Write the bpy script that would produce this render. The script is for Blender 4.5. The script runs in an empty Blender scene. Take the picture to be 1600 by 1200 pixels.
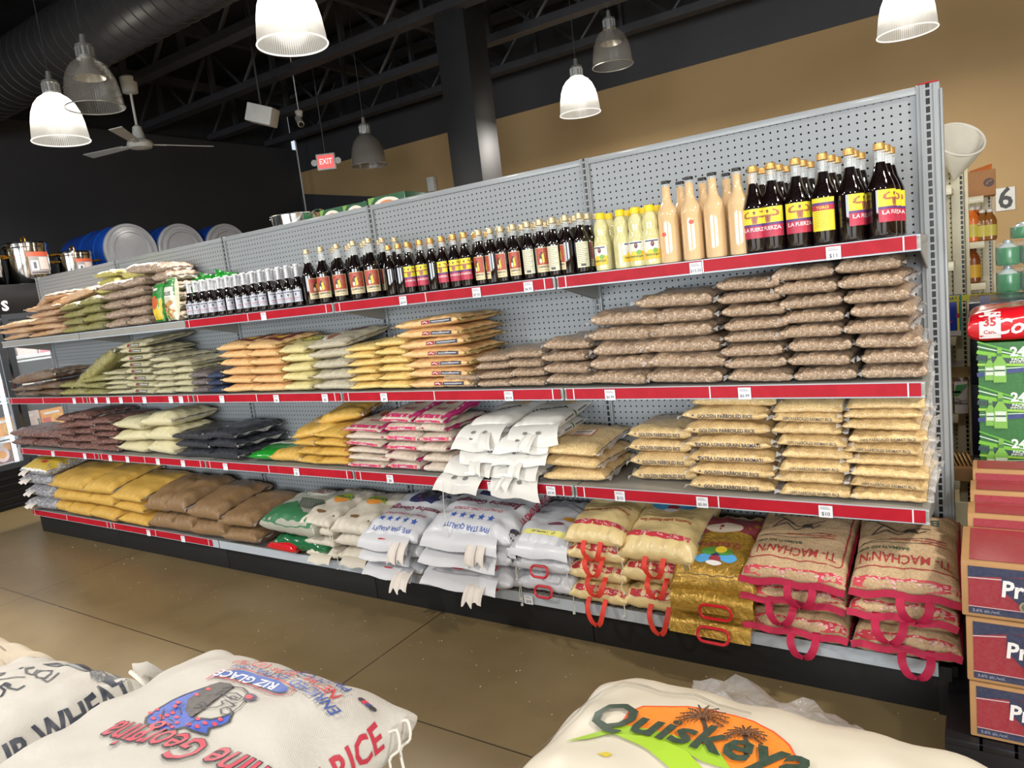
import bpy, bmesh, math, random
from mathutils import Vector, Matrix, noise
from mathutils.bvhtree import BVHTree
random.seed(7)
PI = math.pi
sc = bpy.context.scene
COL = sc.collection

# ------------------------------------------------------------------ camera
CAM = Vector((0.1381, -2.742, 1.5016))
YAW, PITCH, ROLL, FPX = -0.5932, 0.1432, -0.1184, 1114.28
FW = Vector((math.sin(YAW)*math.cos(PITCH), math.cos(YAW)*math.cos(PITCH), -math.sin(PITCH)))
_r0 = Vector((math.cos(YAW), -math.sin(YAW), 0)); _u0 = _r0.cross(FW)
RT = _r0*math.cos(ROLL) + _u0*math.sin(ROLL)
UP = -_r0*math.sin(ROLL) + _u0*math.cos(ROLL)
cd = bpy.data.cameras.new('camera'); co = bpy.data.objects.new('camera', cd); COL.objects.link(co)
cd.sensor_width = 36; cd.lens = FPX/1600*36; cd.clip_start = 0.02; cd.clip_end = 100
co.matrix_world = Matrix(((RT.x, UP.x, -FW.x, CAM.x), (RT.y, UP.y, -FW.y, CAM.y), (RT.z, UP.z, -FW.z, CAM.z), (0, 0, 0, 1)))
sc.camera = co
def ray(px, py): return FW + RT*((px-800)/FPX) - UP*((py-600)/FPX)
def aty(px, py, Y): d = ray(px, py); return CAM + d*((Y-CAM.y)/d.y)
def atz(px, py, Z): d = ray(px, py); return CAM + d*((Z-CAM.z)/d.z)
def atx(px, py, X): d = ray(px, py); return CAM + d*((X-CAM.x)/d.x)
def atd(px, py, D): return CAM + ray(px, py)*D

# ------------------------------------------------------------------ world and light
sc.view_settings.view_transform = 'Standard'; sc.view_settings.look = 'None'
sc.view_settings.gamma = 1.0; sc.view_settings.use_curve_mapping = False
sc.view_settings.exposure = 0.0
w = bpy.data.worlds.new('world'); sc.world = w; w.use_nodes = True
w.node_tree.nodes['Background'].inputs[0].default_value = (0.75, 0.85, 1.0, 1)
w.node_tree.nodes['Background'].inputs[1].default_value = 1.0
def area(name, loc, rot, sx, sy, power, color=(1, 1, 1)):
    l = bpy.data.lights.new(name, 'AREA'); l.shape = 'RECTANGLE'; l.size = sx; l.size_y = sy
    l.energy = power; l.color = color
    o = bpy.data.objects.new(name, l); COL.objects.link(o); o.location = loc; o.rotation_euler = rot
    return o
# daylight through the shop-front windows behind and to the right of the camera
area('window_daylight', (3.9, -8.85, 1.75), (PI/2, 0, 0), 5.4, 2.5, 460, (0.91, 0.96, 1.0))
area('window_daylight', (-3.6, -8.85, 1.75), (PI/2, 0, 0), 5.4, 2.5, 380, (0.91, 0.96, 1.0))
LAMP_W = 85.0          # power of every lit pendant
LAMP_C = (1.0, 0.94, 0.85)

# ------------------------------------------------------------------ colour and material helpers
def c(r, g, b):
    f = lambda v: (v/255/12.92 if v/255 <= 0.04045 else ((v/255+0.055)/1.055)**2.4)
    return (f(r), f(g), f(b), 1.0)
class NT:
    def __init__(s, name):
        s.m = bpy.data.materials.new(name); s.m.use_nodes = True
        s.t = s.m.node_tree; s.b = s.t.nodes['Principled BSDF']; s.out = s.t.nodes['Material Output']
    def n(s, typ, **kw):
        x = s.t.nodes.new(typ)
        for k, v in kw.items(): setattr(x, k, v)
        return x
    def l(s, a, b): s.t.links.new(a, b)
    def setin(s, sock, v):
        if hasattr(v, 'is_output') or isinstance(v, bpy.types.NodeSocket): s.l(v, sock)
        else: sock.default_value = v
    def math(s, op, a, b=None, cc=None):
        x = s.n('ShaderNodeMath', operation=op); s.setin(x.inputs[0], a)
        if b is not None: s.setin(x.inputs[1], b)
        if cc is not None: s.setin(x.inputs[2], cc)
        return x.outputs[0]
    def mix(s, f, a, b):
        x = s.n('ShaderNodeMix', data_type='RGBA'); s.setin(x.inputs[0], f); s.setin(x.inputs[6], a); s.setin(x.inputs[7], b)
        return x.outputs[2]
    def obj(s): return s.n('ShaderNodeTexCoord').outputs['Object']
    def noise(s, vec, scale, detail=3, rough=.5, dist=0):
        x = s.n('ShaderNodeTexNoise'); s.l(vec, x.inputs['Vector']); x.inputs['Scale'].default_value = scale
        x.inputs['Detail'].default_value = detail; x.inputs['Roughness'].default_value = rough; x.inputs['Distortion'].default_value = dist
        return x
    def ramp(s, f, stops):
        x = s.n('ShaderNodeValToRGB'); s.l(f, x.inputs[0]); e = x.color_ramp.elements
        while len(e) < len(stops): e.new(.5)
        for i, (p, col) in enumerate(stops): e[i].position = p; e[i].color = col
        return x.outputs[0]
    def bump(s, h, strength, dist, normal=None):
        x = s.n('ShaderNodeBump'); s.l(h, x.inputs['Height']); x.inputs['Strength'].default_value = strength; x.inputs['Distance'].default_value = dist
        if normal is not None: s.l(normal, x.inputs['Normal'])
        return x.outputs[0]
    def base(s, col=None, rough=None, metal=None, spec=None, coat=None, coatr=None, normal=None, emit=None, es=None, trans=None, alpha=None, ior=None):
        I = s.b.inputs
        if col is not None: s.setin(I['Base Color'], col)
        if rough is not None: s.setin(I['Roughness'], rough)
        if metal is not None: s.setin(I['Metallic'], metal)
        if spec is not None: s.setin(I['Specular IOR Level'], spec)
        if coat is not None: I['Coat Weight'].default_value = coat
        if coatr is not None: I['Coat Roughness'].default_value = coatr
        if normal is not None: s.l(normal, I['Normal'])
        if emit is not None: s.setin(I['Emission Color'], emit)
        if es is not None: s.setin(I['Emission Strength'], es)
        if trans is not None: I['Transmission Weight'].default_value = trans
        if alpha is not None: s.setin(I['Alpha'], alpha)
        if ior is not None: I['IOR'].default_value = ior
        return s.m
_mc = {}
def plain(name, col, rough=.5, metal=0, coat=0, var=.06, nscale=9, bump=0):
    """painted or plastic surface with faint mottling"""
    if name in _mc: return _mc[name]
    t = NT(name); o = t.obj(); nz = t.noise(o, nscale, 4)
    dark = tuple(v*(1-var) for v in col[:3])+(1,); lite = tuple(min(1, v*(1+var)) for v in col[:3])+(1,)
    cc = t.ramp(nz.outputs[0], [(.3, dark), (.7, lite)])
    kw = dict(col=cc, rough=rough, metal=metal, coat=coat, coatr=.1)
    if bump: kw['normal'] = t.bump(t.noise(o, 60, 2).outputs[0], .3, bump)
    _mc[name] = t.base(**kw); return _mc[name]
def ink(col, rough=.45):
    k = ('ink', tuple(round(v, 3) for v in col[:3]), rough)
    if k not in _mc:
        t = NT('printed_ink'); o = t.obj(); nz = t.noise(o, 120, 2)
        _mc[k] = t.base(col=t.mix(t.math('MULTIPLY', nz.outputs[0], .12), col, (0.5, 0.5, 0.5, 1)), rough=rough)
    return _mc[k]
def grain(name, c1, c2, scale=230, coat=.9, c3=None, wr=.0035, cr=.09, milk=0.0, nscale=1.0):
    """dry goods seen through a clear film: voronoi grains under a wrinkled glossy coat"""
    if name in _mc: return _mc[name]
    t = NT(name); o = t.obj()
    v = t.n('ShaderNodeTexVoronoi'); t.l(o, v.inputs['Vector']); v.inputs['Scale'].default_value = scale
    sep = t.n('ShaderNodeSeparateColor'); t.l(v.outputs['Color'], sep.inputs[0])
    stops = [(.1, c1), (.8, c2)] + ([(1, c3)] if c3 else [])
    col = t.ramp(sep.outputs[0], stops)
    dk = t.math('MULTIPLY', t.math('MULTIPLY', v.outputs['Distance'], v.outputs['Distance']), .4)
    col = t.mix(dk, col, tuple(x*.35 for x in c1[:3])+(1,))
    big = t.noise(o, 9*nscale, 2)
    if milk: col = t.mix(t.math('MULTIPLY', t.ramp(big.outputs[0], [(.45, (0, 0, 0, 1)), (.7, (1, 1, 1, 1))]), milk), col, (.75, .75, .72, 1))
    w1 = t.noise(o, 26*nscale, 5, .62, 1.0)
    rid = t.math('ABSOLUTE', t.math('SUBTRACT', w1.outputs[0], .5))
    n1 = t.bump(v.outputs['Distance'], .35, .0022)
    t.base(col=col, rough=.42, coat=coat, coatr=cr, normal=n1)
    t.l(t.bump(rid, 1.0, wr*12), t.b.inputs['Coat Normal'])
    _mc[name] = t.m; return t.m
def film(name, col, alpha=.35, rough=.12):
    """crinkled clear or milky film"""
    if name in _mc: return _mc[name]
    t = NT(name); o = t.obj(); nz = t.noise(o, 35, 4, .6, 1)
    a = t.math('MULTIPLY', t.math('ADD', nz.outputs[0], .4), alpha)
    _mc[name] = t.base(col=col, rough=rough, alpha=a, normal=t.bump(nz.outputs[0], .9, .008)); return _mc[name]
def woven(name, col, rough=.5, amp=.10, sc_=420, coat=.0, wr=.004):
    """woven polypropylene sack cloth"""
    if name in _mc: return _mc[name]
    t = NT(name); o = t.obj(); sp = t.n('ShaderNodeSeparateXYZ'); t.l(o, sp.inputs[0])
    a = t.math('SINE', t.math('MULTIPLY', sp.outputs[0], sc_*2)); b = t.math('SINE', t.math('MULTIPLY', t.math('ADD', sp.outputs[1], sp.outputs[2]), sc_*2))
    wv = t.math('MULTIPLY', a, b); f = t.math('ADD', t.math('MULTIPLY', wv, .5), .5)
    dk = tuple(v*(1-amp*2) for v in col[:3])+(1,)
    cc = t.mix(f, dk, col); nz = t.noise(o, 7, 4, .6, .6)
    cc = t.mix(t.math('MULTIPLY', nz.outputs[0], .18), cc, tuple(v*.8 for v in col[:3])+(1,))
    w1 = t.noise(o, 9, 4, .55, .4)
    nn = t.bump(wv, .25, .0006, t.bump(w1.outputs[0], .6, wr*3))
    _mc[name] = t.base(col=cc, rough=rough, coat=coat, coatr=.25, normal=nn); return _mc[name]
def glass(name, col=(1, 1, 1, 1), rough=.02):
    if name in _mc: return _mc[name]
    t = NT(name); o = t.obj(); nz = t.noise(o, 3, 1)
    _mc[name] = t.base(col=t.mix(t.math('MULTIPLY', nz.outputs[0], .06), col, (.9, .95, .95, 1)), rough=rough, trans=1.0, ior=1.3); return _mc[name]
def emis(name, col, s):
    if name in _mc: return _mc[name]
    t = NT(name); o = t.obj(); nz = t.noise(o, 4, 1)
    _mc[name] = t.base(col=(0.02, .02, .02, 1), emit=t.mix(t.math('MULTIPLY', nz.outputs[0], .1), col, (1, 1, 1, 1)), es=s); return _mc[name]

# ------------------------------------------------------------------ object helpers
def link(name, me, parent=None, loc=None, rot=None, scale=None):
    o = bpy.data.objects.new(name, me); COL.objects.link(o)
    if parent is not None: o.parent = parent
    if loc is not None: o.location = loc
    if rot is not None: o.rotation_euler = rot
    if scale is not None: o.scale = scale
    return o
def tomesh(name, bm, mats, smooth=True, angle=None):
    me = bpy.data.meshes.new(name); bm.normal_update(); bm.to_mesh(me); bm.free()
    for m in (mats if isinstance(mats, (list, tuple)) else [mats]): me.materials.append(m)
    if smooth: me.polygons.foreach_set('use_smooth', [True]*len(me.polygons))
    if angle is not None: me.set_sharp_from_angle(angle=math.radians(angle))
    return me
def obj(name, bm, mats, parent=None, loc=None, rot=None, smooth=True, angle=35):
    return link(name, tomesh(name, bm, mats, smooth, angle), parent, loc, rot)
def tag(o, label, cat, group=None, kind=None):
    o['label'] = label; o['category'] = cat
    if group: o['group'] = group
    if kind: o['kind'] = kind
    return o
def thing(name, label, cat, loc=(0, 0, 0), rot=(0, 0, 0), group=None):
    return tag(link(name, None, None, loc, rot), label, cat, group)
def struct(name, bm, mats, smooth=False):
    o = obj(name, bm, mats, smooth=smooth); o['kind'] = 'structure'; return o
def tree_copy(o, parent=None, label=None, loc=None, rot=None, scale=None, group=None):
    n = o.copy(); COL.objects.link(n)
    if parent is not None: n.parent = parent
    for ch in o.children: tree_copy(ch, n)
    if label: n['label'] = label
    if group: n['group'] = group
    if loc is not None: n.location = loc
    if rot is not None: n.rotation_euler = rot
    if scale is not None: n.scale = scale
    return n
def kill(o):
    for ch in list(o.children): kill(ch)
    bpy.data.objects.remove(o)
def box(bm, x0, x1, y0, y1, z0, z1, bev=0, mi=0, M=None):
    r = bmesh.ops.create_cube(bm, size=1)
    for v in r['verts']: v.co = Vector(((x0+x1)/2+v.co.x*(x1-x0), (y0+y1)/2+v.co.y*(y1-y0), (z0+z1)/2+v.co.z*(z1-z0)))
    fs = {f for v in r['verts'] for f in v.link_faces}
    for f in fs: f.material_index = mi
    vs = list(r['verts'])
    if bev:
        es = list({e for v in r['verts'] for e in v.link_edges})
        rr = bmesh.ops.bevel(bm, geom=es, offset=bev, segments=2, affect='EDGES', profile=.6)
        for f in rr['faces']: f.material_index = mi
        vs = list({v for f in rr['faces'] for v in f.verts} | {v for v in vs if v.is_valid})
    if M is not None:
        for v in vs: v.co = M @ v.co
    return vs
def boxbm(*a, **k): bm = bmesh.new(); box(bm, *a, **k); return bm
def lathe(bm, prof, n=24, mi=0, center=(0, 0, 0), caps=True):
    rings = []
    for r, z in prof:
        rings.append([bm.verts.new((center[0]+r*math.cos(2*PI*i/n), center[1]+r*math.sin(2*PI*i/n), center[2]+z)) for i in range(n)])
    for a, b in zip(rings, rings[1:]):
        for i in range(n):
            f = bm.faces.new((a[i], a[(i+1) % n], b[(i+1) % n], b[i])); f.material_index = mi
    if caps:
        for rr, rev in ((rings[0], True), (rings[-1], False)):
            f = bm.faces.new(list(reversed(rr)) if rev else rr); f.material_index = mi
    return rings
def tube(bm, pts, r, n=8, mi=0, closed=False, taper=None):
    pts = [Vector(p) for p in pts]; m = len(pts); rings = []
    for i, p in enumerate(pts):
        if closed: d = pts[(i+1) % m]-pts[i-1]
        else: d = pts[min(i+1, m-1)]-pts[max(i-1, 0)]
        d.normalize(); a = d.cross(Vector((0, 0, 1)))
        if a.length < .05: a = d.cross(Vector((0, 1, 0)))
        a.normalize(); b = d.cross(a); rr = r*(taper[i] if taper else 1)
        rings.append([bm.verts.new(p+a*rr*math.cos(2*PI*k/n)+b*rr*math.sin(2*PI*k/n)) for k in range(n)])
    prs = list(zip(rings, rings[1:]))+([(rings[-1], rings[0])] if closed else [])
    for A, B in prs:
        for k in range(n):
            f = bm.faces.new((A[k], A[(k+1) % n], B[(k+1) % n], B[k])); f.material_index = mi
    if not closed:
        bm.faces.new(list(reversed(rings[0]))).material_index = mi; bm.faces.new(rings[-1]).material_index = mi
def ribbon(bm, pts, width, thick=.002, side=Vector((1, 0, 0)), mi=0, wid=None):
    """flat strap: its width lies along `side`"""
    pts = [Vector(p) for p in pts]; rows = []
    for i, p in enumerate(pts):
        d = (pts[min(i+1, len(pts)-1)]-pts[max(i-1, 0)]).normalized()
        s = (side - d*side.dot(d)).normalized(); nn = d.cross(s)*thick/2; h = s*(wid[i] if wid else width)/2
        rows.append([bm.verts.new(p-h-nn), bm.verts.new(p+h-nn), bm.verts.new(p+h+nn), bm.verts.new(p-h+nn)])
    for a, b in zip(rows, rows[1:]):
        for k in range(4): bm.faces.new((a[k], a[(k+1) % 4], b[(k+1) % 4], b[k])).material_index = mi
    bm.faces.new(list(reversed(rows[0]))); bm.faces.new(rows[-1])
def wave(pts, k=4):
    """Catmull-Rom smoothing of a polyline"""
    P = [Vector(p) for p in pts]; out = []
    for i in range(len(P)-1):
        p0, p1, p2, p3 = P[max(i-1, 0)], P[i], P[i+1], P[min(i+2, len(P)-1)]
        for j in range(k):
            t = j/k; out.append(.5*((2*p1)+(p2-p0)*t+(2*p0-5*p1+4*p2-p3)*t*t+(3*p1-p0-3*p2+p3)*t**3))
    out.append(P[-1]); return out

# ------------------------------------------------------------------ printing on surfaces
_tc = {}
def text_tris(s, size, bold=0, shear=0, sx=1.0):
    k = (s, size, bold, shear, sx)
    if k in _tc: return _tc[k]
    cu = bpy.data.curves.new('t', 'FONT'); cu.body = s; cu.size = size; cu.align_x = 'CENTER'; cu.align_y = 'CENTER'
    cu.resolution_u = 2; cu.offset = bold*size; cu.shear = shear; cu.fill_mode = 'FRONT'
    o = bpy.data.objects.new('t', cu); COL.objects.link(o)
    dg = bpy.context.evaluated_depsgraph_get(); me = o.evaluated_get(dg).to_mesh()
    vs = [(v.co.x*sx, v.co.y) for v in me.vertices]; fs = [tuple(p.vertices) for p in me.polygons]
    o.evaluated_get(dg).to_mesh_clear(); bpy.data.objects.remove(o); bpy.data.curves.remove(cu)
    _tc[k] = (vs, fs); return _tc[k]
def ell(cx, cy, rx, ry, n=20, a0=0, a1=2*PI):
    return [(cx+rx*math.cos(a0+(a1-a0)*i/n), cy+ry*math.sin(a0+(a1-a0)*i/n)) for i in range(n if abs(a1-a0-2*PI) < 1e-6 else n+1)]
def rr(x0, y0, x1, y1, r, n=4):
    out = []
    for cx, cy, a in ((x1-r, y1-r, 0), (x0+r, y1-r, PI/2), (x0+r, y0+r, PI), (x1-r, y0+r, 1.5*PI)):
        out += [(cx+r*math.cos(a+PI/2*i/n), cy+r*math.sin(a+PI/2*i/n)) for i in range(n+1)]
    return out
def stroke(pts, w, closed=False):
    """polyline to a list of quads"""
    q = []; P = list(pts)+([pts[0]] if closed else [])
    for a, b in zip(P, P[1:]):
        dx, dy = b[0]-a[0], b[1]-a[1]; L = math.hypot(dx, dy) or 1; nx, ny = -dy/L*w/2, dx/L*w/2; ex, ey = dx/L*w*.3, dy/L*w*.3
        q.append([(a[0]-ex-nx, a[1]-ey-ny), (b[0]+ex-nx, b[1]+ey-ny), (b[0]+ex+nx, b[1]+ey+ny), (a[0]-ex+nx, a[1]-ey+ny)])
    return q
def star(cx, cy, r):
    return [(cx+(r if i % 2 == 0 else r*.42)*math.sin(PI*i/5), cy+(r if i % 2 == 0 else r*.42)*math.cos(PI*i/5)) for i in range(10)]
def design(items, rot=0, sc=1.0, off=(0, 0)):
    """items: ('t',text,x,y,size,colour,opts) ('p',pts,colour) ('l',pts,w,colour,closed) ('r',x0,y0,x1,y1,colour) ('e',cx,cy,rx,ry,colour)"""
    return dict(items=items, rot=rot, sc=sc, off=off)
def printed(des, target_bm=None, M=Matrix(), grid=.02, lift=.0008, name='printed_label', parent=None, maxd=1.0, step=.0005):
    """lay a flat design on a surface: each vertex is dropped along -Z of frame M onto the target mesh"""
    if target_bm is not None: bmesh.ops.recalc_face_normals(target_bm, faces=target_bm.faces[:]); target_bm.normal_update()
    bvh = BVHTree.FromBMesh(target_bm) if target_bm is not None else None
    out = bmesh.new(); mats = []; ca, sa = math.cos(des['rot']), math.sin(des['rot']); ox, oy = des['off']; S = des['sc']
    dz = (M.to_3x3() @ Vector((0, 0, -1))).normalized()
    boxes = []
    for it in des['items']:
        k = it[0]; vs = None
        if k == 't':
            op = it[6] if len(it) > 6 else {}
            V, Fc = text_tris(it[1], it[4], op.get('bold', 0), op.get('shear', 0), op.get('sx', 1.0)); r = op.get('rot', 0); cr_, sr_ = math.cos(r), math.sin(r)
            arc = op.get('arc', 0)
            V2 = []
            for x, y in V:
                if arc: an = x/arc; x, y = (arc-y)*math.sin(an), arc-(arc-y)*math.cos(an)
                V2.append((it[2]+x*cr_-y*sr_, it[3]+x*sr_+y*cr_))
            V = V2; vs, fs, col = V, Fc, it[5]
        elif k == 'p': vs, fs, col = it[1], [tuple(range(len(it[1])))], it[2]
        elif k == 'r': x0, y0, x1, y1 = it[1:5]; vs, fs, col = [(x0, y0), (x1, y0), (x1, y1), (x0, y1)], [(0, 1, 2, 3)], it[5]
        elif k == 'e': p = ell(*it[1:5]); vs, fs, col = p, [tuple(range(len(p)))], it[5]
        elif k == 'l':
            q = stroke(it[1], it[2], len(it) > 4 and it[4]); vs = [p for s in q for p in s]; fs = [tuple(range(4*i, 4*i+4)) for i in range(len(q))]; col = it[3]
        m = ink(col)
        if m not in mats: mats.append(m)
        mi = mats.index(m)
        if not vs: continue
        bx0, bx1, by0, by1 = min(p[0] for p in vs), max(p[0] for p in vs), min(p[1] for p in vs), max(p[1] for p in vs)
        layer = 1+max([q[4] for q in boxes if q[0] < bx1 and q[1] > bx0 and q[2] < by1 and q[3] > by0 and q[5] != mi] or [-1]); layer = min(layer, 7 if bvh is not None else 20)
        boxes.append((bx0, bx1, by0, by1, layer, mi))
        b = bmesh.new(); bv = [b.verts.new((x*S, y*S, 0)) for x, y in vs]
        for f in fs:
            try: b.faces.new([bv[i] for i in f])
            except ValueError: pass
        if k == 'p' and len(vs) > 4: bmesh.ops.triangulate(b, faces=b.faces[:])
        if bvh is not None and grid and vs:
            xs = [v.co.x for v in b.verts]; ys = [v.co.y for v in b.verts]
            for ax, lo, hi in ((0, min(xs), max(xs)), (1, min(ys), max(ys))):
                g = math.floor(lo/grid)*grid+grid
                while g < hi:
                    p = Vector((0, 0, 0)); p[ax] = g; nn = Vector((0, 0, 0)); nn[ax] = 1
                    bmesh.ops.bisect_plane(b, geom=b.verts[:]+b.edges[:]+b.faces[:], plane_co=p, plane_no=nn); g += grid
        mp = {}
        for v in b.verts:
            x, y = v.co.x+ox, v.co.y+oy; x, y = x*ca-y*sa, x*sa+y*ca
            if bvh is None: mp[v] = out.verts.new(M @ Vector((x, y, lift+layer*step))); continue
            st = M @ Vector((x, y, 0)); h = bvh.ray_cast(st, dz, maxd)
            if h[0] is None: mp[v] = None; continue
            nrm = h[1]
            if nrm.dot(dz) > 0: nrm = -nrm
            mp[v] = out.verts.new(h[0]+nrm*(lift+layer*step)-dz*lift*.3)
        for f in b.faces:
            q = [mp[v] for v in f.verts]
            if None in q: continue
            try: nf = out.faces.new(q); nf.material_index = mi
            except ValueError: pass
        b.free()
    for v in [v for v in out.verts if not v.link_faces]: out.verts.remove(v)
    if not mats: mats = [ink((1, 1, 1, 1))]
    me = tomesh(name, out, mats, True)
    return link(name, me, parent)
TOPF = Matrix.Translation((0, 0, 1))                                           # project from above, text up = +y
def front_frame(z=0, y=-1): return Matrix(((1, 0, 0, 0), (0, 0, -1, y), (0, 1, 0, z), (0, 0, 0, 1)))     # from the front (-y), text up = +z
def side_frame(x=1, z=0, y=0): return Matrix(((0, 0, 1, x), (1, 0, 0, y), (0, 1, 0, z), (0, 0, 0, 1)))   # from the right (+x), text runs to +y
# ------------------------------------------------------------------ sacks and bags
def pillow(W, D, T, seed=0, pinch=.05, qx=1.9, qy=1.5, px=4.2, py=3.4, nu=24, nv=24, wr=.004, fl=0.0, flx=0.0, seam=True, sag=0.0, mi_f=1, flw=.004):
    """filled bag lying flat: seam ends at +-y (qy pointed), optional film flanges at +-y (fl) and +-x (flx); base near z=0"""
    bm = bmesh.new(); rnd = random.Random(seed); ph = [rnd.uniform(0, 9) for _ in range(8)]; so = Vector((rnd.uniform(-50, 50), rnd.uniform(-50, 50), 0))
    zm = T*.46; top = {}; bot = {}
    def sm(i, n): t = i/n*2-1; return math.copysign(abs(math.sin(t*PI/2))**.9, t)
    us = [sm(i, nu) for i in range(nu+1)]; vs = [sm(j, nv) for j in range(nv+1)]
    skew = rnd.uniform(-.03, .03)
    for i, u in enumerate(us):
        for j, v in enumerate(vs):
            a, b = abs(u), abs(v)
            h = max(0, 1-a**px)**(1/qx)*max(0, 1-b**py)**(1/qy)
            x = W/2*u*(1-pinch*(1-b*b)); y = D/2*v*(1-pinch*(1-a*a))+skew*D*u*.3
            nzv = noise.fractal(Vector((x*9, y*9, 0))+so, 1.0, 2.0, 3)
            lump = 1+.10*noise.noise(Vector((u*1.3, v*1.3, 0))+so)
            wrk = wr*h**.35*(math.sin(u*17+ph[0]+2*math.sin(v*3+ph[1]))*b**3+math.sin(v*15+ph[2]+2*math.sin(u*3+ph[3]))*a**3) + wr*1.2*nzv*h**.5
            sg = -sag*b*b
            edge = (i in (0, nu) or j in (0, nv))
            if edge:
                z = zm+sg+.25*wr*math.sin(u*9+v*7+ph[4]); vv = bm.verts.new((x, y, z)); top[i, j] = vv; bot[i, j] = vv
            else:
                hb = h**.62
                top[i, j] = bm.verts.new((x, y, zm+sg+(T-zm)*h*lump+wrk))
                bot[i, j] = bm.verts.new((x, y, max(zm+sg-zm*hb+wrk*.3, sg*.9 if sag else 0)))
    for i in range(nu):
        for j in range(nv):
            bm.faces.new((top[i, j], top[i+1, j], top[i+1, j+1], top[i, j+1]))
            try: bm.faces.new((bot[i, j], bot[i, j+1], bot[i+1, j+1], bot[i+1, j]))
            except ValueError: pass
    def flange(line, dvec, L):
        prev = line
        for k in (1, 2):
            cur = []
            for q, v in enumerate(line):
                wob = flw*math.sin(q*1.1+ph[5]+k)*k + flw*.8*math.sin(q*.37+ph[6])*k
                cur.append(bm.verts.new(v.co+dvec*(L*k/2)+Vector((0, 0, wob-.002*k))))
            for q in range(len(line)-1):
                f = bm.faces.new((prev[q], prev[q+1], cur[q+1], cur[q])); f.material_index = mi_f
            prev = cur
    if fl:
        flange([top[i, 0] for i in range(nu+1)], Vector((0, -1, 0)), fl); flange([top[i, nv] for i in range(nu, -1, -1)], Vector((0, 1, 0)), fl)
    if flx:
        flange([top[0, j] for j in range(nv, -1, -1)], Vector((-1, 0, 0)), flx); flange([top[nu, j] for j in range(nv+1)], Vector((1, 0, 0)), flx)
    return bm
ORD = ['bottom', 'second up', 'third up', 'fourth up', 'fifth up', 'sixth up', 'seventh up', 'eighth up', 'ninth up']
NTH = ['first', 'second', 'third', 'fourth', 'fifth', 'sixth', 'seventh', 'eighth', 'ninth', 'tenth', 'eleventh', 'twelfth', 'thirteenth', 'fourteenth', 'fifteenth', 'sixteenth', 'seventeenth', 'eighteenth', 'nineteenth', 'twentieth', 'twenty-first', 'twenty-second']
PROTOS = []
def proto(name, cat, mats, W, D, T, seeds=(1, 2, 3), designs=(), kw=None, flmat=None):
    """prototype bags; designs: list of (design, frame, part name, grid)"""
    out = []
    for s in seeds:
        bm = pillow(W, D, T, seed=s, **(kw or {}))
        keep = bm.copy()
        o = obj(name, bm, [mats, flmat] if flmat else [mats], angle=60); tag(o, name, cat)
        for des, M, pn, g in designs: printed(des, keep, M, g, .0012, pn, o)
        keep.free(); PROTOS.append(o); out.append((o, W, D, T))
    return out
def stack(pr, x0, x1, yf, yb, zb, zt, n, words, where, group, jit=.011, lean=0.0, tilt=0.0, rz=0.0, rj=2.0, tiltlast=0.0, squeeze=.985, ytop=0.0, seed=0, grow=1.03, plain_pr=None, shrink=0.0):
    """a pile of n bags between x0..x1, front edge yf, back edge yb"""
    rnd = random.Random(seed+int(abs(x0)*1000)+n); T = (zt-zb)/n; objs = []
    for i in range(n):
        P = pr if (plain_pr is None or i == n-1) else plain_pr
        o, W, D, TT = P[rnd.randrange(len(P))]
        f = 1-shrink*i/max(1, n-1)
        wx = (x1-x0)*f; sx, sy = wx/W, (yb-yf)/D; cz = zb+i*T+.001+abs(math.sin(tilt+(tiltlast if i == n-1 else 0)))*(yb-yf)*.25
        if n == 1: wd = 'single'
        elif i == n-1: wd = 'top'
        else: wd = ORD[i]
        lab = '%s, %s of the %s' % (words, wd, where) if n > 1 else '%s, %s' % (words, where)
        flip = PI if rnd.random() < .5 and P is not pr else 0
        q = tree_copy(o, None, lab, ((x0+x1)/2+lean*i/max(1, n-1)+rnd.uniform(-jit, jit), (yf+yb)/2+rnd.uniform(-jit, jit)*.7+ytop*i/max(1, n-1), cz),
                      (tilt+(tiltlast if i == n-1 else 0)+rnd.uniform(-.012, .012), rnd.uniform(-.03, .03), rz+flip+math.radians(rnd.uniform(-rj, rj))), (sx, sy, T*grow*squeeze/TT), group)
        objs.append(q)
    return objs

# ------------------------------------------------------------------ the room
m_tan = plain('tan_wall_paint', c(163, 135, 93), .75, var=.04, nscale=1.5)
m_blk = plain('black_wall_paint', c(50, 50, 53), .6, var=.1, nscale=1.2)
m_ceil = plain('black_ceiling_paint', c(30, 31, 35), .7, var=.2)
m_steel_blk = plain('black_painted_steel', c(50, 50, 54), .5, var=.15)
t = NT('polished_concrete'); o_ = t.obj()
n1 = t.noise(o_, .8, 5, .6, .5); n2 = t.noise(o_, 420, 2); n3 = t.noise(o_, 5, 4, .6)
cc = t.ramp(n1.outputs[0], [(.3, c(106, 91, 62)), (.7, c(132, 115, 82))])
cc = t.mix(t.ramp(n2.outputs[0], [(.45, (0, 0, 0, 1)), (.75, (.5, .5, .5, 1))]), cc, c(150, 130, 96))
cc = t.mix(t.ramp(n3.outputs[0], [(.5, (0, 0, 0, 1)), (.8, (.3, .3, .3, 1))]), cc, c(84, 68, 46))
sp = t.n('ShaderNodeSeparateXYZ'); t.l(o_, sp.inputs[0])
def joint(axis, p0, per, wd):
    s = t.math('DIVIDE', t.math('SUBTRACT', sp.outputs[axis], p0), per)
    fr = t.math('ABSOLUTE', t.math('SUBTRACT', s, t.math('ROUND', s)))
    return t.math('LESS_THAN', fr, wd/per)
jj = t.math('MAXIMUM', joint(0, -2.02, 2.6, .003), joint(1, -1.06, 2.6, .003))
cc = t.mix(jj, cc, c(48, 38, 24))
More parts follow.
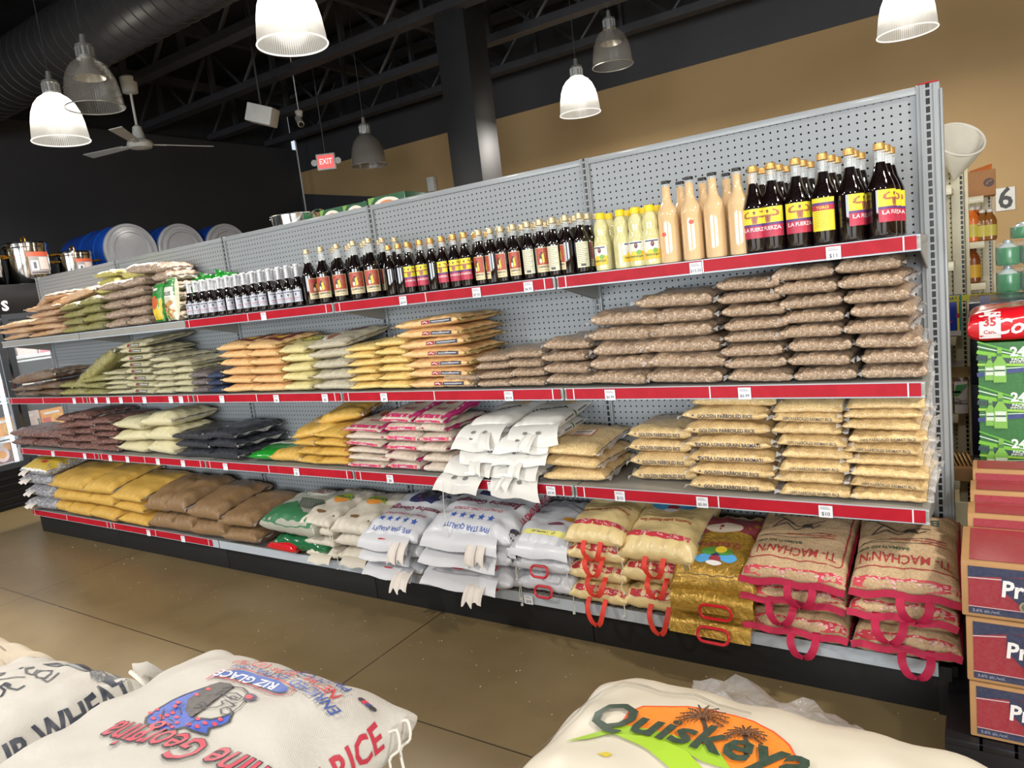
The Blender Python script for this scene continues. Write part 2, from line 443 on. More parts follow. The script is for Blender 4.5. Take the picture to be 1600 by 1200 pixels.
m_floor = t.base(col=cc, rough=.34, spec=.45, normal=t.bump(n2.outputs[0], .12, .001))
XL, XR, YB, YF, ZC = -9.15, 7.0, 5.6, -9.0, 4.75
struct('floor', boxbm(XL-.2, XR+.2, YF-.2, YB+.2, -.2, 0), m_floor)
struct('ceiling', boxbm(XL-.2, XR+.2, YF-.2, YB+.2, ZC, ZC+.2), m_ceil)
ZT = 3.64
struct('wall_back', boxbm(XL, XR, YB, YB+.2, 0, ZT), m_tan)
pa_, pb_ = aty(472, 303, YB-.06), aty(628, 309, YB-.06)
bm = bmesh.new(); f_ = bm.faces.new([bm.verts.new(v) for v in ((XL, YB-.06, 0), (pb_.x+1.2, YB-.06, 0), (pb_.x+1.2, YB-.06, pb_.z-.35), (pb_.x, YB-.06, pb_.z), (pa_.x, YB-.06, pa_.z), (XL, YB-.06, pa_.z))])
r_ = bmesh.ops.extrude_face_region(bm, geom=[f_]); [setattr(v, 'co', v.co+Vector((0, .059, 0))) for v in r_['geom'] if isinstance(v, bmesh.types.BMVert)]
struct('wall_back_lower', bm, m_blk)
struct('wall_back_upper', boxbm(XL, XR, YB-.01, YB+.2, ZT, ZC), m_blk)
struct('wall_left', boxbm(XL-.2, XL, YF, YB, 0, 4.0), m_blk)
struct('wall_left_upper', boxbm(XL-.2, XL-.1, YF, YB, 4.0, ZC), m_ceil)
struct('wall_right', boxbm(XR, XR+.2, YF, YB, 0, ZC), m_tan)
bm = bmesh.new()      # shop-front wall behind the camera with two window openings
for a, b, z0, z1 in ((XL, -6.4, 0, ZC), (-.8, 1.1, 0, ZC), (6.7, XR, 0, ZC), (-6.4, -.8, 0, .4), (-6.4, -.8, 3.1, ZC), (1.1, 6.7, 0, .4), (1.1, 6.7, 3.1, ZC)): box(bm, a, b, YF-.2, YF, z0, z1)
struct('wall_front', bm, m_tan)
m_gl = glass('window_glass')
for i, (a, b) in enumerate(((-6.4, -.8), (1.1, 6.7))):
    bm = bmesh.new()
    for k in range(4): x = a+.02+(b-a-.08)*k/3; box(bm, x, x+.05, YF-.12, YF-.05, .4, 3.1)
    box(bm, a, b, YF-.12, YF-.05, .4, .46); box(bm, a, b, YF-.12, YF-.05, 3.04, 3.1)
    struct('window_%d' % (i+1), bm, plain('dark_window_frame', c(50, 50, 52), .4))

# roof joists: open steel trusses running along x
def joist(y, x0, x1, label, endx=False):
    th = thing('ceiling_joist', label, 'roof joist', (0, y, 0), group='black steel roof joists')
    bm = bmesh.new(); box(bm, x0, x1, -.07, .07, 4.02, 4.1); obj('bottom_chord', bm, m_steel_blk, th, smooth=False)
    bm = bmesh.new(); box(bm, x0, x1, -.07, .07, 4.62, 4.70); obj('top_chord', bm, m_steel_blk, th, smooth=False)
    bm = bmesh.new(); x = x0+.05; k = 0
    while x < x1-.6:
        a = Vector((x, 0, 4.08)); b = Vector((x+.55, 0, 4.64))
        if k % 2: a.z, b.z = b.z, a.z
        tube(bm, [a, b], .022, 6)
        if k % 2 == 0: box(bm, x+.53, x+.57, -.03, .03, 4.08, 4.64)
        x += .55; k += 1
    obj('web_bars', bm, m_steel_blk, th)
    return th
dp_y = atd(122, 58, 6.1).y
JY = [-3.6, -2.5, -1.4, -.3, .8, 1.9, 3.0, 4.1, 5.1]
JY = [y for y in JY if abs(y-dp_y) > .42]
for i, y in enumerate(JY):
    joist(y, XL-.08, -.1 if y > 1 else XR-.2, 'black steel truss joist overhead, %s from the tan wall' % NTH[len(JY)-1-i])
# purlins across the joists
for i, x in enumerate((-8.2, -6.6, -5.0, -3.4, -1.8, -.2)):
    bm = bmesh.new(); box(bm, x-.04, x+.04, -5, YB-.02, 4.36, 4.46)
    tag(obj('roof_bridging', bm, m_steel_blk, smooth=False), 'black cross bar through the roof joists, %s from left' % NTH[i], 'roof bar', 'black cross bars between the roof joists')
# spiral duct
def dir_tube(p0, p1, r, n=40, mi=0, bm=None, ribs=0):
    p0, p1 = Vector(p0), Vector(p1); d = (p1-p0); L = d.length; d.normalize()
    q = d.to_track_quat('Z', 'Y').to_matrix().to_4x4(); q.translation = p0
    bm = bm or bmesh.new(); prof = []
    if ribs:
        k = int(L/ribs)
        for i in range(k):
            z = i*ribs; prof += [(r, z), (r, z+ribs*.9), (r+.006, z+ribs*.93), (r+.006, z+ribs*.98)]
    prof += [(r, L)] if ribs else [(r, 0), (r, L)]
    rings = lathe(bm, prof, n)
    for rg in rings:
        for v in rg: v.co = q @ v.co
    return bm
# ------------------------------------------------------------------ column, duct, pendants, fan
bm = bmesh.new(); box(bm, -.175, .175, -.175, .175, 0, ZC-.06, .006)
t = NT('dark_metal_column'); nz = t.noise(t.obj(), 2, 3)
m_colm = t.base(col=t.ramp(nz.outputs[0], [(.3, c(34, 34, 36)), (.7, c(46, 46, 47))]), rough=.5, metal=.4)
o = obj('support_column', bm, m_colm, loc=(-3.98, 3.2, 0), smooth=False); tag(o, 'square black metal support column rising behind the grey shelving', 'column')
dp = atd(122, 58, 6.1)
bm = dir_tube((XL+.02, dp.y, dp.z), (XR-.5, dp.y, dp.z), .285, ribs=.13)
tag(obj('spiral_duct', bm, plain('black_duct_metal', c(46, 45, 46), .38, .3, var=.1), angle=30), 'large round black spiral air duct under the roof, upper left', 'air duct')

m_alu = plain('lamp_cast_metal', c(190, 190, 188), .35, .8)
t = NT('lit_prismatic_dome'); o_ = t.obj(); sp = t.n('ShaderNodeSeparateXYZ'); t.l(o_, sp.inputs[0])
ang = t.math('ARCTAN2', sp.outputs[1], sp.outputs[0]); rb = t.math('ADD', t.math('MULTIPLY', t.math('SINE', t.math('MULTIPLY', ang, 90)), .5), .5)
tr = t.n('ShaderNodeBsdfTransparent'); em = t.n('ShaderNodeEmission'); gl = t.n('ShaderNodeBsdfGlossy'); gl.inputs['Roughness'].default_value = .2
hz = t.n('ShaderNodeMapRange'); t.l(sp.outputs[2], hz.inputs[0]); hz.inputs[1].default_value = -.3; hz.inputs[2].default_value = -.05
t.l(t.math('ADD', t.math('MULTIPLY', t.math('POWER', hz.outputs[0], 2.0), 14.0), t.math('ADD', .6, t.math('MULTIPLY', rb, .3))), em.inputs[1]); em.inputs[0].default_value = (1, .93, .8, 1)
mx = t.n('ShaderNodeMixShader'); t.l(t.math('ADD', .45, t.math('MULTIPLY', rb, .35)), mx.inputs[0]); t.l(tr.outputs[0], mx.inputs[1]); t.l(em.outputs[0], mx.inputs[2])
m2_ = t.n('ShaderNodeMixShader'); m2_.inputs[0].default_value = .08; t.l(mx.outputs[0], m2_.inputs[1]); t.l(gl.outputs[0], m2_.inputs[2]); t.l(m2_.outputs[0], t.out.inputs[0])
m_lit = t.m
def unlit_dome(name, colr, alpha):
    t = NT(name); o_ = t.obj(); sp = t.n('ShaderNodeSeparateXYZ'); t.l(o_, sp.inputs[0])
    ang = t.math('ARCTAN2', sp.outputs[1], sp.outputs[0]); rb = t.math('ADD', t.math('MULTIPLY', t.math('SINE', t.math('MULTIPLY', ang, 70)), .5), .5)
    return t.base(col=colr, rough=.22, alpha=t.math('ADD', alpha, t.math('MULTIPLY', rb, .12)), spec=.8)
m_unlit = unlit_dome('clear_prismatic_dome', c(200, 195, 185), .10)
m_grey = unlit_dome('grey_prismatic_dome', c(112, 107, 101), .75)
m_bulb = emis('lamp_bulb_glow', (1, .9, .72, 1), 14)
m_rim_lit = emis('lamp_rim_glow', (1, .95, .85, 1), 1.1)
def pendant(px, py_mid, D, width, label, lit=True, mat=None, top=ZC, world=None):
    """dome pendant; px, py_mid = middle of its dome"""
    p = Vector(world) if world else atd(px, py_mid, D)
    R = width/2; H = R*1.75
    th = thing('pendant_lamp', label, 'pendant lamp', (p.x, p.y, p.z+H*.5), group='prismatic dome pendant lamps')
    S = R/.23
    prof = [(.072, 0), (.085, -.012), (.125, -.04), (.165, -.09), (.195, -.16), (.213, -.24), (.224, -.33), (.230, -.40)]
    bm = bmesh.new(); lathe(bm, [(r*S, z*S) for r, z in prof], 64, caps=False)
    d = obj('dome', bm, mat or (m_lit if lit else m_unlit), th, angle=80)
    bm = bmesh.new(); tube(bm, [(.232*S*math.cos(a), .232*S*math.sin(a), -.402*S) for a in [2*PI*i/48 for i in range(48)]], .006*S, 6, closed=True)
    obj('rim', bm, m_rim_lit if lit else m_alu, th)
    bm = bmesh.new(); lathe(bm, [(.074*S, -.004), (.074*S, .012), (.06*S, .014), (.06*S, .075), (.07*S, .078), (.066*S, .098), (.03*S, .11), (.022*S, .15), (.02*S, .17)], 24)
    for i in range(12):
        a = 2*PI*i/12; x, y = .066*S*math.cos(a), .066*S*math.sin(a); tube(bm, [(x, y, .012), (x, y, .08)], .008*S, 5)
    obj('lamp_housing', bm, m_alu, th)
    bm = bmesh.new(); tube(bm, [(.014*math.cos(a), 0, .185*S+.014*math.sin(a)) for a in [2*PI*i/12 for i in range(12)]], .003, 5, closed=True)
    zt = top-(p.z+H*.5)
    if zt > .25: tube(bm, [(0, 0, .19*S), (.004, 0, zt)], .004, 5)
    obj('hanging_cable', bm, m_steel_blk, th)
    if lit:
        bm = bmesh.new(); bmesh.ops.create_uvsphere(bm, u_segments=16, v_segments=10, radius=.05*S)
        obj('bulb', bm, m_bulb, th, (0, 0, -.1*S))
        l = bpy.data.lights.new('lamp_light', 'AREA'); l.shape = 'DISK'; l.size = .34*S; l.energy = LAMP_W; l.color = LAMP_C
        lo = bpy.data.objects.new('lamp_light', l); COL.objects.link(lo); lo.parent = th; lo.location = (0, 0, -.41*S)
        l = bpy.data.lights.new('lamp_uplight', 'POINT'); l.shadow_soft_size = .1; l.energy = LAMP_W*.03; l.color = LAMP_C
        lo = bpy.data.objects.new('lamp_uplight', l); COL.objects.link(lo); lo.parent = th; lo.location = (0, 0, -.22*S)
    else:
        bm = bmesh.new(); lathe(bm, [(.05*S, 0), (.055*S, -.06*S), (.12*S, -.15*S), (.125*S, -.16*S)], 24, caps=False)
        obj('inner_reflector', bm, plain('lamp_inner_metal', c(170, 165, 155), .3, .6), th)
    return th
WL = .40
pendant(89, 184, WL*FPX/92*1.15, WL, 'lit glowing prismatic pendant lamp at far left, above the blue barrels')
pendant(450, 20, WL*FPX/112*1.04, WL, 'largest lit pendant lamp, cut off by the top edge left of centre')
pendant(904, 149, WL*FPX/63, WL, 'smallest lit pendant lamp, hanging right of the black column')
pendant(1416, 12, WL*FPX/95*1.12, WL, 'lit pendant lamp at upper right over the end of the shelving')
pendant(574, 234, 7.6, .37, 'unlit grey pendant lamp hanging left of the black column', False, m_grey)
pendant(142, 130, WL*FPX/82*.98, WL, 'unlit clear pendant lamp behind the lit lamp at far left', False)
pendant(955, 74, WL*FPX/66*1.05, WL, 'unlit clear pendant lamp against the black upper wall right of the column', False)
for i, (x, y) in enumerate(((1.6, -.9), (.2, -4.4), (3.2, -3.6), (-3.2, -3.2), (-6.2, -3.6))):  # unseen pendants added to light the near aisle and shelf fronts
    pendant(0, 0, 0, WL, 'added pendant lamp lighting the near aisle, outside the picture, %s of its row' % NTH[i], world=(x, y, 3.25))

# ceiling fan
m_fan = plain('white_fan_enamel', c(205, 205, 200), .4)
fc = atd(219, 226, 7.6)
th = thing('ceiling_fan', 'white three-blade ceiling fan against the black wall at left', 'ceiling fan', fc)
bm = bmesh.new(); lathe(bm, [(.03, -.05), (.11, -.035), (.13, 0), (.12, .03), (.07, .05), (.06, .09), (.045, .18), (.02, .2)], 28); obj('motor_housing', bm, m_fan, th)
bm = bmesh.new(); tube(bm, [(0, 0, .19), (0, 0, .62)], .013, 10); obj('down_rod', bm, m_fan, th)
bm = bmesh.new(); lathe(bm, [(.035, .52), (.075, .53), (.085, .68), (.06, .7)], 20); obj('canopy', bm, m_fan, th)
bm = bmesh.new(); tube(bm, [(0, 0, .7), (0, 0, ZC-fc.z)], .008, 6); obj('hanger_hook', bm, m_steel_blk, th)
for k, a in enumerate((74, 194, 314)):
    bm = bmesh.new(); M = Matrix.Rotation(math.radians(a), 4, 'Z') @ Matrix.Rotation(math.radians(10), 4, 'X')
    rows = []
    for i in range(9):
        tt = i/8; x = .2+.55*tt; w = .045+.018*tt
        rows.append([bm.verts.new(M @ Vector((x, -w, 0))), bm.verts.new(M @ Vector((x, w, 0))), bm.verts.new(M @ Vector((x, w, .006))), bm.verts.new(M @ Vector((x, -w, .006)))])
    for A, B in zip(rows, rows[1:]):
        for q in range(4): bm.faces.new((A[q], B[q], B[(q+1) % 4], A[(q+1) % 4]))
    bm.faces.new(rows[0]); bm.faces.new(list(reversed(rows[-1])))
    box(bm, .1, .26, -.02, .02, -.004, .008, M=M)
    obj('blade', bm, m_fan, th, smooth=False)
# speaker, security camera, exit sign, wall unit, wires
m_wh = plain('white_plastic', c(200, 200, 196), .45)
p = atd(410, 180, 7.4); th = thing('wall_speaker', 'small white loudspeaker hung under the black roof joists', 'speaker', p, (0, 0, math.radians(25)))
bm = bmesh.new(); vs = box(bm, -.14, .14, -.09, .09, -.09, .09, .012, M=Matrix.Rotation(.35, 4, 'Y')); obj('cabinet', bm, m_wh, th)
bm = bmesh.new(); tube(bm, [(0, 0, .05), (0, 0, ZC-p.z)], .012, 8); obj('bracket', bm, m_steel_blk, th)
p = atd(469, 190, 8); th = thing('security_camera', 'white bullet security camera near the far corner under the roof', 'security camera', p, (0, 0, .4))
bm = dir_tube((-.02, 0, .04), (.06, -.12, -.06), .035, 16); obj('camera_body', bm, m_wh, th)
bm = bmesh.new(); lathe(bm, [(.03, .05), (.045, .11), (.02, .13)], 16); tube(bm, [(0, 0, .12), (0, 0, ZC-p.z)], .006, 6); obj('mount', bm, m_wh, th)
bm = dir_tube((.061, -.122, -.062), (.066, -.13, -.067), .026, 16); obj('lens', bm, plain('black_lens', c(10, 10, 12), .1), th)
p = atd(510, 253, 9.0)
th = thing('exit_sign', 'red lit EXIT sign in a grey frame near the far corner', 'exit sign', p, (0, 0, math.radians(34)))
bm = bmesh.new(); box(bm, -.12, .12, -.03, .03, -.1, .1, .01); obj('frame', bm, m_wh, th)
ex = printed(design([('r', -.1, -.08, .1, .08, c(235, 40, 40))]), None, front_frame(0, -.031), name='sign_face', parent=th)
ex.data.materials[0] = emis('exit_sign_red', (1, .06, .05, 1), 1.3)
ex = printed(design([('t', 'EXIT', 0, 0, .095, c(255, 200, 200), {'bold': .02, 'sx': .85})]), None, front_frame(0, -.033), name='lettering', parent=th)
ex.data.materials[0] = emis('exit_letters', (1, .62, .58, 1), 1.3)
bm = bmesh.new(); tube(bm, [(0, 0, .1), (0, 0, ZC-p.z)], .01, 6); obj('hanger_rod', bm, m_steel_blk, th)
for s in (-1, 1):
    bm = bmesh.new(); lathe(bm, [(.02, -.03), (.04, 0), (.04, .02)], 14); obj('emergency_lamp', bm, m_wh, th, (s*.15, 0, 0), (PI/2, 0, 0))
p = aty(675, 288, YB-.05); bm = bmesh.new(); box(bm, -.06, .06, -.04, .04, -.1, .1, .01); tag(obj('alarm_box', bm, m_wh, loc=p), 'small white alarm box fixed to the tan wall left of the column', 'alarm box')
bm = bmesh.new(); q = aty(462, 225, 5.3); tube(bm, [(q.x, q.y, 4.1), (q.x, q.y, 2.2), (q.x-.02, q.y+.1, 1.2), (q.x-.02, q.y+.1, .02)], .012, 6)
tag(obj('hanging_cable', bm, m_wh), 'thin pale cable hanging down in the far corner', 'cable')
# aisle number on the wall
p = aty(1571, 311, YB-.004)
th = thing('aisle_number_sign', 'white sign with black number 6 on the tan wall at right', 'sign', p)
bm = bmesh.new(); box(bm, -.075, .075, -.004, .003, -.105, .105); obj('board', bm, m_wh, th, smooth=False)
printed(design([('t', '6', 0, 0, .27, c(12, 12, 12), {'bold': .02, 'sx': .9})]), None, front_frame(0, -.0045), name='numeral', parent=th)
# ------------------------------------------------------------------ the long grey gondola
W_ = 1.2192; HT = 1.957
def pegmat(name, col, ox=0.0, hole=(.01, .01, .012, 1), r=.0035, flat=False):
    t = NT(name); o_ = t.obj(); sp = t.n('ShaderNodeSeparateXYZ'); t.l(o_, sp.inputs[0]); P = .0254
    def fr(s, off): 
        q = t.math('DIVIDE', t.math('SUBTRACT', s, off), P); return t.math('MULTIPLY', t.math('SUBTRACT', q, t.math('ROUND', q)), P)
    a = fr(sp.outputs[0], ox); b = fr(sp.outputs[1 if flat else 2], .004)
    d = t.math('SQRT', t.math('ADD', t.math('MULTIPLY', a, a), t.math('MULTIPLY', b, b)))
    nz = t.noise(o_, 3, 3); bc = t.ramp(nz.outputs[0], [(.3, tuple(v*.96 for v in col[:3])+(1,)), (.7, col)])
    h = t.math('LESS_THAN', d, r)
    return t.base(col=t.mix(h, bc, hole), rough=.42, spec=t.math('SUBTRACT', .5, t.math('MULTIPLY', h, .5)), normal=t.bump(d, .0, .001))
GREY = c(146, 150, 152)
m_peg = pegmat('grey_pegboard', GREY)
m_gm = plain('grey_shelf_enamel', GREY, .35, coat=.2, var=.03)
m_gl2 = plain('grey_shelf_deck', c(150, 148, 142), .35, coat=.1, var=.05)
m_deckh = pegmat('perforated_base_deck', c(140, 138, 134), flat=True, r=.0045)
m_lipg = plain('pale_grey_shelf_edge', c(176, 184, 192), .3, coat=.3, var=.03)
def slotmat(name, col):
    t = NT(name); o_ = t.obj(); sp = t.n('ShaderNodeSeparateXYZ'); t.l(o_, sp.inputs[0])
    q = t.math('DIVIDE', sp.outputs[2], .0254); fz = t.math('ABSOLUTE', t.math('SUBTRACT', q, t.math('ROUND', q)))
    h = t.math('MULTIPLY', t.math('LESS_THAN', t.math('ABSOLUTE', sp.outputs[0]), .0058), t.math('LESS_THAN', fz, .38))
    h = t.math('MULTIPLY', h, t.math('LESS_THAN', sp.outputs[1], -.012))
    return t.base(col=t.mix(h, col, (.004, .004, .005, 1)), rough=.38)
m_slot = slotmat('slotted_upright', GREY)
t = NT('red_price_strip'); o_ = t.obj(); nz = t.noise(o_, 12, 4, .6, 1)
m_red = t.base(col=t.ramp(nz.outputs[0], [(.3, c(160, 12, 30)), (.7, c(178, 22, 40))]), rough=.5, spec=.25, normal=t.bump(nz.outputs[0], .2, .004))
m_kick = plain('black_kick_plate', c(12, 12, 13), .6, var=.2)
m_whm = plain('white_strip_end', c(225, 225, 228), .35)
m_clear = film('clear_price_holder', (.9, .9, .92, 1), .25)
gon = thing('gondola_shelving', 'long grey pegboard gondola shelving with four shelves and red price strips', 'shelving unit')
NB = 5; XE = -6.05
xs = [0]+[-W_*i for i in range(1, NB)]+[XE]
for i in range(NB):
    a, b = xs[i+1]+.018, xs[i]-.018
    bp = obj('back_panel', boxbm(a, b, -.004, .004, .17, HT-.002), m_peg, gon, smooth=False)
    bm = bmesh.new(); box(bm, a, b, -.014, .03, HT-.024, HT, .002); obj('top_rail', bm, m_gm, bp)
for i, x in enumerate(xs):
    bm = bmesh.new(); w2 = .032 if i in (0, NB) else .02
    box(bm, -w2, w2, -.0165, .05, 0.02, HT+.002, .002); box(bm, -w2*.62, -w2*.5, -.02, -.01, .2, HT); box(bm, w2*.5, w2*.62, -.02, -.01, .2, HT)
    u = obj('upright', bm, m_slot, gon, (x+(.002 if i == 0 else 0), 0, 0), smooth=False)
    if i == 0:
        bm = bmesh.new(); box(bm, -.025, .03, -.0185, .04, HT+.002, HT+.006); obj('red_tape', bm, m_red, u, smooth=False)
        bm = bmesh.new(); box(bm, .0325, .040, -.02, .05, .02, HT-.02, .002); obj('end_trim', bm, m_gm, u, smooth=False)
SH = [dict(z=1.4962, d=.349), dict(z=1.0698, d=.379), dict(z=.6797, d=.379), dict(z=.1941, d=.389)]
LIPH = .046
tags_px = {0: [(630, 470, '$6.99'), (745, 459, '$7.50'), (826, 450, '$6.95'), (1087, 416, '$15.50'), (1302, 388, '$11'), (412, 493, '')],
 1: [(953, 613, '$6.99'), (1163, 608, '$6.99'), (795, 618, '$4.50'), (600, 620, '$4'), (508, 622, '$5'), (432, 623, '$6'), (347, 624, ''), (283, 624, ''), (267, 624, ''), (226, 625, ''), (189, 625, ''), (169, 625, ''), (150, 625, ''), (116, 625, '')],
 2: [(1290, 796, '$10'), (1097, 780, '$5.00'), (968, 769, '$10'), (860, 758, '$5.95'), (768, 757, '$9'), (689, 750, '$8'), (609, 744, '$8'), (463, 734, '$5'), (352, 727, ''), (286, 723, ''), (247, 722, ''), (199, 716, ''), (172, 714, ''), (132, 709, ''), (82, 706, '')],
 3: [(232, 831, ''), (286, 841, ''), (826, 935, '$30')]}
for k, s in enumerate(SH):
    for i in range(NB):
        a, b = xs[i+1]+.004, xs[i]-.004
        if i == 0: b = -.01 if k < 3 else .0
        bm = bmesh.new(); z = s['z']-.004; D = s['d']
        box(bm, a, b, -D+.012, -.02, z-.022, z, .001)
        box(bm, a, b, -D, -D+.012, z-LIPH+.004, z+.004, .002)
        if k < 3:
            for xx in (a+.004, b-.004):       # shelf brackets
                v = [(-.022, z-.022), (-D+.03, z-.022), (-D+.03, z-.04), (-.022, z-.11)]
                f1 = [bm.verts.new((xx-.002, p[0], p[1])) for p in v]; f2 = [bm.verts.new((xx+.002, p[0], p[1])) for p in v]
                bm.faces.new(f1); bm.faces.new(list(reversed(f2)))
                for q in range(4): bm.faces.new((f1[q], f2[q], f2[(q+1) % 4], f1[(q+1) % 4]))
        sh = obj('shelf', bm, m_gl2 if k < 3 else m_deckh, gon, smooth=False)
        bm = bmesh.new(); box(bm, a, b, -D-.003, -D, z-LIPH+.003, z-LIPH+.010); box(bm, a, b, -D-.003, -D, z-.002, z+.004)
        if k == 3: box(bm, a, b, -D-.002, -D, z-LIPH+.002, z+.004)
        obj('shelf_edge', bm, m_lipg, sh, smooth=False)
        # red strip segments
        segs = []
        if k in (1, 2): segs = [(a+.01, b-.01)]
        elif k == 0: segs = [(max(a+.01, -3.66), b-.01)] if b > -3.6 else []
        else:
            if b < -4.8: segs = [(a+.01, b-.01)]
            elif b < -3.6: segs = [(a+.01, -3.72)]
        for sa, sb in segs:
            bm = bmesh.new(); box(bm, sa, sb, -D-.0065, -D-.003, z-LIPH+.008, z+.001)
            L = sb-sa; m = sa+L*.47
            for xx in (sa+.03, sb-.035, m): box(bm, xx, xx+.004, -D-.0075, -D-.0064, z-LIPH+.006, z+.003, mi=1)
            obj('price_strip', bm, [m_red, m_whm], sh, smooth=False)
        for px, py, tx in tags_px[k]:
            p = aty(px, py, -D-.008)
            if a <= p.x < b+.008:
                M = front_frame(z-.021, -D-.0085); M.translation.x = p.x
                it = [('r', -.021, -.022, .021, .018, c(226, 226, 230))]
                if tx: it += [('t', tx, 0, -.010, .017 if len(tx) < 4 else .014, c(60, 60, 70), {'bold': .01})]
                it += [('r', -.016, .006, .014, .0085, c(150, 150, 155)), ('r', -.016, .011, .008, .0135, c(165, 165, 170))]
                printed(design(it), None, M, name='price_tag', parent=sh)
for i in range(NB):
    a, b = xs[i+1]+.002, xs[i]-.002
    bm = bmesh.new(); box(bm, a, b, -.35, -.335, 0, .149, .001); box(bm, a, b, -.335, -.02, .0, .02)
    obj('kick_plate', bm, m_kick, gon, smooth=False)
bm = bmesh.new(); box(bm, -.004, .035, -.36, -.32, 0.0, .165, .002); box(bm, -.004, .05, -.335, .4, .12, .16, .003); obj('base_end_bracket', bm, m_kick, gon, smooth=False)
# the far side of the same unit: base and one high shelf
for z in (.19, 1.66):
    for i in range(NB):
        bm = bmesh.new(); box(bm, xs[i+1]+.004, xs[i]-.004, .06, .46, z-.03, z); box(bm, xs[i+1]+.004, xs[i]-.004, .445, .46, z-.045, z+.004); obj('rear_shelf', bm, m_gl2, gon, smooth=False)
bm = bmesh.new(); box(bm, XE, 0, .42, .44, 0, .15); obj('rear_kick_plate', bm, m_kick, gon, smooth=False)

# ------------------------------------------------------------------ bag materials
g_lentil = grain('brown_lentils', c(146, 120, 96), c(184, 158, 130), 210, c3=c(220, 200, 176), wr=.006)
g_tan = grain('tan_grain', c(196, 152, 108), c(222, 180, 136), 260, milk=.25)
g_olive = grain('green_split_peas', c(128, 124, 66), c(168, 160, 96), 200, milk=.1)
g_yelpea = grain('yellow_split_peas', c(176, 166, 88), c(206, 194, 116), 200)
g_beige = grain('pinto_beans', c(150, 126, 106), c(186, 164, 144), 170, c3=c(214, 196, 178))
g_white = grain('white_beans', c(186, 180, 142), c(212, 206, 172), 220)
g_brown = grain('brown_beans', c(92, 66, 42), c(128, 96, 62), 230, milk=.15)
g_peach = grain('coarse_cornmeal', c(232, 182, 118), c(246, 208, 152), 330, coat=.5)
g_pale = grain('pale_cornmeal', c(222, 208, 142), c(240, 228, 172), 330, coat=.5)
g_hom = grain('white_hominy', c(186, 176, 150), c(208, 200, 178), 220, coat=.5)
g_yel = grain('yellow_cornmeal', c(236, 200, 112), c(248, 220, 148), 330, coat=.5)
g_yelb = grain('golden_cornmeal', c(205, 160, 66), c(226, 184, 92), 420, coat=.6)
g_red = grain('red_beans', c(88, 56, 50), c(128, 88, 78), 170, c3=c(176, 130, 116), wr=.006)
g_cream = grain('cream_lima_beans', c(214, 204, 160), c(230, 222, 184), 300, coat=.4)
g_black = grain('black_beans', c(22, 24, 32), c(48, 52, 64), 190, wr=.006)
g_rice = grain('golden_rice', c(214, 178, 118), c(238, 208, 152), 330, c3=c(250, 230, 182), wr=.005)
g_mag = grain('white_rice', c(206, 188, 168), c(226, 212, 196), 330, coat=.7)
g_lbrown = grain('wheat_grain', c(126, 96, 62), c(152, 120, 82), 420, coat=.8)
g_silver = grain('silver_grey_grain', c(120, 120, 124), c(190, 190, 196), 90, coat=1, wr=.009)
f_clear = film('clear_bag_film', (.85, .83, .80, 1), .4)
f_yel = film('yellow_bag_film', c(220, 205, 140), .75)
f_mag = film('magenta_bag_film', c(190, 20, 110), .9)
RED, WHT, BLKI, NAVY, BLUE = c(190, 24, 40), c(235, 232, 225), c(20, 20, 24), c(24, 34, 90), c(40, 90, 190)
K = dict(fl=0, flx=.022)

def front_text(txt, size, col, z, bold=.012, sx=1.0): return (design([('t', txt, 0, 0, size, col, {'bold': bold, 'sx': sx})]), front_frame(z), 'side_lettering', .012)
lent = proto('bag_of_lentils', 'bag', g_lentil, .24, .30, .055, (11, 12, 13, 14), kw=dict(pinch=.04, qx=2.5, qy=2.6, px=5.5, py=4.6, flx=.018, wr=.006), flmat=f_clear)
def simple(nm, mat, flm=f_clear, W=.24, T=.055, seeds=(1, 2, 3), designs=(), **kw):
    k = dict(pinch=.05, qx=2.4, qy=2.3, px=5, py=4.2, flx=.015, wr=.006); k.update(kw)
    return proto(nm, 'bag', mat, W, .30, T, seeds, designs, k, flm)
tanb = simple('bag_of_tan_grain', g_tan); olv = simple('bag_of_split_peas', g_olive); ylp = simple('bag_of_yellow_split_peas', g_yelpea)
bei = simple('bag_of_beans', g_beige, W=.22, qy=2.0); wht = simple('bag_of_white_beans', g_white)
lab = [('r', -.055, -.009, -.03, .009, c(120, 30, 40)), ('r', -.026, -.008, .055, .008, c(30, 34, 30)), ('r', -.02, -.002, .05, .002, WHT)]
whtL = simple('bag_of_white_beans', g_white, T=.05, W=.26, seeds=(4, 5), qy=2.4, designs=[(design(lab), front_frame(.024), 'side_label', .015)])
brn = simple('bag_of_brown_beans', g_brown); red = simple('bag_of_red_beans', g_red)
pch = simple('bag_of_cornmeal', g_peach, f_yel, qy=1.9)
pchT = simple('bag_of_cornmeal', g_peach, f_yel, qy=1.9, seeds=(7,), designs=[(design([('r', -.08, -.09, .09, .10, c(110, 20, 30)), ('r', -.06, -.05, .05, .03, c(226, 190, 60)), ('l', [(-.05, .065), (0, .07), (.05, .065)], .008, WHT), ('e', -.01, -.01, .035, .03, RED)]), TOPF, 'front_print', .02)])
pal = simple('bag_of_cornmeal', g_pale, f_yel, qy=1.8)
palT = simple('bag_of_cornmeal', g_pale, f_yel, qy=1.8, seeds=(8,), designs=[(design([('e', 0, -.01, .085, .045, c(60, 120, 40)), ('e', 0, -.01, .07, .034, c(240, 225, 90)), ('l', [(-.05, -.01), (-.02, .005), (.02, -.02), (.05, -.0)], .01, c(180, 30, 40)), ('r', -.1, .06, .1, .10, c(120, 40, 40))]), TOPF, 'front_print', .02)])
hom = simple('bag_of_hominy', g_hom, f_clear, qy=1.8)
